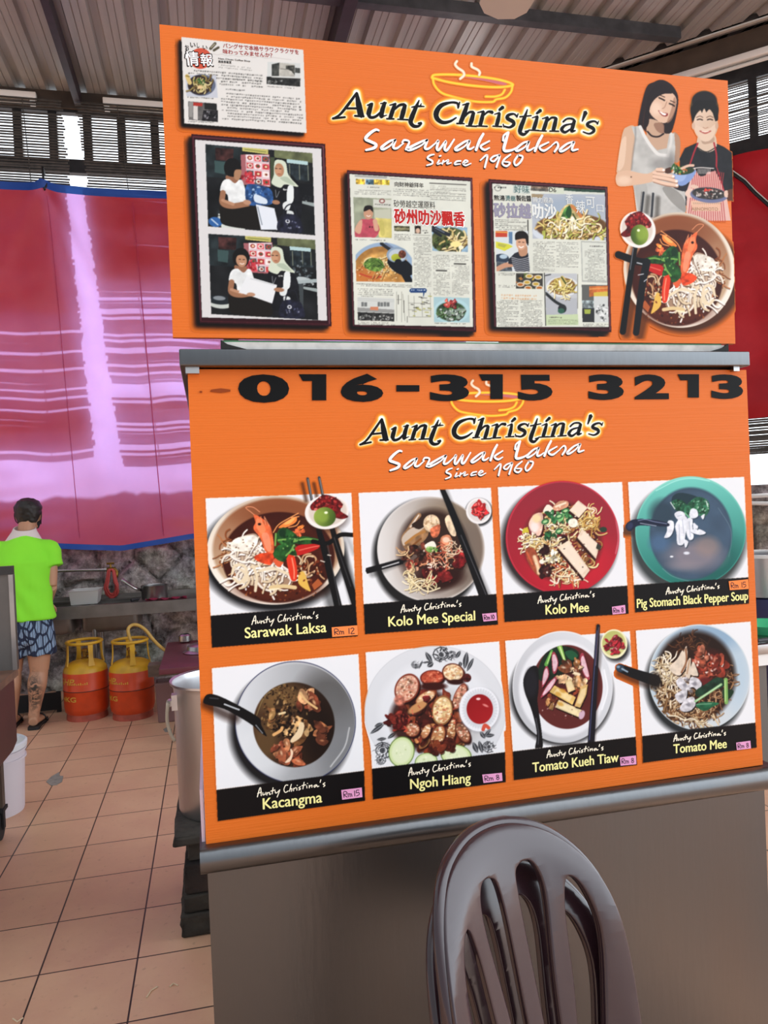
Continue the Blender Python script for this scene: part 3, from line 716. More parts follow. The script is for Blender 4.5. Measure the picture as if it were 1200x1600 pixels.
def pic_portrait():
    cv = canvas(955, 118, 1150, 372); cv.view(955, 115, 6)
    e, l, p = cv.ell, cv.line, cv.poly
    cv.setclip([(0, 0), (1120, 0), (1142, 1210), (1150, 1420), (0, 1420)])
    # aunt on the right: black shirt, striped apron, beehive hair
    p([(640, 800), (690, 700), (800, 650), (830, 640), (960, 645), (1060, 690), (1130, 740), (1145, 1200), (1090, 1180), (1000, 1240), (700, 1240), (650, 1120)], '1d1d20', sm=False, mot=(.35, 50))
    p([(1090, 1090), (1140, 1080), (1145, 1195), (1090, 1195)], '5a3422')
    p([(830, 560), (960, 560), (985, 690), (900, 740), (805, 690)], 'cdb49c', sm=True); p([(850, 590), (950, 580), (960, 640), (860, 660)], '9a7c66', sm=True, al=.6)
    e(870, 330, 132, 170, '8a6226', lin=(0, 1, '1a1512')); e(875, 340, 132, 160, '181416', lin=(0, -1.2, '5a4420'))
    e(872, 255, 118, 90, '1c1718', soft=12)
    e(885, 480, 115, 150, 'd8c0aa', lin=(.6, .3, 'c4a488')); p([(775, 480), (800, 560), (850, 630), (920, 630), (965, 570), (985, 470), (900, 520)], 'd6bca4', sm=True)
    e(770, 490, 16, 34, 'c8a890'); e(988, 490, 16, 34, 'c0a088')
    p([(745, 380), (760, 470), (790, 390), (830, 330), (850, 370), (870, 320), (890, 365), (920, 330), (950, 370), (975, 450), (1000, 440), (1005, 330), (960, 250), (800, 250), (745, 320)], '15110f')
    for x in (830, 925): l([(x-32, 412), (x, 400), (x+28, 412)], 6, '5a3c2e'); l([(x-24, 434), (x, 428), (x+24, 436)], 11, '33231c')
    l([(860, 505), (880, 515), (905, 505)], 6, 'a87a64'); l([(832, 540), (880, 560), (930, 540)], 12, 'a84c44'); l([(850, 545), (910, 545)], 5, 'f2e4da')
    l([(800, 690), (890, 735), (985, 690)], 8, '0c0c0e')
    p([(770, 890), (960, 890), (1010, 980), (1080, 1150), (1120, 1380), (700, 1380), (710, 1090), (740, 1000)], 'd8b0a4', sm=False)
    for k in range(17):
        x = 745+k*18; l([(x+20, 900+(abs(k-8)*4)), (x+6, 1090), (x-30+k*4, 1390)], 7, 'a83c3e')
    p([(745, 1190), (1030, 1190), (1020, 1290), (760, 1290)], 'dcb698', al=.85); 
    for k in range(14): l([(770+k*19, 1212), (776+k*19, 1222)], 5, '8a7a66')
    p([(800, 885), (955, 885), (960, 915), (900, 925), (880, 955), (830, 960), (800, 920)], '1c1a1c', sm=True)
    for k in range(9): l([(815+k*14, 895), (810+k*14, 940)], 5, 'd8d4ce')
    l([(765, 890), (840, 882), (960, 890)], 8, 'e2dcd4')
    l([(810, 655), (775, 740), (738, 850)], 15, 'a02430'); l([(962, 650), (985, 760), (985, 870)], 15, 'a02430'); l([(985, 870), (1030, 1010), (1060, 1110)], 10, 'a02430')
    p([(700, 1100), (760, 1080), (760, 1160), (700, 1150)], 'dcbfae', sm=True); p([(760, 1040), (820, 1060), (790, 1080), (750, 1070)], 'd8b8a4', sm=True)
    e(915, 1140, 175, 72, '6a7090', rot=4); e(915, 1125, 158, 56, '33302e', rot=4, soft=8, mot=(.8, 20))
    cv.specks((910, 1130, 130, 42), 50, 9, ['8a7a70', 'e0dcd4', '241c1c', '5a2a24', 'c8b8ae'])
    cv.specks((890, 1095, 50, 12), 8, 12, ['c0302c', 'd84a3c']); p([(1060, 1105), (1090, 1100), (1090, 1160), (1060, 1150)], 'd8b8a4', sm=True)
    # young woman on the left
    p([(250, 480), (320, 150), (400, 80), (480, 60), (570, 110), (625, 210), (620, 330), (590, 470), (555, 560), (500, 580), (440, 500), (340, 550), (300, 520)], '231718', sm=True)
    p([(300, 430), (330, 300), (360, 400), (350, 520), (300, 530)], '4a2418', sm=True, al=.8)
    p([(350, 430), (480, 470), (500, 560), (590, 570), (560, 700), (450, 760), (330, 680), (330, 560)], 'bd9c82', sm=True)
    p([(400, 470), (490, 470), (490, 560), (430, 540)], '7c5644', sm=True, al=.65)
    p([(355, 330), (400, 250), (470, 200), (560, 180), (610, 240), (600, 330), (560, 420), (500, 465), (430, 440), (375, 390)], 'd3b096', sm=True)
    p([(590, 220), (610, 300), (570, 430), (520, 460), (560, 340)], '9a7058', sm=True, al=.7); e(420, 330, 50, 60, 'e4c8b0', soft=40, al=.8)
    p([(320, 330), (350, 200), (440, 90), (560, 130), (570, 185), (470, 195), (400, 250), (360, 330), (350, 470), (300, 520)], '1f1415', sm=True)
    l([(460, 205), (500, 222)], 8, '3a2820'); l([(555, 255), (595, 272)], 8, '3a2820')
    l([(448, 228), (475, 240), (498, 252)], 14, '241815'); l([(545, 282), (570, 292), (590, 305)], 14, '241815')
    l([(520, 265), (500, 315), (478, 330)], 7, 'a87e68'); p([(438, 345), (480, 365), (530, 375), (520, 402), (475, 395)], '8a3430', sm=True); p([(447, 352), (485, 368), (515, 378), (505, 392), (478, 386)], 'f4ece4', sm=True)
    p([(105, 560), (150, 500), (215, 495), (235, 620), (200, 900), (150, 950), (60, 940), (55, 860)], 'caa88c', sm=True); p([(60, 900), (90, 650), (140, 600), (120, 850)], 'e0c4aa', sm=True, al=.7)
    p([(575, 560), (640, 600), (645, 740), (630, 830), (580, 800)], 'a8846a', sm=True)
    p([(190, 500), (260, 490), (330, 620), (430, 720), (520, 700), (545, 560), (590, 560), (600, 700), (590, 850), (600, 960), (690, 1080), (700, 1290), (640, 1400), (250, 1400), (210, 1080), (180, 940), (210, 740), (222, 600)], 'b9b8b2', mot=(.12, 70))
    l([(225, 505), (225, 610), (205, 740), (190, 900)], 12, '6a6a68', al=.6, soft=16); l([(270, 500), (330, 620), (430, 750), (530, 770)], 30, 'd6d4ce')
    l([(530, 770), (560, 640), (562, 565)], 24, 'cfcdc6'); e(460, 850, 90, 60, '7e7c78', soft=60, al=.6); e(560, 830, 40, 90, '6a6866', soft=50, al=.6)
    p([(480, 1080), (540, 1060), (640, 1120), (690, 1200), (690, 1300), (560, 1200)], '86847e', sm=True, al=.8); p([(230, 1050), (330, 1040), (330, 1300), (260, 1300)], 'a5a49e', sm=True, al=.7)
    l([(340, 545), (380, 585), (440, 592), (490, 565)], 15, '1e1214')
    p([(50, 940), (150, 910), (330, 940), (430, 890), (480, 885), (490, 920), (430, 960), (400, 1010), (200, 1050), (60, 1050)], 'd2ae92', sm=True); e(120, 1000, 60, 40, 'e4c8ae', soft=30, al=.7)
    e(186, 970, 6, 6, '3a2018')
    p([(560, 1040), (700, 1020), (700, 1100), (620, 1090)], '26242a', sm=True)
    p([(500, 900), (560, 880), (560, 930), (510, 935)], '4a2e22', sm=True)
    p([(585, 940), (780, 900), (770, 970), (700, 1040), (640, 1050), (600, 1000)], '7f96c4', sm=True); p([(600, 950), (700, 940), (680, 1000), (620, 1010)], 'a0b4d8', sm=True, al=.7)
    e(680, 915, 100, 34, '2a3a24', rot=-6); cv.specks((640, 905, 75, 38), 40, 13, ['2c5a2a', '14341a', '6a9a4a', 'c86a3a', 'e0d8c4'])
    l([(560, 900), (590, 850), (600, 920)], 14, '2c5a2a'); l([(640, 910), (610, 860)], 12, '1d4420')
    for q in ([(400, 930), (500, 950), (580, 965)], [(400, 965), (510, 985), (610, 1010)], [(400, 1000), (500, 1030), (615, 1048)], [(430, 900), (490, 905)]):
        l([(x+2, y+12) for x, y in q], 26, '9a7460'); l(q, 30, 'dfbda4'); e(q[-1][0], q[-1][1], 12, 10, 'f0e2dc')
    l([(660, 890), (720, 865), (768, 862)], 24, 'd8b49c')
    return cv

def frame_print(x0, y0, x1, y1, outer, inner, paper, sh=(-9, 8)):
    cv = canvas(x0, y0, x1, y1); cv.view(0, 0, 1)
    o = np.array(outer, float)
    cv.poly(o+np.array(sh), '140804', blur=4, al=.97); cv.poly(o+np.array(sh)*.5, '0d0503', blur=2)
    cv.poly(o, '2a0c12')
    n = np.array(inner, float); c = o.mean(0)
    cv.poly((o*.72+n*.28), '4a1a22'); cv.poly((o*.6+n*.4), '2c0d14')
    l = [(o[i]*.5+n[i]*.5) for i in range(4)]
    cv.line([l[0], l[1]], 1.0, '6e3a40', sm=False); cv.line([l[3], l[0]], 1.0, '5a2a32', sm=False); cv.line([l[1], l[2]], 1.2, '7a4a4e', sm=False)
    cv.poly(n+(c-n)*-.004, '120406'); cv.poly(n, paper)
    return cv

def people_photo(cv, q, second):
    """two women in the shop, in a 870 x 660 frame"""
    TL, TR, BR, BL = [np.array(v, float) for v in q]
    A = np.array([(TR-TL)/870, (BL-TL)/640]).T
    cv.affine(A, TL)
    cv.setclip([(0, 0), (870, 0), (870, 660), (0, 660)])
    e, l, p = cv.ell, cv.line, cv.poly
    dy = 0
    p([(0, 0), (870, 0), (870, 660), (0, 660)], '161718', mot=(.7, 120))
    p([(0, 0), (300, 0), (280, 260), (0, 260)], '20282a', mot=(.8, 80), al=.9); p([(70, 125), (160, 130), (150, 230), (70, 220)], '3d5654', al=.8); p([(80, 20), (230, 20), (220, 120), (80, 120)], '3a2220', mot=(.9, 40))
    p([(560, 0), (870, 0), (870, 80), (560, 60)], '5c6244', mot=(.4, 60)); p([(660, 65), (830, 70), (830, 100), (660, 95)], 'a8c4c4'); p([(660, 100), (840, 105), (840, 230), (660, 230)], '20282c', mot=(.8, 40))
    for x in (680, 760, 830): l([(x, 105), (x, 220)], 6, '7a7f6c')
    p([(285, 60), (520, 40), (520, 300), (285, 300)], '9a5c60'); p([(325, 55), (515, 45), (515, 300), (325, 260)], 'cfb8ba')
    for r in range(4):
        for k in range(3):
            x, y = 358+k*64, 80+r*62
            p([(x-27, y-22), (x+27, y-22), (x+27, y+22), (x-27, y+22)], ['e8dcdc', 'd8505a', '40484e', 'c03c40'][(r*3+k) % 4]); e(x, y, 20, 17, ['8a2c28', 'e2d6c8', 'b04038'][(r+k) % 3]); e(x+2, y, 11, 9, ['e8c8a0', '7a3428', '3a5038'][(r+k) % 3])
    cv.specks((340, 240, 60, 40), 40, 12, ['a82430', '7a1820', 'c84048'])
    p([(300, -5), (510, 0), (510, 40), (300, 30)], 'b8b064'); l([(320, 15), (490, 22)], 7, '6f7a3c')
    p([(525, 60), (560, 60), (560, 300), (525, 320)], '4c5a3c', al=.7)
    # table with glasses, rice cooker
    p([(760, 390), (870, 400), (870, 430), (760, 410)], '8f9a98'); cv.specks((800, 370, 60, 25), 14, 10, ['c8d0d0', '9aa4a4', '4a5052'])
    if not second:
        p([(680, 180), (760, 250), (870, 250), (870, 390), (740, 380)], '0e0f12', al=.9)
        e(200, 590, 120, 60, 'b9c0b8', soft=6); p([(85, 560), (320, 560), (300, 660), (110, 660)], 'c3cac2'); e(200, 545, 125, 44, '1c2226'); e(200, 535, 105, 34, '3c4246', soft=10); e(195, 520, 40, 14, '8a9296'); l([(90, 555), (200, 585), (320, 555)], 10, 'd6dcd6')
        e(60, 620, 55, 40, '2c5a94'); l([(30, 600), (80, 640)], 10, 'b8c8d8')
    else:
        e(740, 330, 80, 20, 'aab4b4'); p([(720, 340), (760, 340), (750, 640), (730, 640)], '3a4042'); p([(700, 345), (870, 320), (870, 350), (720, 370)], '9aa6a6')
        cv.specks((760, 250, 90, 80), 30, 12, ['3c464a', '6a7478', '1a2022'])
        e(80, 560, 110, 50, 'b9c0b8'); e(75, 540, 100, 38, '1c2226'); e(70, 525, 50, 18, '7a8286')
    # woman with the headscarf
    ox = 0 if not second else -52
    X = lambda P: [(x+ox, y) for x, y in P]
    p(X([(525, 300), (600, 250), (700, 250), (760, 330), (770, 450), (720, 640), (560, 640), (540, 480)]), '121216', sm=True, mot=(.6, 40))
    p(X([(660, 290), (705, 280), (700, 400), (650, 420)]), 'd8dedc', sm=True); p(X([(620, 420), (680, 400), (665, 470), (620, 470)]), 'd2d8d6', sm=True); p(X([(650, 480), (700, 490), (690, 560), (650, 520)]), 'c8cecc', sm=True)
    p(X([(560, 95), (600, 75), (650, 95), (665, 180), (700, 230), (745, 280), (640, 270), (600, 300), (530, 270), (550, 200)]), 'c6cfba', sm=True); p(X([(600, 220), (660, 210), (720, 270), (640, 250)]), '9aa892', sm=True, al=.7)
    e(596+ox, 158, 38, 54, 'a87a5a'); e(588+ox, 165, 26, 34, 'bd8e6c', soft=14)
    for dx in (-15, 17): l([(586+dx+ox-8, 147), (586+dx+ox+8, 148)], 6, '2a1a14')
    l([(583+ox, 190), (604+ox, 190)], 6, '8a4438')
    l(X([(560, 320), (565, 380), (590, 330)]), 4, '9aa0a2'); cv.specks((630+ox, 315, 25, 8), 6, 6, ['d8dcd8'])
    # woman in the white T-shirt
    ox2 = 0 if not second else 45
    Y = lambda P: [(x+ox2, y+(8 if second else 0)) for x, y in P]
    p(Y([(105, 480), (170, 450), (330, 460), (420, 500), (440, 640), (140, 640), (100, 560)]), '17130f', sm=True)
    p(Y([(160, 240), (250, 240), (260, 300), (180, 300)]), '8a6048', sm=True)
    p(Y([(110, 370), (130, 290), (180, 265), (230, 295), (270, 262), (300, 290), (325, 440), (250, 470), (180, 460), (165, 390)]), 'd8dcda', sm=True, mot=(.12, 40))
    p(Y([(150, 150), (190, 100), (250, 100), (285, 150), (280, 190), (250, 240), (180, 240), (150, 210)]), '12100f', sm=True)
    if not second: p([(235, 190), (285, 185), (278, 240), (255, 268), (225, 250)], 'a0785a', sm=True)
    else: e(262, 205, 44, 52, 'b08466'); l([(243, 195), (255, 196)], 6, '2a1a14'); l([(275, 196), (288, 196)], 6, '2a1a14'); l([(250, 228), (265, 234), (282, 228)], 7, 'e8dcd0'); p([(200, 190), (220, 130), (290, 135), (312, 180), (280, 160), (230, 165)], '12100f', sm=True)
    l(Y([(130, 380), (125, 460), (200, 480), (330, 450)]), 46, '93684c'); l(Y([(125, 440), (210, 465)]), 24, 'b08466')
    if not second:
        p([(320, 310), (400, 290), (520, 320), (530, 430), (430, 455), (325, 450)], '274a7c', sm=True, mot=(.6, 25)); cv.specks((420, 370, 90, 60), 24, 9, ['6a8cb8', '1a3058', '9ab4d0']); p([(390, 370), (480, 400), (480, 440), (390, 430)], 'c8d4de', sm=True)
        e(325, 440, 32, 20, 'b0866a'); e(560, 420, 32, 18, '9a7054')
        p([(395, 450), (545, 470), (580, 640), (430, 650)], 'd4dae0'); l([(410, 470), (440, 610)], 8, '7a8690')
    else:
        p([(300, 330), (545, 390), (500, 545), (320, 490), (230, 470)], 'd9dcdc'); l([(330, 350), (520, 392)], 5, 'b4b8b8'); e(330, 480, 34, 16, 'b0866a'); e(560, 428, 42, 18, '9a7054')
    # handbag
    hx = 0 if not second else -10
    p([(600+hx, 520), (720+hx, 510), (760+hx, 560), (760+hx, 650), (570+hx, 650)], '1b1c2a', sm=True, mot=(.7, 30)); l([(610+hx, 540), (640+hx, 450), (700+hx, 430), (730+hx, 530)], 10, '191a22')
    e(650+hx, 565, 18, 16, 'd0d4d8'); e(650+hx, 565, 9, 8, '20222a'); cv.specks((680+hx, 590, 70, 40), 12, 7, ['4a4e6a', '8a8ea0'])
    cv.setclip(None)

def pic_photos():
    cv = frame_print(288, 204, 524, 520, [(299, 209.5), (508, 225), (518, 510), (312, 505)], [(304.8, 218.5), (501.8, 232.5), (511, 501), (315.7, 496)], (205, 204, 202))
    people_photo(cv, [(320.8, 225.5), (488, 239.5), (492, 359.5), (325, 350)], False)
    people_photo(cv, [(325.5, 365.5), (492.5, 375), (496.5, 496), (330, 487)], True)
    return cv

PAPER = (208, 211, 198)
def pic_news_red():
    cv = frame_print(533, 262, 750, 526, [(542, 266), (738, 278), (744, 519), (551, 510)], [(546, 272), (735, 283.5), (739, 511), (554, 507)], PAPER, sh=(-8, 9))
    # frame of the zoomed page, 1200 wide
    cv.view(540, 260, 5.714)
    e, l, p = cv.ell, cv.line, cv.poly
    cv.setclip([(38, 72), (1110, 138), (1135, 1430), (82, 1415)])
    p([(38, 72), (1110, 138), (1135, 1430), (82, 1415)], PAPER, mot=(.06, 200))
    sl = .055
    l([(90, 85), (360, 100)], 20, '6a6e70', al=.5, sm=False); l([(400, 110), (540, 118)], 5, '8a8c84', sm=False); l([(750, 150), (1075, 165)], 8, '4c4c48', sm=False)
    for (x, w, c) in ((90, 80, 'c9a63a'), (180, 70, '56788a'), (250, 100, 'd8b84a'), (355, 36, 'c8b030')): p([(x, 112+(x-90)*.03), (x+w, 116+(x-90)*.03), (x+w, 162+(x-90)*.03), (x, 158+(x-90)*.03)], c, mot=(.9, 18))
    cv.textrows(195, 182, 290, 200, 18, slope=.03)
    cv.textrows(80, 208, 400, 250, 16, slope=.03, ink=.55); cv.textrows(425, 200, 740, 265, 17, slope=.04, ink=.65); cv.textrows(755, 170, 1070, 300, 17, slope=.04, ink=.5)
    for y in (155, 205, 235, 260, 295): l([(755, y), (1070, y+14)], 2.5, '77776e', sm=False)
    # cook with her pot
    q = [(68, 275), (408, 290), (412, 640), (80, 632)]
    p(q, '9aa088'); sv = cv.clip; cv.setclip(q)
    p([(68, 275), (250, 280), (250, 640), (68, 640)], '8f9680', mot=(.25, 60)); p([(245, 295), (408, 300), (408, 375), (245, 365)], 'c4c6ba'); e(325, 310, 26, 20, '7a3a38'); e(325, 310, 16, 12, 'd0cec2'); cv.textrows(260, 335, 390, 355, 22, slope=.03)
    p([(255, 390), (400, 380), (405, 470), (258, 460)], 'b5b8a4'); p([(265, 460), (408, 470), (412, 640), (300, 635)], 'c8bc6c', mot=(.2, 50)); l([(320, 500), (330, 600)], 40, 'a8a052', al=.5)
    p([(85, 560), (130, 480), (180, 470), (250, 470), (290, 520), (300, 580), (250, 640), (100, 640)], 'b04a58', sm=True, mot=(.2, 30)); p([(80, 570), (120, 490), (150, 490), (130, 600)], 'c69a80', sm=True); l([(275, 560), (262, 490)], 40, 'c69a80'); e(203, 420, 42, 55, 'b98c70'); p([(160, 400), (175, 355), (235, 355), (245, 410), (215, 385), (180, 400)], '1c1816', sm=True); l([(188, 440), (205, 448), (220, 440)], 6, 'f0e8e0'); cv.textrows(145, 530, 245, 560, 32, col=(60, 24, 30), slope=.03, ink=1)
    cv.setclip([(38, 72), (1110, 138), (1135, 1430), (82, 1415)])
    cv.textrows(85, 650, 360, 662, 16, slope=.03)
    p([(432, 530), (572, 535), (572, 582), (434, 578)], '4a4a34', mot=(1.0, 16)); l([(445, 556), (560, 560)], 16, 'c8c090', al=.5, sm=False)
    p([(615, 530), (670, 532), (672, 602), (617, 600)], '5c5248'); e(645, 572, 19, 26, 'c8a890'); p([(618, 575), (625, 535), (665, 535), (672, 580), (655, 555), (632, 556)], '16120f', sm=True); cv.textrows(685, 568, 725, 605, 20, slope=.03, ink=1)
    l([(600, 612), (755, 618)], 3, '66665e', sm=False); cv.textrows(435, 605, 580, 660, 15, slope=.03, ink=.8)
    # dish, top right
    q = [(768, 530), (1085, 545), (1092, 765), (775, 755)]; p(q, '7f9cb0'); cv.setclip(q)
    e(930, 650, 200, 140, '8fb0c4', soft=20); e(925, 660, 165, 115, '4a5230', soft=10, mot=(.5, 40)); cv.noodles((990, 680, 80, 60), 26, 110, 15, ['d8c890', 'e8dcb0', 'bca868']); cv.chunks((860, 690, 70, 50), 10, 18, ['3a4a24', '5a6a34', '2a3018']); e(985, 695, 50, 26, 'e8d890'); e(1030, 725, 24, 18, 'e8e0c0')
    l([(770, 540), (850, 580), (920, 610)], 34, '22262e'); l([(770, 570), (850, 620)], 22, '1a1e26'); l([(800, 550), (880, 590)], 8, '6a7684')
    # laksa with lime
    q = [(85, 680), (590, 680), (595, 1035), (95, 1028)]; p(q, 'aeb08c'); cv.setclip(q)
    e(330, 930, 290, 250, '8ca4bc', soft=6); e(320, 930, 250, 215, 'a8783c', mot=(.35, 60)); e(330, 880, 180, 110, 'c89a54', soft=30, mot=(.3, 40)); e(200, 960, 120, 90, 'b8662e', soft=30, al=.7)
    l([(130, 960), (230, 990), (330, 985)], 16, 'b0442a'); cv.noodles((290, 880, 130, 80), 30, 110, 13, ['dcc890', 'c8a868', 'e8dcb4', 'b88448']); cv.specks((300, 930, 200, 110), 90, 7, ['d8a860', '8a5426', 'e8d0a0', 'c07a40']); p([(160, 870), (220, 820), (310, 830), (340, 890), (290, 940), (200, 920)], '5a7a34', sm=True, mot=(.7, 22)); 
    for k in range(16): x, y = cv.pick((245, 880, 85, 50)); l([(x, y), (x+30, y+cv.R.uniform(-25, 25))], 8, cv.R.choice(['3a5a22', '8aa854', '263e18']))
    l([(320, 690), (390, 740)], 30, '22262c'); l([(360, 690), (420, 730)], 20, '6a7a94'); e(490, 890, 130, 70, '0f1218', rot=30); e(460, 790, 95, 70, '8296a8'); e(462, 795, 78, 56, 'b0bcc4', soft=6); e(450, 815, 44, 34, 'b8b83c', lin=(.5, .5, '7a8a24')); e(505, 785, 34, 36, '6a3a28', mot=(.7, 15)); l([(470, 860), (540, 980), (570, 1035)], 66, '10131a'); l([(530, 880), (600, 940)], 50, '10131a')
    cv.setclip([(38, 72), (1110, 138), (1135, 1430), (82, 1415)])
    cv.textrows(95, 1045, 590, 1068, 15, slope=.03)
    cv.textrows(108, 1090, 420, 1160, 16, slope=.03, ink=.7)
    # shop front
    q = [(105, 1165), (435, 1180), (435, 1385), (108, 1375)]; p(q, 'c4c8c2'); cv.setclip(q)
    p([(100, 1260), (440, 1280), (440, 1310), (100, 1295)], '8a8c88'); p([(220, 1255), (290, 1255), (290, 1285), (220, 1283)], 'c07a58'); p([(100, 1300), (440, 1315), (440, 1390), (100, 1390)], '2c2c2a', mot=(.9, 24)); cv.specks((270, 1350, 160, 28), 40, 8, ['8a8c88', '5a5c58', 'c0c2bc'])
    for x in (140, 285, 340): p([(x, 1212), (x+50, 1214), (x+50, 1252), (x, 1250)], '6a6e6c'); l([(x+24, 1212), (x+24, 1250)], 4, 'c8ccc6')
    for y in (1180, 1195): l([(100, y), (440, y+14)], 3, 'a0a49e', sm=False)
    cv.setclip([(38, 72), (1110, 138), (1135, 1430), (82, 1415)])
    cv.textrows(110, 1388, 435, 1412, 14, slope=.03)
    # little map
    p([(575, 1095), (590, 1088), (715, 1090), (725, 1105), (718, 1128), (580, 1128), (568, 1115)], '23406e', sm=False); cv.textrows(585, 1100, 712, 1118, 20, col=(220, 226, 232), ink=1); p([(690, 1126), (705, 1126), (694, 1175)], '23406e')
    for q in ([(455, 1120), (455, 1380)], [(500, 1120), (500, 1390)], [(560, 1150), (565, 1345), (760, 1345), (755, 1130)], [(610, 1160), (615, 1340)], [(680, 1180), (685, 1340)], [(560, 1220), (755, 1225)], [(560, 1280), (760, 1285)], [(510, 1140), (530, 1380)], [(455, 1190), (500, 1190)]): l(q, 3, '6a6a60', sm=False)
    for k in range(26): x, y = cv.R.uniform(570, 745), cv.R.uniform(1150, 1335); l([(x, y), (x+cv.R.uniform(12, 32), y+2)], 7, cv.R.choice(['4a4a44', '77776c', '9a9a4a']), sm=False)
    for k in range(7): l([(470, 1150+k*12), (470, 1157+k*12)], 7, '4a4a44', sm=False); l([(520, 1200+k*16), (520, 1208+k*16)], 7, '55554e', sm=False); l([(550, 1340+k*8), (550, 1344+k*8)], 5, '55554e', sm=False)
    for (a, b, c, d) in ((605, 632, 752, 1070), (780, 790, 925, 1150), (945, 790, 1095, 1150)): cv.textrows(a, b, c, d, 13.5, slope=.03, ink=.62, lean=.02)
    for (a, b, w) in ((810, 928, 90), (970, 868, 100)): p([(a-30, b-10), (a+w+30, b-8), (a+w+30, b+18), (a-30, b+16)], PAPER); l([(a, b+2), (a+w, b+5)], 12, '3a3a36', sm=False)
    # greens, bottom right
    q = [(785, 1165), (1105, 1175), (1110, 1395), (790, 1390)]; p(q, '9dbcc0'); cv.setclip(q)
    e(945, 1290, 160, 110, 'a6c8cc', soft=10); e(940, 1295, 130, 85, '2f4a2c', soft=10, mot=(.7, 30)); cv.chunks((940, 1300, 110, 70), 26, 22, ['3a5a34', '5a7a4c', '26382a', '7a8a7c']); cv.chunks((925, 1220, 55, 28), 9, 20, ['b8443c', 'd06858', '8a2c2c'], ['f0c8b8']); cv.specks((940, 1310, 110, 60), 40, 9, ['c8d0c8', '1c2a1c', '8aa884'])
    cv.setclip(None)
    cv.textrows(795, 1396, 1060, 1410, 14, slope=.03)
    return cv

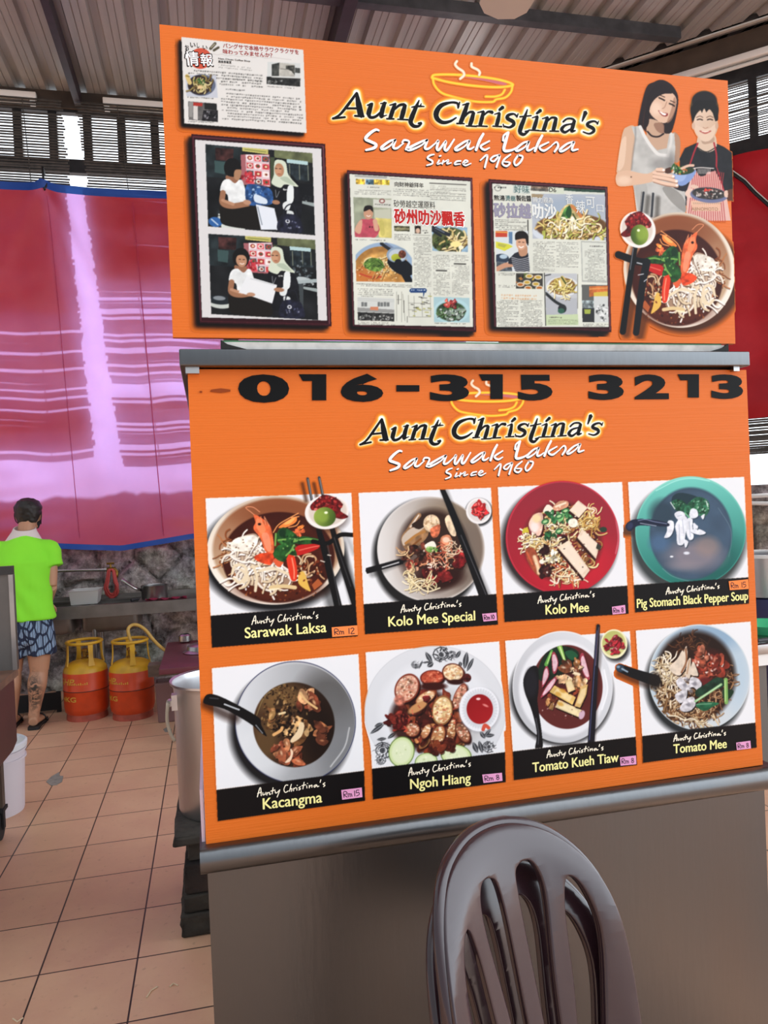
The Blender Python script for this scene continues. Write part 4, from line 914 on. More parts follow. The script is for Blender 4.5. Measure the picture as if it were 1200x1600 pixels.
def pic_news_grey():
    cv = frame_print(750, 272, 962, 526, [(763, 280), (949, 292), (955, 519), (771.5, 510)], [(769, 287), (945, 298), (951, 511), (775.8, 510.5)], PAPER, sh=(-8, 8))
    cv.view(755, 275, 5.714)
    e, l, p = cv.ell, cv.line, cv.poly
    page = [(82, 68), (1085, 130), (1120, 1348), (118, 1348)]
    cv.setclip(page); p(page, PAPER, mot=(.05, 200))
    e(130, 110, 32, 28, '8a8c84'); e(130, 110, 24, 20, PAPER); cv.textrows(96, 98, 195, 122, 26, col=(30, 30, 30), ink=1)
    p([(265, 78), (415, 88), (415, 160), (265, 150)], 'b8c4bc', mot=(.2, 40)); p([(425, 88), (580, 96), (580, 140), (425, 132)], '7a6a5a', mot=(.8, 18)); l([(430, 120), (575, 128)], 22, '3f4a4a', al=.5, sm=False); p([(585, 96), (720, 105), (720, 160), (585, 150)], 'c4ccb8'); p([(720, 104), (1085, 128), (1085, 160), (720, 130)], '2c4438', mot=(.5, 40)); p([(720, 135), (1085, 150), (1085, 165), (720, 150)], 'c8ccc0')
    # laksa against a blue-grey cloth
    q = [(430, 160), (1085, 165), (1100, 575), (440, 560)]; p(q, 'a9b0b8'); cv.setclip(q)
    e(760, 300, 260, 120, '8fa0b0', soft=90, al=.7); p([(430, 160), (540, 165), (520, 200), (430, 190)], '8a6a34', al=.6)
    e(780, 500, 340, 110, 'c4ccd2'); e(790, 455, 320, 120, '6a4a2a', soft=8, mot=(.5, 40)); cv.noodles((790, 490, 290, 70), 90, 130, 16, ['d8c878', 'b8a850', 'e8e0b0', '8a7a34', 'c8a868', 'a8b050']); cv.noodles((790, 430, 230, 70), 36, 110, 15, ['c8a868', 'e8dcb4', '9aa04a'])
    p([(640, 470), (680, 330), (740, 260), (800, 255), (860, 320), (890, 420), (850, 470), (740, 490)], 'c8b478', sm=True, mot=(.5, 40)); p([(660, 480), (720, 400), (740, 400), (720, 490)], 'd89a44', sm=True); p([(770, 440), (790, 360), (830, 400), (860, 450), (800, 480)], 'eee8d4', sm=True); p([(690, 380), (730, 290), (770, 280), (760, 370), (710, 410)], '4a7a3a', sm=True, mot=(.6, 20)); p([(735, 330), (770, 260), (790, 330), (765, 380)], '1f4a24', sm=True); l([(790, 270), (840, 320), (870, 360)], 28, 'c07a44'); l([(760, 400), (740, 480)], 14, '4a3a24'); l([(800, 340), (850, 430)], 14, '3a4a20')
    cv.noodles((760, 440, 150, 60), 24, 90, 13, ['e8e0b0', 'c8b860', 'f0ecd4'])
    cv.setclip(page)
    cv.textrows(105, 388, 380, 475, 17, slope=.02, ink=.8); l([(398, 395), (402, 840)], 9, '20201e', sm=False)
    # smiling woman in a striped top
    q = [(108, 490), (400, 490), (415, 855), (118, 850)]; p(q, 'c8d0d0'); cv.setclip(q)
    p([(105, 490), (215, 490), (215, 545), (105, 545)], 'b8402c'); l([(110, 500), (215, 505)], 10, 'd8a04a'); p([(225, 500), (260, 500), (260, 610), (230, 600)], '5a7a9a'); p([(110, 585), (230, 610), (265, 630), (190, 670), (110, 640)], 'c8c83c'); p([(130, 600), (210, 615), (190, 640), (130, 625)], 'a8a84a'); e(160, 740, 70, 45, '2c3848'); e(180, 720, 35, 20, 'a8bcc8'); p([(105, 760), (250, 780), (260, 860), (110, 860)], '4a5258', mot=(.8, 20))
    l([(110, 840), (190, 800), (260, 790)], 44, 'b98c70'); p([(220, 750), (280, 690), (330, 670), (400, 690), (420, 860), (290, 860), (260, 790), (225, 785)], '22242c')
    for k in range(8): l([(250+k*3, 725+k*17), (330, 745+k*17), (415, 725+k*17)], 5, 'c8ccd0')
    p([(315, 640), (385, 620), (390, 700), (330, 715)], 'b08466', sm=True); e(338, 600, 46, 62, 'c89a7c'); p([(285, 570), (290, 510), (350, 490), (400, 530), (402, 620), (385, 600), (370, 560), (300, 570)], '17120f', sm=True)
    l([(315, 590), (330, 590)], 6, '2a1a14'); l([(350, 592), (364, 594)], 6, '2a1a14'); l([(318, 630), (338, 640), (358, 630)], 9, 'f4ece4')
    cv.setclip(page)
    for (a, b, c, d) in ((445, 585, 635, 845), (650, 590, 845, 815)): cv.textrows(a, b, c, d, 13.5, slope=.02, ink=.65)
    p([(870, 580), (1100, 590), (1110, 955), (880, 945)], 'a8aca4'); p([(880, 592), (1095, 602), (1100, 935), (890, 930)], 'ccd0c4'); cv.textrows(905, 620, 1060, 640, 22, slope=.03, ink=1); cv.textrows(905, 655, 1080, 925, 14, slope=.03, ink=.6)
    cv.textrows(135, 866, 278, 892, 13, slope=.02, ink=.8); cv.textrows(138, 975, 280, 1000, 13, slope=.02, ink=.8)
    q = [(290, 868), (530, 872), (532, 1010), (292, 1005)]; p(q, '3c3a34'); cv.setclip(q); cv.specks((410, 940, 120, 70), 30, 14, ['c8a838', '5a6a2c', '20201c', 'a86a34'])
    for (x, y) in ((410, 895), (490, 905), (390, 950), (470, 965), (330, 970), (400, 1000), (500, 1000)): e(x, y, 34, 20, 'd8d4c0'); e(x, y, 25, 13, cv.R.choice(['8a3c28', 'a86428', 'b8983c']))
    cv.setclip(page)
    cv.textrows(135, 1055, 470, 1085, 28, col=(196, 122, 60), slope=.03, ink=.55)
    for (a, b, c, d) in ((122, 1108, 310, 1335), (330, 1108, 520, 1338)): cv.textrows(a, b, c, d, 14, slope=.02, ink=.75)
    l([(545, 868), (557, 1335)], 7, '20201e', sm=False)
    q = [(552, 872), (835, 872), (840, 1235), (560, 1240)]; p(q, 'b4b8ba'); cv.setclip(q)
    p([(552, 1090), (840, 1090), (840, 1240), (555, 1240)], 'a8acb0'); e(705, 990, 145, 90, 'd0d4d4'); e(705, 985, 118, 78, '8a6a38', soft=6, mot=(.4, 30)); cv.noodles((705, 1005, 95, 50), 40, 80, 12, ['d8c878', 'e8e0b0', 'b8a850']); p([(670, 970), (690, 900), (720, 900), (740, 960), (710, 990)], 'c8b068', sm=True); l([(700, 905), (735, 960)], 14, '3f4a20'); l([(680, 940), (690, 980)], 18, 'eee8d4'); l([(560, 1050), (640, 1120), (710, 1160)], 26, '24282a'); e(705, 1185, 38, 40, '24282a'); e(695, 1205, 30, 24, '2f5a48'); l([(600, 880), (552, 890)], 10, '3a3c3c')
    cv.setclip(page); p([(560, 1240), (845, 1235), (850, 1330), (562, 1335)], 'b8c8a0'); cv.textrows(590, 1258, 770, 1272, 18, slope=.01, ink=.9); cv.textrows(580, 1282, 840, 1325, 16, slope=.01, ink=.5)
    for k in range(22): l([(842, 880+k*14), (842, 888+k*14)], 6, '6a6a62', sm=False)
    q = [(878, 970), (1110, 975), (1120, 1310), (885, 1305)]; p(q, '5a5c58'); cv.setclip(q)
    p([(945, 985), (1110, 980), (1110, 1060), (945, 1080)], 'c06a34', mot=(.3, 30)); l([(950, 1010), (1110, 1000)], 8, 'd89a54'); p([(985, 1040), (1110, 1030), (1110, 1080), (985, 1085)], 'c8b048'); p([(985, 1075), (1115, 1075), (1120, 1310), (990, 1310)], 'c4c8c4'); p([(878, 1110), (985, 1110), (985, 1180), (880, 1180)], '8a9898', mot=(.8, 20)); p([(880, 1180), (990, 1180), (992, 1310), (885, 1310)], '2c2e30'); p([(900, 1190), (960, 1190), (955, 1230), (905, 1230)], '9aa848'); cv.specks((1060, 1220, 50, 80), 30, 12, ['3a3c3c', '8a8c8c', 'e0e2e0'])
    cv.setclip(page); cv.textrows(890, 1320, 1115, 1340, 14, slope=.01)
    cv.setclip(None)
    return cv

def pic_article():
    cv = canvas(274, 54, 486, 220); cv.view(0, 0, 1)
    o = np.array([(283.5, 58), (474, 78), (479, 208), (288, 193)], float)
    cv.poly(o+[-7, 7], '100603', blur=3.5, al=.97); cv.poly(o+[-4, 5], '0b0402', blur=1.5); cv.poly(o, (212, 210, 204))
    cv.view(280, 50, 5.714); e, l, p = cv.ell, cv.line, cv.poly
    sl = .1
    e(190, 238, 98, 92, 'b8381c'); e(190, 238, 92, 86, 'c2503a', soft=6)
    l([(280, 150), (320, 105)], 26, '4a4434'); l([(310, 165), (350, 140)], 22, '4a4434'); l([(285, 140), (318, 108)], 6, 'c8c4a4')
    l([(300, 195), (340, 205), (380, 200), (430, 215), (480, 208), (540, 222), (600, 214), (660, 228), (720, 222), (780, 238), (840, 230), (1000, 250)], 2.5, 'a8a09a')
    cv.textrows(350, 290, 640, 330, 20, slope=sl, ink=.55)
    cv.textrows(80, 335, 740, 388, 26, slope=.075, ink=.8); cv.textrows(360, 408, 750, 485, 26, slope=.07, ink=.85)
    cv.textrows(370, 505, 580, 515, 22, slope=.06, ink=.9)
    for y in range(10): cv.textrows(370+y*1.5, 540+y*25.5, 1075+y*2, 541+y*25.5, 25, slope=.075-.002*y, ink=.8, gap=.1)
    p([(790, 268), (1080, 280), (1080, 490), (780, 470)], 'c4c8c4')
    p([(825, 290), (895, 275), (890, 395), (825, 395)], '3a3c38', mot=(.6, 30)); p([(895, 275), (1030, 290), (1032, 400), (890, 395)], 'b0aea4', mot=(.2, 40)); p([(950, 300), (1030, 300), (1030, 385), (1000, 350), (950, 330)], '44443e', mot=(.8, 16)); l([(905, 330), (960, 335)], 8, '7a7a72')
    p([(1035, 320), (1080, 325), (1080, 370), (1035, 365)], '40423e'); p([(780, 400), (1082, 410), (1080, 490), (780, 465)], '2a2a28', mot=(.9, 24)); l([(830, 402), (1080, 412)], 9, 'c8cac4'); cv.specks((850, 440, 65, 22), 20, 10, ['8a8c88', '1a1a18', '5a5c5a'])
    cv.textrows(785, 482, 1030, 492, 16, slope=.08)
    p([(55, 385), (330, 390), (345, 590), (65, 575)], 'b8bcc4'); e(200, 475, 125, 96, '5c6478'); e(185, 475, 108, 88, '2e2422', soft=8); cv.noodles((190, 475, 75, 55), 30, 70, 13, ['b0a468', 'c8bc88', '6a5a34', '8a7a44']); cv.specks((180, 450, 55, 25), 14, 12, ['2f5224', '4a7038']); e(185, 495, 22, 14, 'd8b888'); l([(70, 395), (95, 455)], 36, 'c8b070'); l([(62, 392), (90, 400)], 12, '8a7a3c')
    cv.textrows(75, 578, 300, 592, 18, slope=.06, ink=.95)
    p([(80, 620), (335, 640), (345, 805), (85, 785)], '5c5a58', mot=(.4, 30)); p([(85, 625), (125, 625), (120, 760), (90, 760)], '8a8884'); p([(125, 640), (165, 660), (165, 790), (125, 780)], 'c8c4be'); p([(125, 628), (210, 635), (205, 665), (125, 660)], 'a03028'); p([(225, 632), (335, 642), (335, 700), (225, 690)], '20201e'); p([(215, 700), (345, 700), (345, 805), (200, 795)], '201e20', mot=(.9, 20)); cv.specks((270, 745, 60, 40), 20, 10, ['8a888c', '4a484c', '0e0e10'])
    cv.textrows(80, 795, 310, 806, 16, slope=.05, ink=.9)
    return cv

def pic_kolo_special():
    cv, q, b = start(1, 554, 752, 788, 996); cv.view(555, 750, 5.4545)
    e, l, p = cv.ell, cv.line, cv.poly
    cv.setclip((np.array(q)-[555, 750])*5.4545)
    e(610, 640, 460, 480, '101010', soft=45, al=.95); e(1055, 275, 118, 118, '1a1a1c', soft=20, al=.9)
    e(645, 590, 458, 448, 'dcdad6', lin=(.9, -.1, 'b8aea4')); e(640, 590, 445, 435, 'd8d6d2', lin=(1, -.1, '776658'), soft=20); base = cv.clip; cv.inbowl(645, 590, 448, 438); e(800, 300, 220, 130, '8a7862', soft=130, al=.8); e(960, 600, 110, 330, '6c6056', soft=140, al=.75)
    e(660, 600, 300, 350, '2c1a14', soft=55, al=.95); e(700, 820, 220, 110, '2a120e', soft=50)
    e(450, 640, 120, 220, 'a8968a', soft=90, al=.4)
    p([(390, 500), (450, 400), (530, 285), (560, 310), (480, 400), (600, 400), (620, 470), (540, 560), (440, 600)], '8f6a48', sm=True, mot=(.4, 40)); p([(400, 490), (480, 410), (590, 400), (470, 500), (415, 560)], 'c2b2a0', sm=True); l([(430, 540), (520, 470), (590, 440)], 22, 'a8743c'); l([(450, 590), (560, 500)], 16, '7a4a24'); l([(470, 400), (540, 300)], 14, 'd8c8b4')
    p([(480, 380), (560, 340), (600, 380), (540, 420)], '2c1c14', sm=True)
    e(650, 370, 70, 75, 'd8bc98', mot=(.4, 25)); cv.specks((650, 365, 55, 55), 30, 10, ['f0dcc0', 'b08a60', 'e8d0b0']); p([(640, 420), (720, 380), (710, 470), (660, 490)], 'c86a48', sm=True, mot=(.5, 20))
    p([(765, 330), (800, 300), (840, 380), (860, 470), (820, 470), (780, 400)], 'dcc4a4', sm=True, mot=(.3, 25))
    p([(730, 490), (800, 470), (830, 540), (800, 610), (730, 590)], 'd88a64', sm=True, mot=(.4, 30)); e(775, 510, 30, 24, 'f0c8ac', soft=10)
    cv.chunks((560, 650, 150, 90), 60, 18, ['3c2019', '5a2a20', '24120e', '6e3a2a']); cv.noodles((720, 660, 130, 110), 50, 80, 9, ['e09a70', 'c8644a', 'f0d0b0', 'b04a34']); cv.chunks((880, 660, 55, 80), 12, 26, ['8a1c20', 'a82c2c', '6a1418']); cv.chunks((680, 840, 130, 70), 16, 30, ['6a1a1a', '4a1412', '8a2a28'], ['b85a50']); cv.chunks((480, 740, 60, 40), 9, 20, ['b85a48', '8a3428', 'd8a080'])
    cv.noodles((850, 580, 50, 60), 12, 80, 9, ['e8d0b0', 'd8b890']); cv.noodles((560, 890, 110, 50), 34, 90, 10, ['e8d8a8', 'd8c08c', 'f2e8c8']); cv.noodles((480, 830, 40, 60), 10, 80, 10, ['e8d8a8', 'd8c08c']); l([(450, 790), (480, 850), (540, 910), (620, 950), (720, 920)], 11, 'eee0b8'); cv.noodles((420, 630, 30, 50), 7, 80, 9, ['e8c898', 'c89a6c'])
    p([(590, 560), (660, 520), (690, 570), (640, 610)], 'ece4d4', sm=True); e(640, 590, 40, 24, '8ab060', soft=6); cv.specks((650, 595, 55, 26), 12, 12, ['6a9a44', 'b8d890', '3a5a2c']); cv.specks((690, 680, 150, 130), 40, 8, ['e8c8a8', 'd87a58', '1c0c0a', 'f0e0c8']); l([(615, 720), (640, 715), (650, 745), (620, 745)], 9, 'f0ecdc')
    cv.clip = base; l([(150, 800), (300, 730), (400, 700)], 60, '141210', al=.35, soft=30); p([(90, 750), (380, 672), (410, 690), (410, 715), (100, 800), (88, 775)], '101012'); l([(230, 745), (370, 702)], 10, 'c8c8c8')
    e(1052, 264, 108, 110, 'e6e4e2'); e(1052, 262, 92, 92, 'd4ceca', soft=8); cv.chunks((1050, 262, 52, 58), 22, 22, ['d02c30', 'b01c22', 'e8504c'], ['f0a098'])
    l([(760, 100), (900, 440), (1120, 980)], 66, '141210', al=.35, soft=30); l([(740, 75), (860, 360), (1095, 990)], 42, '0d0d0f', w2=78); l([(900, 470), (1115, 980)], 6, '58585c')
    caption(cv, b); return cv

def pic_kolo_mee():
    cv, q, b = start(2, 772, 742, 992, 980); cv.view(780, 740, 6)
    e, l, p = cv.ell, cv.line, cv.poly
    cv.setclip((np.array(q)-[780, 740])*6); e(560, 640, 545, 530, '1a1414', soft=60, al=.9)
    cv.setclip([(0, 0), (1200, 0), (1200, 1056), (330, 1108), (0, 1140)])
    e(592, 600, 532, 532, 'b81f30'); e(592, 600, 524, 524, 'c86070', al=.5); e(594, 602, 520, 520, 'a81c2c', lin=(0, -1, '8a2834')); cv.inbowl(592, 600, 524, 524); e(700, 850, 380, 280, 'c02030', soft=200, al=.8); l([(1090, 420), (1115, 600), (1090, 750)], 10, 'e0909a', al=.7, soft=6)
    e(590, 640, 375, 380, '5c2420', soft=40, al=.7)
    cv.noodles((600, 640, 330, 330), 130, 120, 13, ['d8b870', 'e8d8a0', 'a8703c', 'c89a58', 'f0e8c8', '7a4a2a']); cv.chunks((620, 640, 300, 300), 70, 20, ['4a1c18', '2c1210', '6a3424', '8a5a34'])
    cv.noodles((310, 640, 90, 80), 50, 90, 12, ['f4eed8', 'e8dca8', 'd8c078']); cv.noodles((850, 440, 90, 100), 60, 80, 10, ['e0c070', 'f0e0a8', 'c8984a']); cv.noodles((600, 950, 150, 70), 60, 100, 12, ['f0e4c0', 'd89a70', 'e8d098', 'c8643c']); cv.noodles((480, 700, 130, 110), 70, 90, 12, ['f0e8c8', 'e0cc90', 'c89a58']); cv.noodles((520, 470, 120, 90), 40, 80, 12, ['e8dca8', 'c8b068', 'f4f0d8'])
    l([(480, 1000), (540, 1030), (560, 980)], 14, 'f0e4d0'); l([(700, 1000), (790, 985)], 14, 'f0e4d0'); l([(830, 320), (890, 340), (870, 370)], 14, 'e8dcc0'); l([(205, 580), (225, 600), (205, 610)], 12, 'f4eed8')
    p([(220, 520), (265, 500), (280, 550), (215, 560)], 'c8b838')
    for q_, c in (([(275, 480), (320, 390), (400, 370), (410, 480), (380, 580), (320, 560)], 'd8b09c'), ([(500, 320), (560, 260), (640, 260), (640, 310), (540, 350)], 'c89070'), ([(245, 720), (320, 700), (380, 820), (400, 960), (360, 960), (280, 850)], '9a4a30')):
        p([(x+14, y+14) for x, y in q_], '30100e', sm=True); p(q_, c, sm=True, mot=(.3, 40))
    e(330, 500, 40, 55, 'f0dcd4', soft=30); e(350, 420, 40, 40, 'e8d0a0', soft=25); l([(330, 780), (360, 870), (370, 930)], 34, 'e8c8a0', soft=14); l([(260, 740), (310, 850)], 16, 'c85a3c'); l([(530, 310), (620, 275)], 18, 'f0dcc0', soft=8)
    p([(410, 350), (450, 290), (500, 320), (490, 360), (430, 370)], 'e8e0cc', sm=True)
    cv.chunks((560, 400, 120, 60), 16, 24, ['2f6a3c', '3f8048', '1d4a2a', '6aa060']); cv.chunks((470, 590, 60, 30), 8, 20, ['1d4a2a', '2f6a3c']); 
    for (x, y) in ((560, 400), (560, 540), (430, 450), (620, 350)): e(x, y, 38, 26, '2f6a3c', rot=-20); e(x, y, 22, 12, 'a8d090', rot=-20)
    e(690, 460, 45, 40, 'f2ecd8', mot=(.2, 20)); e(400, 825, 26, 22, 'f0e8d8')
    cv.chunks((500, 790, 90, 50), 14, 18, ['f0e8c8', 'e8d8a0', 'fbf6e4']); cv.chunks((420, 720, 40, 50), 8, 26, ['2a1212', '3c1a18']); cv.chunks((445, 900, 40, 60), 10, 26, ['2a1212', '44201c'])
    for q_ in ([(655, 345), (740, 250), (828, 320), (745, 415)], [(730, 600), (775, 515), (925, 660), (925, 730), (905, 800)], [(545, 690), (650, 625), (850, 905), (790, 985)]):
        p([(x-12, y+22) for x, y in q_], '30120e', sm=False); p(q_, 'e2cdb4', mot=(.12, 40)); c = np.mean(q_, 0); p([tuple(c+(np.array(v)-c)*.8) for v in q_], 'ead9c4', al=.8)
    cv.specks((600, 640, 340, 340), 60, 8, ['f4f0e0', '24100c', 'e8d090'])
    e(975, 525, 34, 26, '2a3a2c'); p([(920, 650), (960, 680), (940, 720), (905, 700)], '34342c')
    caption(cv, b); return cv

def pic_soup():
    cv, q, b = start(3, 974, 738, 1180, 966); cv.view(975, 740, 6)
    e, l, p = cv.ell, cv.line, cv.poly
    k = (np.array(q)-[975, 740])*6
    cv.setclip(k); e(600, 610, 545, 530, '1a2020', soft=70, al=.85)
    cv.setclip([(-50, -20), (1200, -20), (1200, 985), (435, 1028), (-50, 1060)])
    l([(20, 540), (120, 540)], 90, '2a2020', al=.7, soft=40)
    e(622, 540, 518, 515, '2f8a7c', lin=(-.2, -1, '84d0c0')); e(622, 545, 508, 503, '1f6a60', lin=(-.15, -1, '6ec4b6')); l([(300, 160), (480, 70), (640, 45), (800, 70)], 8, 'b4ece0', soft=6, al=.8); base = cv.clip; cv.inbowl(622, 545, 508, 503); e(850, 800, 260, 250, '17504c', soft=200, al=.6)
    e(625, 560, 385, 430, '35485a', soft=22); e(625, 570, 376, 420, '3e5266', soft=30, mot=(.12, 120)); p([(450, 220), (520, 180), (640, 200), (700, 240), (560, 300), (460, 300)], '20343c', sm=True); e(360, 380, 120, 130, '2a3c48', soft=80, al=.8)
    e(660, 770, 250, 130, '857c84', soft=110, al=.85); e(780, 680, 110, 90, '8e7d78', soft=70, al=.7); e(330, 650, 90, 80, '4c6a8c', soft=70, al=.7); e(560, 860, 130, 40, '8a8288', soft=50, al=.6)
    l([(880, 320), (990, 500), (1005, 650), (980, 780)], 5, '6a8490', al=.7); l([(360, 890), (450, 960), (600, 1005), (720, 1010)], 6, '8a9aa4', al=.6); l([(200, 860), (300, 980), (420, 1028)], 8, '9adacc', al=.8); l([(930, 990), (1050, 870), (1110, 740)], 8, '7ac8ba', al=.6)
    p([(440, 270), (500, 240), (570, 270), (600, 330), (530, 360), (470, 330)], '1d4a34', sm=True, mot=(.7, 30)); p([(580, 300), (680, 220), (780, 250), (800, 340), (740, 410), (660, 350), (600, 390), (560, 350)], '2a6044', sm=True, mot=(.7, 25)); cv.specks((700, 310, 90, 80), 50, 11, ['1d4a34', '4a8a60', '8ab89a', '123022']); cv.specks((510, 290, 60, 40), 20, 9, ['3a6a4a', '6a9a78', '10281c']); l([(435, 270), (475, 330)], 9, 'c8d4d4'); l([(770, 260), (785, 310)], 8, 'dce8e4')
    for q_ in ([(470, 380), (520, 350), (570, 380), (560, 450), (510, 440)], [(480, 480), (540, 400), (590, 420), (580, 540), (555, 660), (500, 660), (490, 560)], [(590, 430), (640, 400), (640, 500), (650, 600), (610, 620), (580, 540)], [(630, 330), (680, 340), (690, 400), (640, 420), (610, 390)], [(410, 445), (460, 450), (465, 520), (430, 590), (375, 600), (400, 540)], [(620, 530), (700, 520), (765, 555), (710, 575), (640, 555)], [(640, 470), (690, 490), (680, 520)], [(560, 620), (600, 640), (575, 695)], [(720, 400), (755, 380), (740, 430)]):
        p([(x+8, y+10) for x, y in q_], '2a3844', sm=True, al=.7); p(q_, 'dfe2e8', sm=True, mot=(.12, 30))
    for q_ in ([(515, 480), (520, 650)], [(610, 450), (620, 590)], [(545, 430), (560, 560)], [(500, 400), (540, 390)]): l(q_, 7, 'a4acba', al=.8)
    p([(650, 460), (690, 500), (650, 520)], 'dfe2e8', sm=True); e(585, 745, 28, 14, 'd8dce4', soft=8); e(445, 778, 16, 8, 'e8ecf0'); l([(570, 370), (610, 410)], 14, '6ab080')
    cv.clip = base
    p([(15, 480), (60, 440), (130, 425), (260, 430), (405, 460), (410, 495), (260, 490), (130, 490), (60, 540), (20, 520)], '1b2236', sm=True); l([(130, 440), (200, 430), (280, 450), (400, 470)], 7, '7a86a4'); l([(150, 465), (300, 490)], 6, 'b0bac8'); e(55, 490, 26, 34, '2c3450', rot=25, soft=10)
    caption(cv, b); return cv

def pic_kacangma():
    cv, q, b = start(4, 314, 1014, 580, 1290); cv.view(315, 1020, 4.615)
    e, l, p = cv.ell, cv.line, cv.poly
    k = (np.array(q)-[315, 1020])*4.615
    cv.setclip(k); e(640, 560, 435, 440, '0c0c0e', soft=60, al=.95)
    e(676, 500, 436, 440, '2c3050'); e(676, 500, 430, 434, 'cdd0d2', lin=(.9, .2, '9a9c9e')); e(680, 505, 422, 426, 'cfd3d6', lin=(1, .1, '76787a')); cv.inbowl(680, 505, 422, 426); e(900, 330, 200, 200, '4c4a48', soft=170, al=.75); e(960, 600, 120, 260, '707274', soft=120, al=.6); e(420, 700, 200, 200, 'd8dcde', soft=150, al=.7)
    l([(1065, 540), (1030, 680), (930, 820)], 10, 'c8caca', al=.8, soft=6)
    e(665, 518, 294, 306, '4a3220', lin=(.8, .1, '1a0f0a'), soft=8); cv.inbowl(665, 518, 294, 306); e(560, 330, 160, 100, '6e5230', soft=90, al=.9); e(460, 640, 90, 130, '5c4428', soft=70, al=.8); e(840, 560, 110, 230, '160c08', soft=80, al=.8); l([(385, 480), (460, 310), (600, 225)], 6, '8a7448', al=.8)
    cv.specks((600, 420, 180, 190), 130, 9, ['2c1c10', '7a5c34', '4a2c18', '9a7a4a', '1a100a']); cv.specks((620, 300, 170, 70), 60, 8, ['3a2414', '7a5430', '20140c'])
    for (reg, n, r, cs, h) in (((760, 350, 70, 65), 16, 34, ['a8684a', '8a4830', 'c89468', '6a3422'], ['f0c890']), ((560, 440, 80, 90), 26, 26, ['6a4a2c', '3a2818', 'a07a4a', '8a5a34'], ['d8b078']), ((700, 560, 70, 75), 16, 30, ['b88a58', '6a4426', 'c8a06c'], ['f4e4c0']), ((870, 560, 40, 80), 11, 28, ['8a4c30', 'a86a44', '5c3020'], ['c88a60']), ((580, 710, 80, 60), 18, 30, ['9a5438', '7a3c28', 'b87850'], ['f0c8a0']), ((690, 750, 50, 60), 11, 28, ['8a4028', 'a85c3c', '6a3020'], ['e0a880'])):
        cv.chunks(reg, n, r, cs, h)
    cv.specks((620, 500, 110, 130), 90, 12, ['1c120c', '2a1c12', '100a08']); p([(640, 630), (690, 560), (710, 500), (740, 520), (720, 600), (660, 645)], 'e0c8a0', sm=True); l([(520, 590), (570, 560), (580, 540)], 22, 'd8a468'); l([(710, 290), (760, 350), (830, 400)], 16, 'd8b078'); l([(560, 440), (600, 430)], 16, 'e0c898'); p([(600, 790), (640, 740), (640, 690), (660, 720), (640, 780)], 'e8c8a8', sm=True)
    cv.setclip(None)
    l([(30, 370), (160, 440), (240, 470)], 70, '1c0a04', al=.7, soft=50)
    p([(12, 345), (40, 300), (110, 305), (250, 370), (410, 465), (430, 520), (470, 600), (420, 570), (370, 525), (250, 450), (150, 400), (30, 370)], '0b0b0d', sm=True); l([(165, 370), (230, 395), (270, 410)], 11, 'b8bcc0'); l([(390, 520), (440, 580)], 5, 'a8acb0'); l([(60, 325), (120, 330)], 8, '3c3e42', soft=6)
    caption(cv, b); return cv

def rose(cv, cx, cy, r, seed):
    R = random.Random(seed); d = '2a2c30'
    for k in range(4):
        a0 = R.uniform(0, 6.28); q = r*(.25+.2*k)
        cv.line([(cx+q*math.cos(a0+t*.55), cy+q*math.sin(a0+t*.55)*.85) for t in range(8)], r*.1, d)
    for k in range(9):
        a = k*.7+R.uniform(0, .3); cv.line([(cx+r*.45*math.cos(a), cy+r*.4*math.sin(a)), (cx+r*.8*math.cos(a+.25), cy+r*.7*math.sin(a+.25)), (cx+r*math.cos(a+.1), cy+r*.85*math.sin(a+.1))], r*.15, R.choice([d, '5a5c60', '8a8c90']), w2=r*.03)
    cv.ell(cx, cy, r*.22, r*.2, '3c3e42', soft=r*.15)
def leaf(cv, a, b, w):
    a = np.array(a, float); b = np.array(b, float); d = b-a; n = np.array([-d[1], d[0]])/max(np.hypot(*d), 1)*w; m = (a+b)/2
    cv.poly([a, m+n, b, m-n], '3a3c40', sm=True); cv.line([a, b], w*.25, 'a0a4a8')

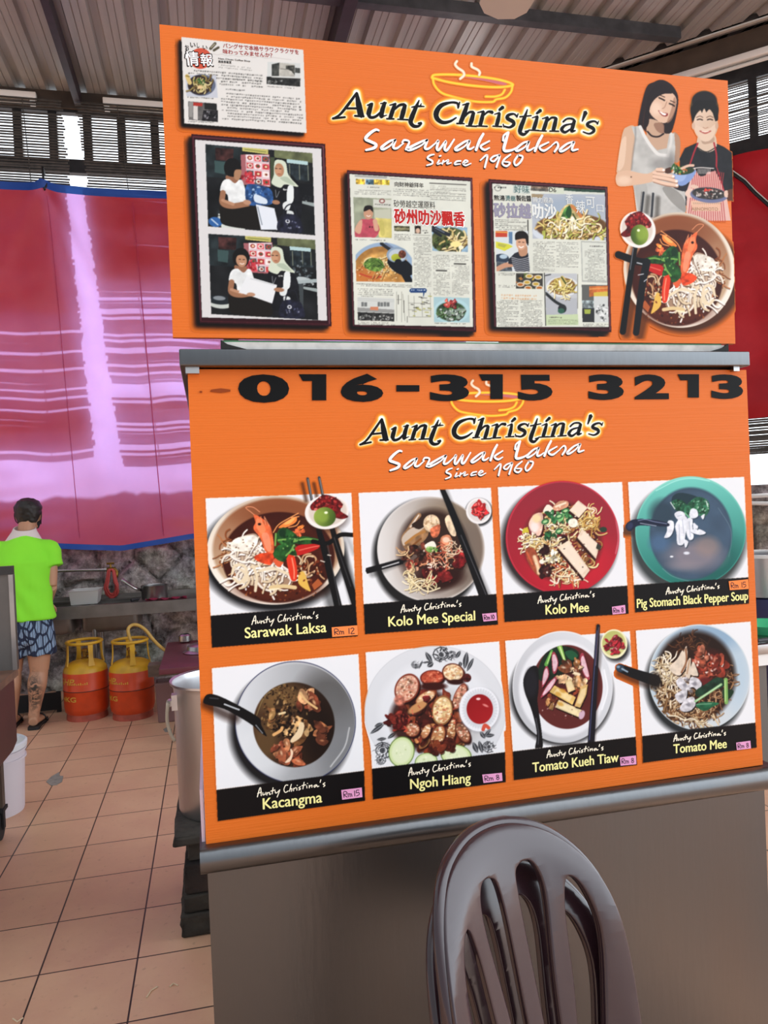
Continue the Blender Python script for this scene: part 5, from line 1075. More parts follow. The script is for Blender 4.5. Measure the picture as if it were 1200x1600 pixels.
def pic_ngoh_hiang():
    cv, q, b = start(5, 566, 994, 796, 1256); cv.view(570, 1000, 5.333)
    e, l, p = cv.ell, cv.line, cv.poly
    cv.setclip([(-10, 0), (1125, 0), (1190, 940), (60, 1080), (-10, 1080)])
    p([(10, 560), (0, 610), (0, 700), (40, 850), (60, 960), (100, 700)], WHITE, sm=True); p([(1130, 330), (1160, 500), (1175, 640), (1165, 760), (1100, 600)], WHITE, sm=True)
    e(585, 590, 590, 545, 'b9bcc0', al=.6); e(585, 592, 584, 540, 'd2d5d8'); e(585, 600, 470, 430, 'dadde0', soft=60); e(640, 690, 380, 280, 'a9a8a6', soft=120, al=.6)
    rose(cv, 640, 120, 82, 1); rose(cv, 725, 130, 50, 6); rose(cv, 425, 205, 42, 2); rose(cv, 150, 920, 90, 3); rose(cv, 1035, 890, 62, 4); rose(cv, 130, 1000, 50, 8)
    for a, b_, w in (((560, 190), (505, 100), 20), ((470, 190), (560, 180), 8), ((760, 150), (795, 90), 16), ((830, 240), (850, 100), 24), ((850, 260), (905, 150), 16), ((800, 220), (790, 180), 16), ((160, 700), (45, 780), 18), ((150, 690), (80, 720), 14), ((190, 820), (260, 770), 16), ((100, 830), (180, 820), 14), ((940, 940), (900, 850), 22), ((980, 940), (950, 840), 20), ((990, 810), (1050, 740), 14), ((1000, 800), (1080, 790), 16), ((960, 760), (1000, 820), 18), ((520, 220), (570, 190), 22), ((450, 240), (480, 170), 8)): leaf(cv, a, b_, w)
    e(480, 660, 270, 260, '2a0f0c', soft=50, al=.9); e(640, 720, 230, 200, '3a1812', soft=50, al=.9)
    cv.chunks((500, 640, 270, 230), 70, 36, ['4a1c16', '6a2a1c', '30120e', '8a4026', '5c2018'], ['9a5034'])
    cv.chunks((260, 680, 90, 70), 26, 26, ['5c1a18', '7a2a22', '3a1010'], ['a84c3c']); cv.chunks((620, 830, 200, 90), 40, 36, ['6a2c1c', '9a5832', '4a1c14', 'b87848'], ['d8a878'])
    def slice_(x, y, rx, ry, rot, skin, meat, spots):
        e(x+10, y+16, rx*1.08, ry*1.08, '240c0a', rot=rot, soft=10); e(x, y, rx*1.06, ry*1.06, skin, rot=rot); e(x, y, rx*.93, ry*.93, meat, rot=rot, mot=(.35, 26))
        n = int(rx*ry/110); a = math.radians(rot)
        for _ in range(n):
            u, v = cv.pick((0, 0, rx*.85, ry*.85)); cv.ell(x+u*math.cos(a)-v*math.sin(a), y+u*math.sin(a)+v*math.cos(a), cv.R.uniform(5, 14), cv.R.uniform(4, 10), cv.R.choice(spots), al=.9)
    S1 = ['f0d8c0', 'c88468', 'e8c0a0', 'a85a44', '6a4a34', 'dca884']; S2 = ['f0dcb4', 'd8b07c', 'b87850', 'f8ecd0', 'c89868']
    slice_(350, 400, 92, 120, 28, '7a3424', 'cc9a84', S1); e(290, 500, 45, 45, 'b8705c', soft=20, mot=(.5, 16)); slice_(560, 310, 95, 58, -5, '6a1c14', 'b04c34', ['c86448', '8a2c1c', 'e08a68', 'a03c28']); e(570, 385, 110, 34, '35100c', soft=14)
    slice_(735, 270, 88, 72, 10, '5c2418', 'e0c49c', S2); e(760, 350, 70, 22, '2c0e0a', soft=10); slice_(790, 470, 45, 110, 22, '7a3826', 'b87c66', S1); slice_(505, 480, 85, 42, -30, 'a86a44', 'd8b088', S2); e(440, 560, 90, 34, 'c08a58', rot=-30, soft=10); cv.chunks((500, 480, 30, 24), 5, 18, ['8a2c28', '5c1c1c']); slice_(645, 585, 82, 118, 8, '8a5a34', 'dcc08c', S2)
    slice_(395, 745, 60, 58, 0, '6a2c1c', 'a86a4a', S1); slice_(510, 760, 32, 66, 25, '6a2c1c', 'b88058', S2); slice_(610, 800, 55, 95, 18, '6a2c1c', 'a8744a', S2); slice_(720, 760, 36, 110, 10, '5a2418', '8a5434', S2); slice_(815, 770, 48, 90, -30, '5a2418', '8a5a40', S1)
    e(850, 315, 36, 36, '4a1a1a', mot=(.8, 14)); l([(330, 720), (350, 750), (330, 760)], 12, 'c04c38'); cv.specks((560, 640, 220, 120), 30, 8, ['a83c2c', 'd86a50'])
    for (x, y, rx, ry, rot) in ((305, 930, 108, 128, 12), (510, 1010, 95, 70, -12), (760, 960, 130, 90, 8)): e(x, y, rx, ry, '5c7a34', rot=rot); e(x, y, rx*.93, ry*.94, 'c8d8a0', rot=rot); e(x, y, rx*.75, ry*.78, 'd8e2bc', rot=rot, soft=14); cv.specks((x, y, rx*.4, ry*.5), 10, 8, ['e8eccc', 'bccc94'])
    e(700, 870, 60, 60, '4a1c14', mot=(.8, 20)); cv.chunks((640, 900, 120, 50), 14, 26, ['6a2c1c', '4a1c14', '8a4026'])
    e(955, 585, 175, 190, '9a9a9e', soft=26, al=.6); e(952, 575, 166, 186, 'e2e4e8'); e(958, 572, 145, 165, 'cdd0d4', soft=8)
    for k in range(40): a = k*.157; l([(955+132*math.cos(a), 575+150*math.sin(a)), (955+158*math.cos(a), 575+178*math.sin(a))], 5, 'f2f4f6', al=.6)
    e(957, 575, 110, 124, '8a1218', lin=(.4, .8, 'a01c20')); e(945, 490, 18, 10, 'f0c8c4', soft=5); e(1005, 545, 26, 9, 'd87a74', rot=25, soft=6); l([(985, 745), (1000, 710), (1030, 730)], 30, 'c8503c')
    caption(cv, b); return cv

def pic_kueh_tiaw():
    cv, q, b = start(6, 784, 972, 1004, 1226); cv.view(790, 975, 5.854)
    e, l, p = cv.ell, cv.line, cv.poly
    k = (np.array(q)-[790, 975])*5.854
    cv.setclip(k); e(510, 630, 470, 480, '0c0c0e', soft=50, al=.9); e(1010, 220, 120, 125, '141416', soft=40, al=.9)
    cv.setclip([(-20, -20), (1190, -20), (1190, 1040), (60, 1160)])
    e(520, 575, 458, 512, 'e0e2e4'); e(520, 580, 452, 506, 'd6d9dc', lin=(-.6, .5, 'b4b6ba')); e(520, 590, 400, 440, 'dfe1e4', soft=26); l([(900, 420), (930, 600), (880, 780)], 14, 'f0f2f4', al=.8, soft=10)
    e(560, 575, 326, 384, '471a1a', col2='5c2422', soft=6, mot=(.12, 60)); base = cv.clip; cv.inbowl(560, 575, 326, 384); e(560, 840, 260, 100, '5a2422', soft=80, al=.8)
    p([(300, 400), (380, 250), (520, 200), (660, 250), (640, 360), (480, 480), (320, 520)], '14261a', sm=True, mot=(.6, 50)); l([(370, 370), (420, 245)], 34, '5a9a44', w2=22); l([(380, 360), (415, 260)], 10, 'a8d07a'); l([(490, 200), (520, 280), (548, 360)], 46, '7ab04a', w2=18); l([(495, 210), (540, 340)], 14, 'c8e098')
    p([(540, 260), (600, 240), (660, 290), (600, 330)], '1d5234', sm=True)
    for q_ in ([(420, 280), (450, 260), (480, 350), (460, 440), (430, 440)], [(330, 540), (350, 420), (380, 385), (395, 470), (340, 575)], [(320, 665), (370, 570), (450, 480), (470, 500), (410, 600), (340, 665)], [(680, 290), (710, 270), (750, 400), (770, 500), (735, 500), (690, 400)]):
        c = np.mean(q_, 0); p([(x+8, y+10) for x, y in q_], '1c0a0a', sm=True); p(q_, '9a3a48', sm=True); p([tuple(c+(np.array(v)-c)*.78) for v in q_], 'd8b4bc', sm=True, mot=(.15, 30))
    cv.chunks((600, 400, 80, 60), 14, 30, ['b88a5c', '8a5a34', 'd8b890', '6a3a24'], ['f0dcc0']); cv.chunks((670, 520, 55, 70), 12, 30, ['b88a5c', '8a5a34', 'd8b890'], ['e8d0b0']); cv.chunks((530, 500, 60, 30), 8, 24, ['c8a078', 'e0c8a0']); cv.chunks((560, 650, 160, 60), 18, 22, ['7a3420', '5c2418', '9a5434']); l([(600, 440), (670, 460)], 26, 'e8d4b0'); l([(590, 450), (610, 440)], 20, '30140c')
    cv.chunks((430, 720, 40, 60), 8, 22, ['6a3420', 'b08050'])
    for q_, c in (([(400, 620), (445, 560), (640, 670), (610, 740)], 'd8b468'), ([(450, 760), (485, 692), (700, 790), (665, 850)], 'e0cc9c'), ([(540, 520), (600, 500), (635, 600), (570, 628)], 'dcc08a'), ([(630, 750), (690, 570), (750, 550), (735, 650), (680, 765)], 'd0ac6c')):
        p([(x+6, y+16) for x, y in q_], '1c0a08'); p(q_, c, mot=(.22, 40)); m = np.mean(q_, 0); p([tuple(m+(np.array(v)-m)*.7) for v in q_], 'ecdcb0', al=.6)
    for (x, y) in ((500, 640), (540, 610), (520, 730)): e(x-20, y, 30, 18, 'c89438', rot=25, soft=12, al=.8)
    e(695, 830, 26, 42, 'c8a8b8', rot=20); cv.specks((560, 780, 240, 90), 14, 7, ['c8a8a0', '7a3a34'])
    cv.clip = base
    p([(160, 520), (200, 420), (260, 380), (300, 420), (300, 600), (290, 700), (310, 850), (330, 1000), (335, 1130), (270, 1140), (285, 1000), (240, 800), (180, 640)], '101013', sm=True); e(230, 540, 60, 130, '1a1a20', soft=30); l([(275, 860), (300, 1000), (295, 1100)], 6, '5a5c62'); l([(345, 1125), (410, 1115)], 14, 'e8e8e8', soft=6)
    cv.setclip(None)
    l([(870, 120), (840, 500), (800, 1070)], 40, '20100a', al=.4, soft=24)
    l([(845, 18), (815, 520), (780, 1085)], 36, '14141c', w2=64); l([(835, 60), (800, 560), (765, 1060)], 7, '4a5078'); l([(850, 30), (822, 380)], 6, '6a5a68')
    e(990, 182, 122, 134, 'd8d4a0', col2='e8e4bc'); e(988, 178, 106, 116, 'a8ac5c', lin=(.2, .6, 'd0cc8c'), soft=8); cv.chunks((982, 195, 72, 78), 26, 24, ['8a1c28', 'a82c34', '6a1220'], ['e0a8a8', 'f0d0d0'])
    caption(cv, b); return cv

def pic_tomato_mee():
    cv, q, b = start(7, 956, 964, 1190, 1198); cv.view(960, 970, 5.217)
    e, l, p = cv.ell, cv.line, cv.poly
    k = (np.array(q)-[960, 970])*5.217
    cv.setclip(k); e(665, 510, 415, 440, '0c1012', soft=50, al=.9)
    cv.setclip([(-20, -20), (1200, -20), (1150, 825), (560, 888), (-20, 950)])
    e(690, 460, 412, 432, 'c8d2d6'); e(690, 462, 404, 424, 'aebfca', lin=(.7, .8, 'c4cdd2')); cv.inbowl(690, 462, 404, 424); e(800, 130, 260, 120, '7f9eb8', soft=110, al=.8); e(1010, 450, 90, 300, 'a8c0d0', soft=100, al=.6); e(600, 790, 300, 100, 'c8d0d2', soft=80, al=.7)
    e(655, 450, 330, 368, '20120c', soft=46); e(640, 500, 310, 320, '2a160e', soft=20)
    cv.noodles((480, 560, 140, 230), 150, 110, 10, ['c8b08a', 'e8d8b8', '8a6844', 'b09068', 'f0e4cc', '6a4a2c']); cv.noodles((640, 760, 180, 70), 90, 110, 9, ['8a6040', 'b08a60', '5c3a22', '3c2414', 'd8c098']); cv.noodles((410, 400, 70, 130), 55, 90, 10, ['e8dcc0', 'f4ecd8', 'c8b48c']); cv.noodles((640, 190, 150, 60), 36, 80, 7, ['4a2c1c', '6a4228', '30190f']); cv.noodles((930, 480, 40, 90), 20, 80, 7, ['b08860', '8a6040', '5c3a22']); cv.noodles((840, 640, 70, 60), 26, 80, 7, ['8a6040', '5c3a22', 'b89068']); cv.noodles((620, 800, 90, 30), 12, 120, 9, ['e8dcc0', 'c8b48c'])
    e(790, 370, 140, 130, '3c1410', soft=50); cv.chunks((780, 380, 110, 110), 30, 40, ['8a3424', 'a84a34', '5c1e16', '6e2418'], ['d88a70', 'e8c0b0']); cv.chunks((700, 290, 50, 40), 8, 30, ['8a4430', 'b06a50', '5c2a1c'], ['e0a088']); cv.specks((780, 360, 110, 90), 20, 9, ['f0dcd0', 'c86a54', '2a0c0a']); e(740, 500, 60, 40, '5c1c1c', soft=20)
    for q_ in ([(450, 375), (510, 310), (555, 240), (570, 330), (540, 440), (480, 430)], [(565, 250), (590, 210), (590, 340), (550, 420)], [(590, 340), (620, 310), (615, 460), (580, 460)], [(640, 330), (680, 430), (670, 450), (615, 430)]):
        p([(x+8, y+8) for x, y in q_], '1a0c08', sm=True); p(q_, 'd8c8b4', sm=True, mot=(.15, 30))
    l([(580, 230), (585, 330), (545, 420)], 14, '8a5a3c', soft=6); l([(610, 320), (590, 430)], 10, 'b08a68', soft=5); l([(600, 220), (640, 300)], 26, '2a150e', soft=10)
    for q_ in ([(500, 500), (540, 460), (600, 520), (620, 460), (680, 470), (710, 520), (680, 570), (640, 540), (580, 560), (540, 560)], [(490, 610), (540, 570), (590, 560), (580, 640), (530, 670)], [(530, 710), (580, 640), (640, 620), (660, 680), (620, 730), (560, 740)]):
        p([(x+8, y+8) for x, y in q_], '1a1412', sm=True); p(q_, 'c4c2c6', sm=True, mot=(.3, 24))
    for (x, y) in ((570, 520), (650, 510), (545, 610), (600, 680), (620, 570), (590, 480)): e(x, y, 22, 16, '76747c', rot=cv.R.uniform(0, 90), soft=12, al=.8); e(x-22, y-14, 20, 10, 'eae8ec', soft=8, al=.8)
    p([(660, 570), (750, 510), (830, 460), (890, 480), (880, 540), (780, 570), (680, 620)], '173224', sm=True, mot=(.6, 30)); p([(660, 690), (720, 660), (850, 670), (800, 700), (730, 735)], '1f5a3c', sm=True, mot=(.5, 26)); p([(880, 560), (970, 570), (930, 640), (890, 640)], '16301f', sm=True); l([(660, 655), (760, 590), (868, 518)], 20, '8ab880'); l([(668, 650), (862, 522)], 6, 'c8e0b8'); l([(906, 478), (910, 665)], 30, '7aa85a'); l([(900, 485), (902, 655)], 8, 'b4d48c'); l([(670, 680), (790, 675)], 8, '6a9a78')
    cv.setclip(None)
    l([(40, 430), (180, 490), (270, 520)], 60, '20100a', al=.6, soft=36); l([(45, 385), (160, 430), (330, 485)], 66, '0d1013', w2=92); e(45, 385, 34, 30, '2a3c4c', rot=20, soft=12); l([(60, 390), (105, 415)], 12, '9ab0c0', soft=6); e(30, 375, 14, 10, '7a98b0', soft=6)
    cv.setclip(k); e(330, 490, 50, 70, '1a1412', soft=30, al=.8); cv.setclip(None)
    caption(cv, b); return cv

PICTURES = [('article', pic_article), ('photos', pic_photos), ('news_red', pic_news_red), ('news_grey', pic_news_grey), ('portrait', pic_portrait), ('upper_bowl', pic_upper_bowl),
            ('laksa', pic_laksa), ('kolo_special', pic_kolo_special), ('kolo_mee', pic_kolo_mee), ('soup', pic_soup), ('kacangma', pic_kacangma), ('ngoh_hiang', pic_ngoh_hiang), ('kueh_tiaw', pic_kueh_tiaw), ('tomato_mee', pic_tomato_mee)]
# ---------------------------------------------------------------- hand-drawn lettering: (points, widths) in the frames of two enlargements
def _z1(P): return [(505+x/5.2174, 130+y/5.2174) for x, y in P]
def _z2(P): return [(725+x/5.2174, 130+y/5.2174) for x, y in P]
def _zb(P): return [(650+x/6.6667, 85+y/6.6667) for x, y in P]
TITLE = [(_z1(P), w) for P, w in [
 ([(80, 288), (135, 258), (200, 180), (268, 88)], (10, 16, 20, 16)), ([(272, 80), (290, 180), (308, 268)], (20, 42, 44)), ([(190, 207), (290, 207)], (15, 15)),
 ([(75, 290), (180, 278)], (16, 14)), ([(255, 268), (332, 272)], (14, 16)),
 ([(358, 182), (402, 168)], (10, 16)), ([(393, 170), (376, 225), (368, 258)], (26, 34, 32)), ([(368, 250), (385, 280), (430, 272), (480, 225)], (30, 22, 18, 12)), ([(502, 160), (482, 220), (472, 278)], (24, 32, 30)), ([(470, 278), (518, 262)], (14, 6)), ([(465, 168), (515, 162)], (8, 12)),
 ([(540, 182), (592, 168)], (8, 14)), ([(585, 170), (562, 235), (545, 290)], (22, 30, 28)), ([(515, 292), (578, 293)], (12, 12)), ([(575, 222), (620, 182), (662, 175)], (12, 18, 20)), ([(668, 178), (652, 235), (636, 292)], (24, 34, 30)), ([(605, 296), (692, 300)], (10, 12)),
 ([(782, 140), (755, 200), (726, 268), (712, 318), (735, 350), (775, 352), (802, 328)], (8, 26, 34, 32, 26, 18, 12)), ([(718, 198), (770, 190), (824, 192)], (8, 16, 8)), ([(772, 330), (800, 325)], (12, 16)), ([(800, 165), (790, 190)], (4, 14)),
 ([(1102, 195), (1090, 165), (1035, 160), (960, 185), (922, 240), (928, 290), (975, 322), (1035, 312), (1085, 282)], (18, 18, 16, 30, 38, 36, 26, 18, 10)), ([(1112, 155), (1098, 205)], (10, 14)),
]] + [(_z2(P), w) for P, w in [
 ([(28, 168), (2, 245), (-30, 328)], (24, 34, 30)), ([(-14, 180), (40, 166)], (8, 14)), ([(0, 280), (40, 240), (76, 236)], (12, 16, 18)), ([(78, 240), (62, 300), (46, 346)], (24, 32, 28)), ([(15, 350), (102, 354)], (10, 12)), ([(-62, 330), (2, 332)], (12, 10)),
 ([(108, 242), (160, 230)], (8, 14)), ([(158, 232), (145, 290), (130, 346)], (22, 30, 28)), ([(100, 350), (190, 354)], (10, 12)), ([(160, 265), (195, 235), (232, 240)], (10, 16, 26)),
 ([(285, 222), (318, 196)], (18, 26)), ([(288, 246), (277, 300), (264, 346)], (20, 30, 28)), ([(245, 256), (290, 242)], (6, 14)), ([(232, 352), (308, 356)], (10, 12)),
 ([(432, 275), (405, 253), (362, 262), (352, 288), (398, 315), (402, 342), (368, 362), (322, 352)], (14, 14, 22, 28, 30, 24, 16, 12)), ([(440, 250), (428, 280)], (8, 12)), ([(318, 335), (324, 362)], (10, 8)),
 ([(516, 215), (490, 290), (462, 362), (456, 402), (485, 420), (522, 396)], (8, 28, 34, 30, 22, 10)), ([(452, 276), (548, 266)], (12, 10)), ([(495, 395), (525, 392)], (10, 16)),
 ([(590, 250), (625, 222)], (16, 26)), ([(598, 274), (582, 330), (566, 380)], (20, 30, 28)), ([(552, 285), (600, 270)], (6, 14)), ([(525, 384), (612, 388)], (10, 12)),
 ([(635, 292), (682, 278)], (8, 14)), ([(680, 280), (662, 340), (646, 388)], (22, 30, 28)), ([(670, 322), (710, 285), (746, 284)], (10, 16, 18)), ([(750, 286), (738, 340), (726, 388)], (24, 32, 28)), ([(615, 390), (672, 392)], (10, 10)), ([(695, 392), (772, 394)], (10, 12)),
 ([(805, 318), (840, 292), (885, 294), (900, 318)], (14, 14, 16, 22)), ([(900, 305), (885, 355), (876, 392), (908, 388)], (24, 30, 26, 8)), ([(885, 332), (825, 345), (795, 378), (822, 402), (872, 372)], (10, 16, 28, 20, 10)),
 ([(990, 238), (962, 312)], (34, 10)),
 ([(1090, 332), (1062, 312), (1018, 322), (1005, 345), (1050, 370), (1055, 395), (1018, 414), (968, 398)], (14, 14, 20, 26, 28, 22, 14, 10)), ([(1096, 310), (1085, 338)], (8, 10)),
]]
SCRIPT = [(_z1(P), w) for P, w in [
 ([(455, 388), (425, 382), (375, 415), (345, 455), (385, 478), (430, 502), (412, 530), (345, 548)], (14, 18, 22, 24, 22, 22, 22, 14)),
 ([(590, 462), (540, 475), (475, 525), (490, 540), (545, 512), (590, 462), (570, 522), (600, 532), (655, 490)], (14, 16, 20, 18, 12, 14, 20, 16, 10)),
 ([(640, 488), (660, 466), (700, 478), (682, 525), (672, 545)], (10, 16, 14, 18, 16)),
 ([(850, 463), (800, 478), (690, 535), (715, 545), (800, 508), (850, 463), (828, 528), (858, 535), (918, 488)], (14, 16, 20, 18, 12, 14, 20, 16, 10)),
 ([(915, 490), (938, 470), (925, 530), (942, 545), (1000, 472), (988, 535), (1010, 545), (1068, 458)], (10, 18, 20, 18, 14, 20, 18, 12)),
 ([(1190, 468), (1150, 480), (1078, 532), (1092, 548), (1150, 518), (1196, 470), (1176, 528), (1200, 538), (1230, 520)], (14, 16, 20, 18, 12, 14, 20, 16, 10))]] + [(_z2(P), w) for P, w in [
 ([(158, 412), (125, 470), (95, 550)], (18, 22, 20)), ([(208, 472), (135, 515), (165, 545), (208, 528)], (12, 18, 18, 10)),
 ([(318, 472), (322, 430), (358, 402)], (20, 14, 16)), ([(362, 400), (340, 470), (325, 548), (385, 548), (445, 518)], (18, 24, 24, 18, 10)),
 ([(525, 476), (480, 490), (422, 540), (440, 552), (495, 522), (530, 476), (512, 540), (535, 548), (575, 525)], (14, 16, 20, 18, 12, 14, 20, 16, 10)),
 ([(638, 425), (605, 485), (575, 558)], (18, 22, 20)), ([(690, 482), (615, 522), (650, 552), (715, 512)], (12, 18, 18, 10)),
 ([(712, 510), (752, 482), (765, 515), (735, 562)], (10, 14, 20, 16)),
 ([(890, 478), (835, 498), (780, 545), (800, 556), (855, 525), (898, 478), (878, 545), (930, 540)], (14, 16, 20, 18, 12, 14, 20, 12))]] + [(_z1(P), w) for P, w in [
 ([(905, 582), (870, 590), (850, 612), (888, 636), (885, 658), (842, 672)], (10, 14, 15, 15, 14, 10)), ([(945, 628), (930, 660), (962, 652)], (12, 14, 8)), ([(945, 598), (960, 592)], (12, 12)),
 ([(980, 630), (968, 662)], (12, 13)), ([(975, 648), (1020, 628), (1008, 658), (1045, 650)], (8, 13, 13, 8)), ([(1122, 635), (1085, 640), (1072, 662), (1118, 660)], (12, 13, 14, 8)), ([(1140, 658), (1178, 640), (1158, 630), (1138, 655), (1160, 672), (1205, 655)], (8, 12, 12, 14, 13, 8))]] + [(_z2(P), w) for P, w in [
 ([(130, 632), (188, 588), (168, 690)], (10, 16, 16)), ([(290, 585), (240, 598), (215, 625), (245, 638), (292, 588), (262, 688)], (12, 14, 15, 14, 14, 16)),
 ([(380, 582), (330, 620), (312, 658), (345, 678), (374, 650), (325, 642)], (12, 15, 16, 15, 14, 10)), ([(440, 588), (408, 640), (422, 672), (460, 642), (476, 600), (440, 588)], (15, 16, 15, 16, 15, 14))]]
BOWL = [(_zb(P), w) for P, w in [
 ([(165, 240), (200, 214), (400, 212), (650, 232), (850, 262), (980, 298), (1000, 325), (850, 343), (600, 328), (350, 292), (168, 245)], 22), ([(175, 250), (192, 320), (262, 398), (380, 440), (600, 490), (790, 496), (835, 470), (930, 450), (988, 392), (1004, 330)], 20), ([(925, 370), (892, 418), (820, 440), (725, 440)], 20)]]
STEAM = [(_zb(P), w) for P, w in [([(425, 72), (408, 105), (435, 142), (488, 178), (500, 218), (460, 255)], 26), ([(578, 96), (582, 130), (640, 160), (664, 188), (658, 215)], 26)]]
TEA = _zb([(505, 238), (700, 246), (850, 272), (945, 306), (905, 322), (720, 280), (505, 242)])
HAND = [  # the thin script over each dish name, in a frame 1200 wide
 [(115, 228), (150, 122), (166, 116), (166, 216)], [(120, 182), (175, 166)], [(190, 175), (190, 206), (215, 195), (225, 170), (222, 202)], [(242, 175), (240, 212)], [(242, 190), (275, 176), (275, 205), (292, 198)],
 [(326, 118), (310, 200)], [(292, 162), (352, 150)], [(350, 165), (356, 190), (382, 180), (412, 150), (392, 200), (370, 245)], [(520, 98), (490, 98), (465, 150), (480, 190), (522, 172)], [(566, 88), (535, 180)], [(545, 152), (570, 145), (560, 182)],
 [(592, 140), (588, 178)], [(590, 152), (622, 135)], [(632, 140), (632, 172)], [(636, 108), (644, 106)], [(682, 125), (658, 142), (680, 156), (656, 170)], [(732, 72), (710, 160)], [(698, 116), (752, 106)], [(762, 120), (764, 152)], [(772, 92), (778, 90)],
 [(797, 115), (794, 152)], [(798, 132), (830, 115), (828, 146)], [(890, 114), (858, 126), (864, 146), (895, 120), (900, 142), (922, 134)], [(950, 52), (938, 88)], [(1002, 95), (974, 112), (1000, 128), (978, 146)]]

# ---------------------------------------------------------------- boards: everything on them lies in their front plane
BY = 1.46
def on_board(px, py):
    p = PY(px, py, BY); return p.x, p.z
LOGO_A = [(519.4, 185.6), (934.9, 191.3)]; LOGO_B = [(562, 694.8), (941.2, 658.8)]
def _logo_map():
    a0, a1 = on_board(*LOGO_A[0]), on_board(*LOGO_A[1]); b0, b1 = on_board(*LOGO_B[0]), on_board(*LOGO_B[1])
    k = math.hypot(b1[0]-b0[0], b1[1]-b0[1])/math.hypot(a1[0]-a0[0], a1[1]-a0[1])
    return a0, b0, k
_LA, _LB, _LK = _logo_map()
def to_lower(x, z): return _LB[0]+(x-_LA[0])*_LK, _LB[1]+(z-_LA[1])*_LK
def logo_px(P, lower):
    """picture points of the logo, on either board"""
    if not lower: return list(P)
    out = []
    for p in P:
        x, z = to_lower(*on_board(*p)); out.append(proj(x, BY, z))
    return out

def pic_title(lower):
    f = lambda P: logo_px(P, lower)
    allp = np.array(f([p for P, w in TITLE+BOWL+STEAM for p in P]))
    cv = canvas(allp[:, 0].min()-12, allp[:, 1].min()-4, allp[:, 0].max()+12, allp[:, 1].max()+12)
    k = 1/5.2174*(_LK if lower else 1)
    cv.poly(f(TEA), (196, 106, 112), sm=True)
    for P, w in BOWL: cv.line(f(P), w*.15*1.5*(_LK if lower else 1), (226, 140, 30), al=.6, soft=1.5)
    for P, w in BOWL: cv.line(f(P), w*.15*(_LK if lower else 1), (250, 205, 62))
    for P, w in STEAM: cv.line(f(P), w*.15*1.35*(_LK if lower else 1), (150, 90, 60), al=.5, soft=1)
    for P, w in STEAM: cv.line(f(P), w*.15*(_LK if lower else 1), (248, 226, 200))
    m = np.zeros((cv.H, cv.W)); base = cv.a.copy(); mm = cv.m.copy()
    cv.a[:] = 0
    for P, w in TITLE: cv.line(f(P), max(w)*k*1.05, (255, 255, 255))
    m = cv.a[..., 0]; cv.a = base; cv.m = mm
    g = lambda r: np.clip(bblur((bblur(m, 1) > .02).astype(float), r*cv.S*(_LK if lower else 1)), 0, 1)
    full = (slice(0, cv.H), slice(0, cv.W))
    cv.put(full, np.clip(g(3.4)*2.6, 0, 1), (240, 160, 40)); cv.put(full, np.clip(g(2.3)*1.7-.1, 0, 1), (248, 204, 92)); cv.put(full, np.clip(g(1.3)*1.7-.35, 0, 1), (246, 238, 214))
    dx = -1.0*(_LK if lower else 1)
    for P, w in TITLE: cv.line([(x+dx, y+dx*.9) for x, y in f(P)], max(w)*k*.9, (252, 250, 244))
    return cv

def ribbon(mb, P, w, conv, scale, y, n=5):
    """a brush stroke laid flat on the board; P in picture points, w in board metres * scale"""
    Q = catmull(np.array([conv(*p) for p in P]), n)
    ws = w if hasattr(w, '__len__') else [w]*len(P)
    W = np.interp(np.linspace(0, 1, len(Q)), np.linspace(0, 1, len(ws)), ws)*scale/2
    L = []; Rr = []
    for i in range(len(Q)):
        d = Q[min(i+1, len(Q)-1)]-Q[max(i-1, 0)]; d = d/max(np.hypot(*d), 1e-9); nn = np.array([-d[1], d[0]])
        L.append(Q[i]+nn*W[i]); Rr.append(Q[i]-nn*W[i])
    e0 = Q[0]-(Q[1]-Q[0])/max(np.hypot(*(Q[1]-Q[0])), 1e-9)*W[0]*.7; e1 = Q[-1]+(Q[-1]-Q[-2])/max(np.hypot(*(Q[-1]-Q[-2])), 1e-9)*W[-1]*.7
    vs = [(e0[0], y, e0[1])]
    for a, b in zip(L, Rr): vs += [(a[0], y, a[1]), (b[0], y, b[1])]
    vs.append((e1[0], y, e1[1])); m = len(Q)
    fs = [(0, 2, 1)]+[(1+2*i, 2+2*i, 4+2*i, 3+2*i) for i in range(m-1)]+[(2*m-1, 2*m, 2*m+1)]
    mb.add(vs, fs)

def glyphs(body, bold=0.0, shear=0.0):
    cu = bpy.data.curves.new('lettering', 'FONT'); cu.body = body; cu.offset = bold; cu.shear = shear; cu.resolution_u = 4
    o = bpy.data.objects.new('lettering', cu); COL.objects.link(o)
    dg = bpy.context.evaluated_depsgraph_get(); dg.update()
    me = o.evaluated_get(dg).to_mesh()
    vs = np.array([v.co[:2] for v in me.vertices]) if len(me.vertices) else np.zeros((0, 2)); fs = [tuple(p.vertices) for p in me.polygons]
    o.evaluated_get(dg).to_mesh_clear(); COL.objects.unlink(o); bpy.data.objects.remove(o); bpy.data.curves.remove(cu)
    return vs, fs
def write(mb, body, p0, p1, top, y, bold=0.0, shear=0.0, lat=None):
    """text whose ink runs from p0 to p1 (picture points on the baseline) and is as tall as the point `top` is above p0"""
    vs, fs = glyphs(body, bold, shear)
    a, b, t = [np.array(on_board(*q)) for q in (p0, p1, top)]
    lo, hi = vs.min(0), vs.max(0); ref = lat if lat else .72
    ex = (b-a); ez = np.array([-ex[1], ex[0]])/np.hypot(*ex)*abs(t[1]-a[1])
    u = (vs[:, 0]-lo[0])/(hi[0]-lo[0]); v = vs[:, 1]/ref
    Q = a+u[:, None]*ex+v[:, None]*ez
    mb.add([(q[0], y, q[1]) for q in Q], fs)

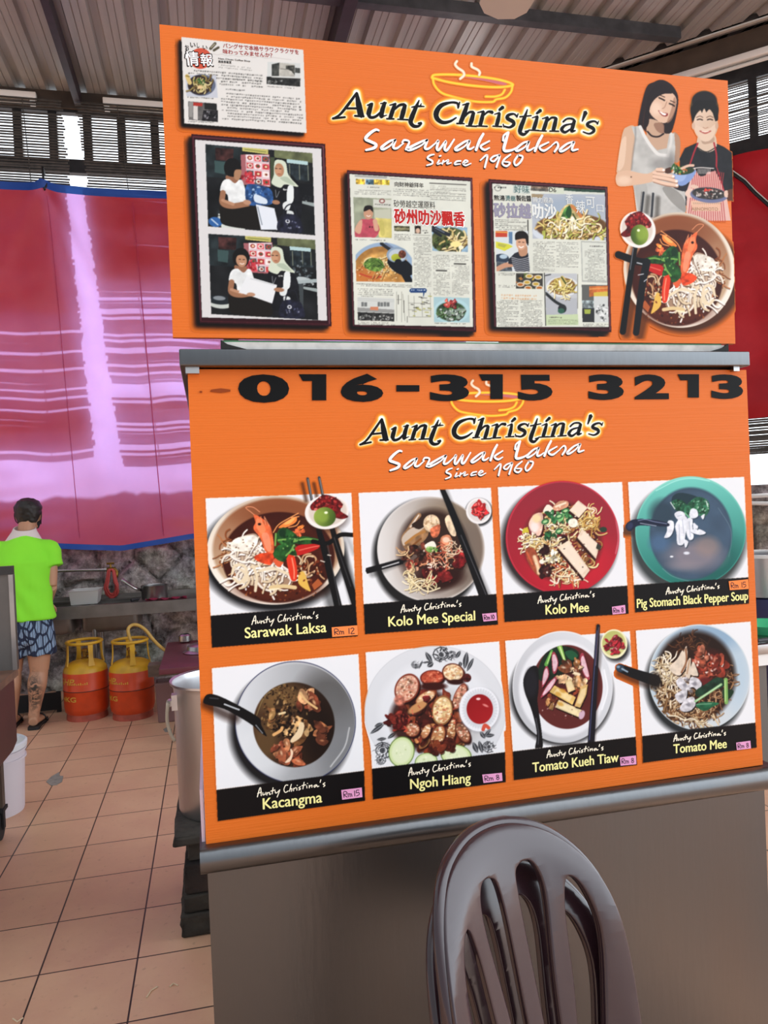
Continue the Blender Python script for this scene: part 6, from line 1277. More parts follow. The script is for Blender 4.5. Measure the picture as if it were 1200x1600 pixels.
def print_mat(name='printed_film'):
    m = bpy.data.materials.new(name); m.use_nodes = True; nt = m.node_tree; b = nt.nodes['Principled BSDF']
    at = nt.nodes.new('ShaderNodeAttribute'); at.attribute_name = 'Col'
    nt.links.new(at.outputs['Color'], b.inputs['Base Color']); b.inputs['Roughness'].default_value = .45; b.inputs['Specular IOR Level'].default_value = .14
    return m
PRINT = print_mat()
def print_part(name, cv, y, parent, step=.00115, clipq=None, label=None):
    """lay a finished picture on the board as a fine mesh that carries its ink colours"""
    cs = [on_board(x, yy) for x in (cv.x0, cv.x1) for yy in (cv.y0, cv.y1)]
    X0, X1 = min(c[0] for c in cs), max(c[0] for c in cs); Z0, Z1 = min(c[1] for c in cs), max(c[1] for c in cs)
    if clipq: X0, X1, Z0, Z1 = max(X0, clipq[0]), min(X1, clipq[1]), max(Z0, clipq[2]), min(Z1, clipq[3])
    nx, nz = int((X1-X0)/step)+2, int((Z1-Z0)/step)+2
    gx, gz = np.meshgrid(np.linspace(X0, X1, nx), np.linspace(Z0, Z1, nz))
    c = np.stack([gx, np.full_like(gx, BY), gz-CAMH], -1) @ ROT
    px = CX+FOC*c[..., 0]/c[..., 2]; py = CY+FOC*c[..., 1]/c[..., 2]
    u = np.clip((px-cv.x0)*cv.S-.5, 0, cv.W-1.001); v = np.clip((py-cv.y0)*cv.S-.5, 0, cv.H-1.001)
    inside = (px >= cv.x0) & (px <= cv.x1) & (py >= cv.y0) & (py <= cv.y1)
    i = u.astype(int); j = v.astype(int); fu = (u-i)[..., None]; fv = (v-j)[..., None]
    A = cv.a
    for ax in (0, 1): A = (np.roll(A, 1, ax)+2*A+np.roll(A, -1, ax))/4
    samp = lambda B: (B[j, i]*(1-fu)+B[j, i+1]*fu)*(1-fv)+(B[j+1, i]*(1-fu)+B[j+1, i+1]*fu)*fv
    col = samp(A); msk = np.where(inside, samp(cv.m[..., None])[..., 0], 0)
    lin = np.where(col <= .04045, col/12.92, ((col+.055)/1.055)**2.4)
    q = np.maximum.reduce([msk[:-1, :-1], msk[1:, :-1], msk[:-1, 1:], msk[1:, 1:]]) > .04
    idx = np.arange(nx*nz).reshape(nz, nx)
    F = np.stack([idx[:-1, :-1], idx[:-1, 1:], idx[1:, 1:], idx[1:, :-1]], -1)[q]
    used = np.unique(F); remap = np.zeros(nx*nz, int); remap[used] = np.arange(len(used)); F = remap[F]
    co = np.stack([gx, np.full_like(gx, y), gz], -1).reshape(-1, 3)[used]; cl = np.concatenate([lin.reshape(-1, 3), np.ones((nx*nz, 1))], 1)[used]
    me = bpy.data.meshes.new(name); me.vertices.add(len(co)); me.vertices.foreach_set('co', co.astype(np.float32).ravel())
    me.loops.add(F.size); me.loops.foreach_set('vertex_index', F.astype(np.int32).ravel())
    me.polygons.add(len(F)); me.polygons.foreach_set('loop_start', np.arange(0, F.size, 4, dtype=np.int32)); me.polygons.foreach_set('loop_total', np.full(len(F), 4, np.int32))
    me.update(calc_edges=True)
    a = me.color_attributes.new('Col', 'FLOAT_COLOR', 'POINT'); a.data.foreach_set('color', cl.astype(np.float32).ravel())
    me.materials.append(PRINT)
    o = bpy.data.objects.new(name, me); COL.objects.link(o); o.parent = parent; o.matrix_parent_inverse = PINV(parent)
    if label: o['label'] = label
    return o
# ================================================================ the two signboards
def b3(px, py, y=BY): p = PY(px, py, BY); return Vector((p.x, y, p.z))
orange = mat('orange_corrugated_plastic', ORANGE, rough=.45, spec=.24, bump=(1, .12), brushed=(4, 4, 320))
edge = mat('board_edge', 'a85a20', rough=.7)
ink = lambda name, c, r=.4: mat(name, c, rough=r, spec=.14)
K_BLACK, K_WHITE = ink('black_vinyl', '070707', .5), ink('white_ink', 'f0eeec')
K_CREAM, K_YEL, K_RED, K_TEAL, K_MAUVE, K_PALE, K_DARK, K_CRIM = ink('cream_ink', 'f0e8d2'), ink('pale_yellow_ink', 'f0ea9c'), ink('red_ink', 'b4201c'), ink('teal_ink', '5a7a78'), ink('mauve_ink', '8d8a9c'), ink('pale_ink', 'd8dcd8'), ink('grey_ink', '3a3a38'), ink('crimson_ink', 'a03a3a')
def board(name, label, corners):
    q = [b3(*c) for c in corners]; base = (q[2]+q[3])/2
    t = thing(name, label, 'signboard', base)
    m = MB(); m.prism(q, (0, .011, 0)); m.build('panel', orange, t)
    return t
def lettering(t, lower, y):
    conv = (lambda x, z: to_lower(*on_board(x, z))) if lower else on_board
    k = 1.0 if not lower else _LK
    sc = abs(on_board(600, 200)[0]-on_board(500, 200)[0])/100/5.2174*k
    sh = .0022*k
    m = MB()
    for i, (P, w) in enumerate(TITLE): ribbon(m, P, w, conv, sc*1.18, y-i*5e-6)
    o = m.build('title_lettering', K_BLACK, t); o['label'] = 'black title lettering with pale glow'
    m = MB()
    for i, (P, w) in enumerate(SCRIPT): ribbon(m, P, w, lambda a, b: tuple(np.array(conv(a, b))+[-.0012*k, -sh]), sc*1.2, y+.0002-i*5e-6)
    m.cur = 1
    for i, (P, w) in enumerate(SCRIPT): ribbon(m, P, w, conv, sc*1.12, y-.0001-i*5e-6)
    o = m.build('script_lettering', [K_BLACK, K_WHITE], t); o['label'] = 'white brush script lettering'

up = board('upper_signboard', 'upper orange signboard with framed clippings and two smiling women', [(249, 38), (1137, 126), (1149, 537), (270, 527)])
e1, e2, e3 = BY-.0005, BY-.001, BY-.0016
print_part('title_glow', pic_title(False), e1, up)
lettering(up, False, e2)
Z = lambda ox, oy, s: (lambda x, y: (ox+x/s, oy+y/s))
def words(part, name, items, y):
    """items: (ink, text, p0, p1, top, bold[, layer]); each line of type is a piece of its own"""
    for it in items:
        m = MB(); h_ = abs(it[4][1]-it[2][1]); d = it[5]*h_*.9
        for kq, (sx, sy) in enumerate(((0, 0), (d, 0), (-d, 0), (0, d), (0, -d)) if d > .05 else ((0, 0),)):      # heavier type: the strokes overlap
            f_ = lambda p: (p[0]+sx, p[1]+sy)
            write(m, it[1], f_(it[2]), f_(it[3]), f_(it[4]), y-.0002*(it[6] if len(it) > 6 else 0)-.00002*kq, 0, lat=.80)
        m.build(name, it[0], part)
ar = print_part('article_print', pic_article(), e1, up, label='Japanese magazine article print'); z = Z(280, 50, 5.714)
words(ar, 'headline', [(K_BLACK, '情', z(56, 296), z(184, 300), z(56, 176), .05), (K_BLACK, '報', z(190, 300), z(308, 304), z(190, 196), .05), (K_WHITE, '情', z(62, 290), z(178, 294), z(62, 182), .02, 1), (K_WHITE, '報', z(196, 294), z(302, 298), z(196, 202), .02, 1),
    (K_BLACK, 'お', z(58, 165), z(92, 163), z(58, 120), .02), (K_BLACK, 'い', z(102, 138), z(146, 140), z(102, 92), .02), (K_BLACK, 'し', z(160, 140), z(180, 142), z(160, 98), .02), (K_BLACK, 'い', z(212, 155), z(252, 158), z(212, 118), .02),
    (K_CRIM, 'バングサで本格サラワクラクサを', z(392, 140), z(1068, 200), z(392, 103), .02), (K_CRIM, '味わってみませんか？', z(392, 192), z(832, 228), z(392, 156), .02),
    (K_DARK, 'Nam Chuan Coffee Shop', z(350, 246), z(634, 270), z(350, 229), .02), (K_DARK, '南泉茶餐室', z(350, 276), z(466, 284), z(350, 256), .03)], e2)
print_part('photo_print', pic_photos(), e1, up, label='print of two framed shop photographs')
nr = print_part('newspaper_print', pic_news_red(), e1, up, label='framed newspaper page with red headline'); z = Z(540, 260, 5.714)
words(nr, 'headline', [(K_WHITE, '砂州叻沙飄香', z(430, 502), z(1068, 532), z(430, 380), .075), (K_RED, '砂州叻沙飄香', z(436, 498), z(1062, 526), z(436, 384), .042, 1), (K_DARK, '砂勞越空運原料', z(430, 358), z(800, 374), z(430, 302), 0), (K_DARK, '向財神爺拜年', z(438, 178), z(696, 190), z(438, 140), .01)], e2)
ng = print_part('newspaper_print', pic_news_grey(), e1, up, label='framed newspaper page with grey headline'); z = Z(755, 275, 5.714)
words(ng, 'headline', [(K_MAUVE, '砂拉越', z(95, 358), z(425, 370), z(95, 246), .05), (K_PALE, '叻沙', z(440, 366), z(652, 374), z(440, 252), .04), (K_PALE, '香', z(735, 242), z(802, 246), z(735, 162), .0), (K_PALE, '辣', z(826, 322), z(910, 326), z(826, 222), .0), (K_PALE, '可', z(915, 276), z(998, 280), z(915, 182), .0), (K_PALE, '口', z(1010, 316), z(1072, 320), z(1010, 252), 0),
    (K_TEAL, '好味', z(278, 146), z(412, 150), z(278, 86), .0), (K_DARK, 'D6', z(588, 142), z(650, 146), z(588, 98), .0), (K_DARK, '熬湯', z(96, 214), z(192, 218), z(96, 174), .03), (K_TEAL, '燙樹', z(198, 218), z(288, 222), z(198, 176), .02), (K_DARK, '製佐醬', z(296, 220), z(428, 224), z(296, 176), .03), (K_PALE, '親力親為', z(442, 234), z(622, 240), z(442, 190), .01)], e2)
po = print_part('portrait_print', pic_portrait(), e1, up, label='cut-out print of two women holding bowls'); z = Z(955, 115, 6)
words(po, 'apron_lettering', [(ink('tan_ink', 'a88468'), 'AJINOMOTO', z(752, 1284), z(1000, 1286), z(752, 1250), .01)], e1-.0002)
print_part('bowl_print', pic_upper_bowl(), e2-.0002, up, label='print of a laksa bowl with prawns and chopsticks')

lo = board('lower_signboard', 'lower orange menu board with eight dish pictures and a phone number', [(293, 577), (1166, 578), (1192, 1195), (322, 1320)])
print_part('title_glow', pic_title(True), e1, lo)
lettering(lo, True, e2)
for ch, xa, xb in (('0', 372.8, 452.5), ('1', 466.7, 509.7), ('6', 532.6, 599), ('3', 671.8, 733), ('1', 747.7, 785.2), ('5', 809, 863.4), ('3', 919, 974.6), ('2', 991, 1044.7), ('1', 1058, 1091.5), ('3', 1111, 1160.8)):
    yb = 626.5-(xa-372)*.0075; m = MB()
    if ch == '1': m.prism([b3(xa+(xb-xa)*u, yb+(585-yb)*v, e3) for u, v in ((0, 1), (1, 1), (1, 0), (.48, 0), (.48, .74), (.14, .74))], (0, -.0002, 0))
    else: write(m, ch, (xa, yb), (xb, yb-(xb-xa)*.0075), (xa, 585), e3, .05, lat=.745)
    m.build('phone_digit', K_BLACK, lo)['label'] = 'black stuck-on digit '+ch
m = MB(); m.prism([b3(x, y, e3) for x, y in ((619, 602), (655, 602), (655, 612), (619, 612))], (0, -.0003, 0)); m.build('phone_dash', K_BLACK, lo)
m = MB(); m.prism([b3(x, y, e3) for x, y in ((330, 609), (345, 607), (360, 609), (360, 612), (345, 614), (328, 612))], (0, -.0003, 0)); m.prism([b3(x, y, e3) for x, y in ((312, 611), (316, 611), (316, 614), (312, 614))], (0, -.0003, 0)); o = m.build('torn_mark', ink('glue_residue', '8a3c14'), lo)

STICK = {'R': [[(0, 0), (.02, 1), (.45, .95), (.5, .6), (.05, .5), (.5, 0)]], 'm': [[(0, 0), (0, .55), (.25, .5), (.28, 0)], [(.28, .45), (.5, .5), (.55, 0)]],
         '1': [[(.2, 0), (.22, 1)]], '2': [[(0, .85), (.25, 1), (.45, .75), (0, 0), (.5, 0)]], '5': [[(.5, 1), (.08, 1), (.05, .55), (.4, .6), (.45, .2), (0, 0)]], '8': [[(.4, .9), (.1, .95), (.1, .6), (.45, .35), (.25, 0), (.02, .25), (.4, .7), (.4, .9)]], '0': [[(.25, 1), (0, .5), (.2, 0), (.45, .5), (.25, 1)]]}
DISH = [ # part label, name text ends, script ends, cap top, sticker, price, sticker colour
 ('Sarawak Laksa', (383, 997), (509.7, 987.2), 979.5, (393.4, 976), (497.8, 966.3), [(518, 980), (558, 976.8), (559, 992), (519, 995)], 'Rm 12', 'o'),
 ('Kolo Mee Special', (607, 978.8), (742, 968.8), 962.5, (626, 957.5), (721, 947.5), [(753, 959), (775, 957), (776, 969), (755, 971)], 'Rm10', 'p'),
 ('Kolo Mee', (852.4, 960), (919.5, 955.6), 944, (840, 943), (929, 932.5), [(955.5, 948), (976, 945), (977, 958), (956.5, 960)], 'Rm 8', 'p'),
 ('Pig Stomach Black Pepper Soup', (995, 949.7), (1168, 937), 935, (1040, 929), (1124, 919.5), [(1137.7, 908), (1168, 905), (1169, 920), (1139.5, 922)], 'Rm 15', 'o'),
 ('Kacangma', (411, 1264), (503, 1253), 1246, (402, 1245), (509, 1228.5), [(533, 1234), (565, 1230), (566, 1245), (534.4, 1249)], 'Rm15', 'p'),
 ('Ngoh Hiang', (641, 1232.5), (735, 1222), 1216, (638, 1212.5), (736, 1197), [(753, 1210), (783.7, 1207), (784.7, 1219.5), (755, 1223)], 'Rm 8', 'p'),
 ('Tomato Kueh Tiaw', (832, 1206.4), (966, 1189.5), 1190.5, (854, 1184), (943, 1171.5), [(968, 1183), (993, 1180), (993.6, 1193.6), (969, 1196)], 'Rm 8', 'p'),
 ('Tomato Mee', (1052, 1177), (1134.7, 1168), 1162, (1052, 1158.5), (1134, 1148.5), [(1149.4, 1160), (1171.5, 1157), (1172.5, 1169), (1150.5, 1171.6)], 'Rm 8', 'p')]
PINK, ORS, PEN = ink('pink_paper', 'de9ac2', .7), ink('orange_paper', 'f08848', .7), ink('marker_pen', '3a2432', .6)
H0, H1 = np.array([115, 228.]), np.array([1010, 145.])
for k, (nm, fn) in enumerate(PICTURES[6:]):
    txt, p0, p1, top, s0, s1, q, price, colr = DISH[k]
    part = print_part('menu_picture', fn(), e1-.00005*k, lo, label='menu picture captioned '+txt)
    m = MB()
    for kq, (sx, sy) in enumerate(((0, 0), (.42, 0), (-.42, 0), (0, .3), (0, -.3))): write(m, txt, (p0[0]+sx, p0[1]+sy), (p1[0]+sx, p1[1]+sy), (p0[0], top+sy), e2-.0004-.00002*kq, 0, lat=.735)
    m.build('dish_name', K_YEL, part)
    # thin script: rotate/scale the hand-written strokes onto the caption
    a, b = np.array(s0), np.array(s1); d = H1-H0; e = b-a; kk = np.hypot(*e)/np.hypot(*d); an = math.atan2(e[1], e[0])-math.atan2(d[1], d[0])
    Rm = np.array([[math.cos(an), -math.sin(an)], [math.sin(an), math.cos(an)]])*kk
    m = MB(); sc = abs(on_board(a[0]+100, a[1])[0]-on_board(a[0], a[1])[0])/100
    for i, s in enumerate(HAND): ribbon(m, [tuple(a+Rm @ (np.array(v)-H0)) for v in s], 1.5, on_board, sc, e2-.0004-i*5e-6, 3)
    m.build('script_caption', K_CREAM, part)
    m = MB(); m.prism([b3(x, y, e2-.0006) for x, y in q], (0, -.0003, 0)); st = m.build('price_sticker', PINK if colr == 'p' else ORS, part)
    st['label'] = ('pink' if colr == 'p' else 'orange')+' price sticker reading '+price
    Q = [np.array(on_board(*v)) for v in q]; w = 0; adv = {' ': .25, 'm': .72, '1': .4, 'R': .62}
    tot = sum(adv.get(c, .6) for c in price)
    m = st.data; m2 = MB()
    bl, br, tl = Q[3], Q[2], Q[0]
    for c in price:
        if c != ' ':
            for s in STICK[c]:
                P = [tuple(bl+(br-bl)*(.1+.82*(w+x*.9)/tot)+(tl-bl)*(.2+.58*y)) for x, y in s]
                ribbon(m2, P, .0016, lambda x, y: (x, y), 1.0, e2-.00105, 4)
        w += adv.get(c, .6)
    vs = [tuple(v.co) for v in m.vertices]; fs = [tuple(p.vertices) for p in m.polygons]; n0 = len(vs)
    nm2 = bpy.data.meshes.new('price_sticker'); nm2.from_pydata(vs+m2.v, [], fs+[tuple(i+n0 for i in f) for f in m2.f])
    nm2.materials.append(PINK if colr == 'p' else ORS); nm2.materials.append(PEN)
    nm2.polygons.foreach_set('material_index', [0]*len(fs)+[1]*len(m2.f)); nm2.update(); st.data = nm2

# ================================================================ the steel food stall behind the boards
steel = mat('brushed_steel', '66686a', rough=.3, metal=1.0, noise=(3, .5, '6e6864'), brushed=(1, 1, .15), bump=(60, .03))
steel_l = mat('bright_steel', 'b4b2b0', rough=.3, metal=1.0, noise=(8, .5, '8e8c8a'))
dark = mat('dark_gap', '141312', rough=.8)
X0, X1 = PY(313, 1340, BY).x, 1.222
st = thing('food_stall', 'stainless steel food stall carrying both orange boards', 'food stall', ((X0+X1)/2, 1.8, 0))
zr1 = PY(322, 1319, BY).z; zr0 = zr1-.05
m = MB(); prof = []
for a in range(13): t = math.pi*a/12; prof.append((BY-.010-.022*math.sin(t), (zr0+zr1)/2+.025*math.cos(t)))
prof += [(2.12, zr0), (2.12, zr1)]
m.prism([(X0, y, z) for y, z in prof], (X1-X0, 0, 0)); m.build('counter', steel, st, smooth='auto')
xp0, xp1 = PY(326, 1400, 1.475).x, PY(1193, 1240, 1.475).x
m = MB(); m.box((xp0, 1.472, .06), (xp1, 1.484, zr0)); m.build('front_panel', steel, st)
m = MB(); m.box((xp0, 1.484, .06), (xp0+.012, 2.08, zr0)); m.build('end_panel', steel, st)
m = MB(); m.box((xp1-.012, 1.484, .06), (xp1, 2.08, zr0)); m.build('end_panel', steel, st)
for xx in (xp0+.03, xp1-.03):
    for yy in (1.51, 2.04): m = MB(); m.box((xx-.02, yy-.02, 0), (xx+.02, yy+.02, .065)); m.build('foot', steel, st)
zs1, zs0 = PY(281, 545, BY-.02).z, PY(284, 572, BY-.02).z
xs0, xs1 = PY(280, 558, BY-.02).x, PY(1171, 560, BY-.02).x
m = MB(); m.box((xs0, BY-.022, zs0), (xs1, 2.1, zs1)); m.build('shelf', steel, st, bevel=.003)
m = MB(); m.box((xs0+.012, BY+.012, zs0-.016), (xs1-.012, BY+.03, zs0)); m.build('gap_shade', dark, st)  # dark strip standing in for the shade in the gap under the shelf
zu0, zu1 = zs1, PY(700, 531, BY).z
m = MB(); m.box((PY(345, 540, BY).x, BY-.008, zu0), (PY(1128, 545, BY).x, BY+.004, zu0+.016)); m.build('upper_rail', mat('worn_white_rail', 'c4c2bc', rough=.5, noise=(30, .6, '8f8d88')), st)
m = MB(); m.box((PY(345, 540, BY).x, BY+.002, zu0+.016), (PY(1128, 545, BY).x, BY+.008, zu0+.021)); m.build('green_strip', mat('green_paint', '2a6a3c', rough=.5), st)
for x, s_ in ((PY(345, 540, BY).x, 1), (PY(1131, 545, BY).x, -1)):
    m = MB(); m.prism([(x, BY-.016, zu0), (x+s_*.05, BY-.016, zu0), (x+s_*.012, BY-.016, zu0+.010), (x, BY-.016, zu0+.018)], (0, .03, 0)); m.build('bracket', dark, st)
for xx, y0_ in ((PY(362, 540, BY).x, 0), (PY(1112, 545, BY).x, 0)):
    for yy in (BY+.03, 2.05):
        top = 2.33 if yy < 1.6 else zs0
        m = MB(); m.box((xx-.014, yy-.014, zr1), (xx+.014, yy+.014, top)); m.build('post', steel_l, st)
m = MB(); m.box((X0+.004, BY+.012, zr1), (X0+.01, 2.1, zr1+.10)); m.build('side_curb', mat('pinkish_acrylic', 'd8c8d8', rough=.3), st)
m = MB(); m.box((xs0+.01, BY-.012, zs0-.012), (xs0+.035, BY+.006, zs0)); m.build('hinge', steel_l, st)
m = MB(); m.box((xs1-.035, BY-.012, zs0-.010), (xs1-.02, BY+.006, zs0)); m.build('hinge', steel_l, st)

# ================================================================ two stacked plastic chairs
chm = mat('brown_mauve_plastic', '2f1d22', rough=.19, spec=.65)
def chair_back():
    """flat pattern with slots (metres, x across, y up), bent into a shell"""
    cu = bpy.data.curves.new('b', 'CURVE'); cu.dimensions = '2D'; cu.fill_mode = 'BOTH'; cu.extrude = .0035; cu.bevel_depth = .0035; cu.bevel_resolution = 2
    def loop(P):
        sp = cu.splines.new('POLY'); Q = catmull(P, 6, True); sp.points.add(len(Q)-1); sp.use_cyclic_u = True
        for p, q in zip(sp.points, Q): p.co = (q[0], q[1], 0, 1)
    half = [(.125, 0), (.165, .0), (.172, .10), (.180, .20), (.176, .28), (.155, .35), (.115, .40), (.06, .425)]
    loop([(.06, .0)]+half[0:]+[(0, .432)]+[(-x, y) for x, y in reversed(half)]+[(-.06, 0), (0, 0)])
    for sx in (-1, 1):
        loop([(sx*a, b) for a, b in ((.016, .045), (.038, .045), (.056, .20), (.070, .32), (.058, .368), (.030, .372), (.015, .34), (.013, .20))])
        loop([(sx*a, b) for a, b in ((.064, .045), (.105, .05), (.134, .16), (.146, .25), (.132, .315), (.108, .335), (.092, .29), (.080, .18))])
    o = bpy.data.objects.new('b', cu); COL.objects.link(o); dg = bpy.context.evaluated_depsgraph_get(); dg.update()
    me = bpy.data.meshes.new_from_object(o.evaluated_get(dg)); COL.objects.unlink(o); bpy.data.objects.remove(o)
    bm = bmesh.new(); bm.from_mesh(me); bmesh.ops.remove_doubles(bm, verts=bm.verts, dist=1e-5)
    for k in range(-11, 12): bmesh.ops.bisect_plane(bm, geom=bm.verts[:]+bm.edges[:]+bm.faces[:], plane_co=(k*.016, 0, 0), plane_no=(1, 0, 0))
    for k in range(1, 22): bmesh.ops.bisect_plane(bm, geom=bm.verts[:]+bm.edges[:]+bm.faces[:], plane_co=(0, k*.02, 0), plane_no=(0, 1, 0))
    return bm
def bend(x, y, z):
    """pattern -> chair frame: sitter looks to -Y, seat at .44"""
    top = max(0, y-.30); lean = .23*y+.55*top*top
    rim = max(0, math.hypot(x/.18, max(0, y-.24)/.19)-.80)
    cv = 1.75*x*x
    return Vector((x*1.02, .185+lean-cv-z+.16*rim*rim, .45+y*.965-.9*rim*rim*.16))
def make_chair(label):
    t = thing('plastic_chair', label, 'chair', (0, 0, 0), 'stacked brown plastic chairs')
    bm = chair_back()
    for v in bm.verts: v.co = bend(*v.co)
    bmesh.ops.recalc_face_normals(bm, faces=bm.faces)
    me = bpy.data.meshes.new('backrest'); bm.to_mesh(me); bm.free(); me.materials.append(chm)
    me.polygons.foreach_set('use_smooth', [True]*len(me.polygons)); me.set_sharp_from_angle(angle=math.radians(55))
    o = bpy.data.objects.new('backrest', me); COL.objects.link(o); o.parent = t
    half = [(.165, .0), (.172, .10), (.180, .20), (.176, .28), (.155, .35), (.115, .40), (.06, .425)]
    P = catmull(half+[(0, .432)]+[(-x, y) for x, y in reversed(half)], 5)
    m = MB(); m.tube([bend(x, y, -.009) for x, y in P], .0105, 10, flat=1.0); m.build('rim', chm, t, smooth=True)
    m = MB(); g = []                               # seat, dished and rolled down at the front
    N_ = 16
    for j in range(N_+1):
        for i in range(N_+1):
            u, v = i/N_*2-1, j/N_*2-1
            w = .215-.02*v; x = u*w*(1-.06*abs(v)**4); y = -.02+v*.205*(1-.05*abs(u)**4); z = .445-.014*(1-u*u)*(1-v*v)-.05*max(0, -v-.7)**1.5*3-.02*max(0, abs(u)-.8)*5*.2
            g.append((x, y, z))
    n = N_+1; top = [(j*n+i, j*n+i+1, (j+1)*n+i+1, (j+1)*n+i) for j in range(N_) for i in range(N_)]
    m.add(g, top); m.add([(x, y, z-.006) for x, y, z in g], [tuple(reversed(f)) for f in top])
    br = [i for i in range(n)]+[j*n+N_ for j in range(1, n)]+[N_*n+i for i in range(N_-1, -1, -1)]+[j*n for j in range(N_-1, 0, -1)]
    m.add([g[i] for i in br]+[(g[i][0]*1.01, g[i][1], g[i][2]-.035) for i in br], [(i, (i+1) % len(br), len(br)+(i+1) % len(br), len(br)+i) for i in range(len(br))])
    m.build('seat', chm, t, smooth='auto')
    for sx in (-1, 1):
        for sy in (-1, 1):
            m = MB(); a = Vector((sx*.185, -.03+sy*.18, .43)); b = Vector((sx*.215, -.02+sy*.225, 0)); rings = []
            for k in range(7):
                c = a+(b-a)*k/6; w = .028-.008*k/6
                rings.append([c+Vector((sx*w*x_, sy*w*y_, 0)) for x_, y_ in ((-1.1, 1), (1, 1), (1, -1.1), (.55, -1.1), (.5, .5), (-1.1, .5))])
            m.loft(rings); m.build('leg', chm, t, smooth='auto')
    return t
def copy_tree(t, loc, rot, label):
    r = t.copy(); COL.objects.link(r); r.location = loc; r.rotation_euler = rot; r['label'] = label
    for ch in list(t.children):
        c = ch.copy(); COL.objects.link(c); c.parent = r; c.matrix_parent_inverse = ch.matrix_parent_inverse.copy()
        for g in list(ch.children):
            d = g.copy(); COL.objects.link(d); d.parent = c; d.matrix_parent_inverse = g.matrix_parent_inverse.copy()
    return r
CHX, CHY, CHR = .526, .865, math.radians(25)
ch = make_chair('lower brown plastic chair of the stack, seen through the slots of the upper one')
ch.location = (CHX, CHY, 0); ch.rotation_euler = (0, 0, CHR)
copy_tree(ch, (CHX+.006, CHY-.022, .066), (0, 0, CHR), 'upper glossy brown plastic chair of the stack, round back with four slots')
# ================================================================ gas bottles
gor, gye = mat('orange_gas_paint', 'd0461a', rough=.38, noise=(14, .45, 'a83a1a')), mat('yellow_gas_paint', 'd0a01c', rough=.42, noise=(12, .5, '9a7420'))
gpk, gyl = mat('faded_red_paint', 'b0503c', rough=.55, noise=(18, .6, '6e3020')), mat('yellow_stencil', 'd0a038', rough=.5)
brass = mat('old_brass', '8a6a30', rough=.4, metal=.9)
GR, GH = .153, .555
def gas(label):
    t = thing('gas_cylinder', label, 'gas cylinder', (0, 0, 0), 'gas cylinders under the sink')
    m = MB(); m.lathe([(GR*.84, .035), (GR*.95, .055), (GR, .09), (GR, .205), (GR*1.012, .209), (GR*1.012, .217), (GR, .221), (GR, .325), (GR*.985, .338)], n=56); m.build('body', gor, t, smooth='auto')
    m = MB(); m.lathe([(GR*.985, .338), (GR*.95, .362), (GR*.82, .388), (GR*.6, .405), (GR*.3, .415), (.03, .42)], n=56); m.build('shoulder', gye, t, smooth='auto')
    m = MB(); m.lathe([(GR*1.001, .208), (GR*1.016, .210), (GR*1.016, .2145), (GR*1.001, .2165)], n=56, cap=False); m.build('weld_seam', mat('dark_weld', '3a1c14', rough=.6), t, smooth='auto')
    m = MB(); m.lathe([(GR*.86, .0), (GR*.92, 0), (GR*.9, .03), (GR*.88, .045), (GR*.82, .045), (GR*.84, .02)], n=48, cap=False); m.build('foot_ring', gpk, t, smooth='auto')
    m = MB(); m.tube([(GR*.78*math.cos(a), GR*.78*math.sin(a), GH-.012) for a in [k/40*2*math.pi for k in range(40)]], .011, 10, closed=True); m.build('carrying_ring', gye, t, smooth=True)
    for k in range(4):
        a = math.radians(-62+90*k); w = .13
        P = []
        for z, r, ww in ((.385, .86, .17), (.43, .80, .13), (.48, .78, .12), (GH-.012, .78, .15)):
            P.append([(GR*(r+dr)*math.cos(a+s*ww), GR*(r+dr)*math.sin(a+s*ww), z) for s, dr in ((-1, -.02), (1, -.02), (1, .03), (-1, .03))])
        m = MB(); m.loft(P); m.build('guard_strut', gye, t, smooth='auto')
    m = MB(); m.lathe([(.028, .415), (.028, .43), (.016, .435), (.016, .47), (.024, .475), (.024, .49), (.01, .495)], n=20); m.tube([(0, 0, .455), (.045, -.02, .455)], .012, 10); m.build('valve', brass, t, smooth='auto')
    return t
def wrap(t, parts, R_):
    for p in parts: wrap1(t, [p], R_)
def wrap1(t, parts, R_):
    """stencilled letters bent round the bottle; x is the angle in degrees from -Y, y the height"""
    m = MB()
    for body, a0, a1, z, h, sh in parts:
        vs, fs = glyphs(body, .02, sh); lo, hi = vs.min(0), vs.max(0)
        m.add([(R_*math.sin(math.radians(a0+(a1-a0)*(x-lo[0])/(hi[0]-lo[0]))), -R_*math.cos(math.radians(a0+(a1-a0)*(x-lo[0])/(hi[0]-lo[0]))), z+h*y/.72) for x, y in vs], fs)
    return m.build('stencil', gyl, t)
ga, gb = PZ(131, 1128), PZ(205, 1128)
g1 = gas('orange gas cylinder with scuffed yellow guard, left of the pair under the sink')
wrap(g1, [('GHP', -78, -20, .262, .045, .3), ('14KG', -74, -18, .145, .034, 0)], GR+.0015)
m = MB(); 
for k in range(9): a = math.radians(-30+k*5.2); m.box((GR*1.004*math.sin(a)-.004, -GR*1.004*math.cos(a)-.002, .262), (GR*1.004*math.sin(a)+.003, -GR*1.004*math.cos(a)+.003, .270+.004*(k % 3)))
m.build('small_stencil', gyl, g1)
g1.location = (ga.x+.005, ga.y+GR*.9, 0)
g2 = copy_tree(g1, (gb.x, gb.y+GR*.9+.02, 0), (0, 0, math.radians(-16)), 'orange gas cylinder with the yellow hose on its valve, right of the pair')
hose = mat('yellow_rubber_hose', 'c09a4a', rough=.45)
hy = g2.location.y
hp = [Vector((g2.location.x+.03, hy-.02, .47)), Vector((g2.location.x+.01, hy-.02, .53))]+[PY(x, y, hy+dy) for x, y, dy in ((200, 985, -.02), (206, 977, 0), (216, 977, 0), (228, 985, 0), (240, 1000, 0), (255, 1014, -.02), (270, 1021, -.06), (284, 1023, -.1))]
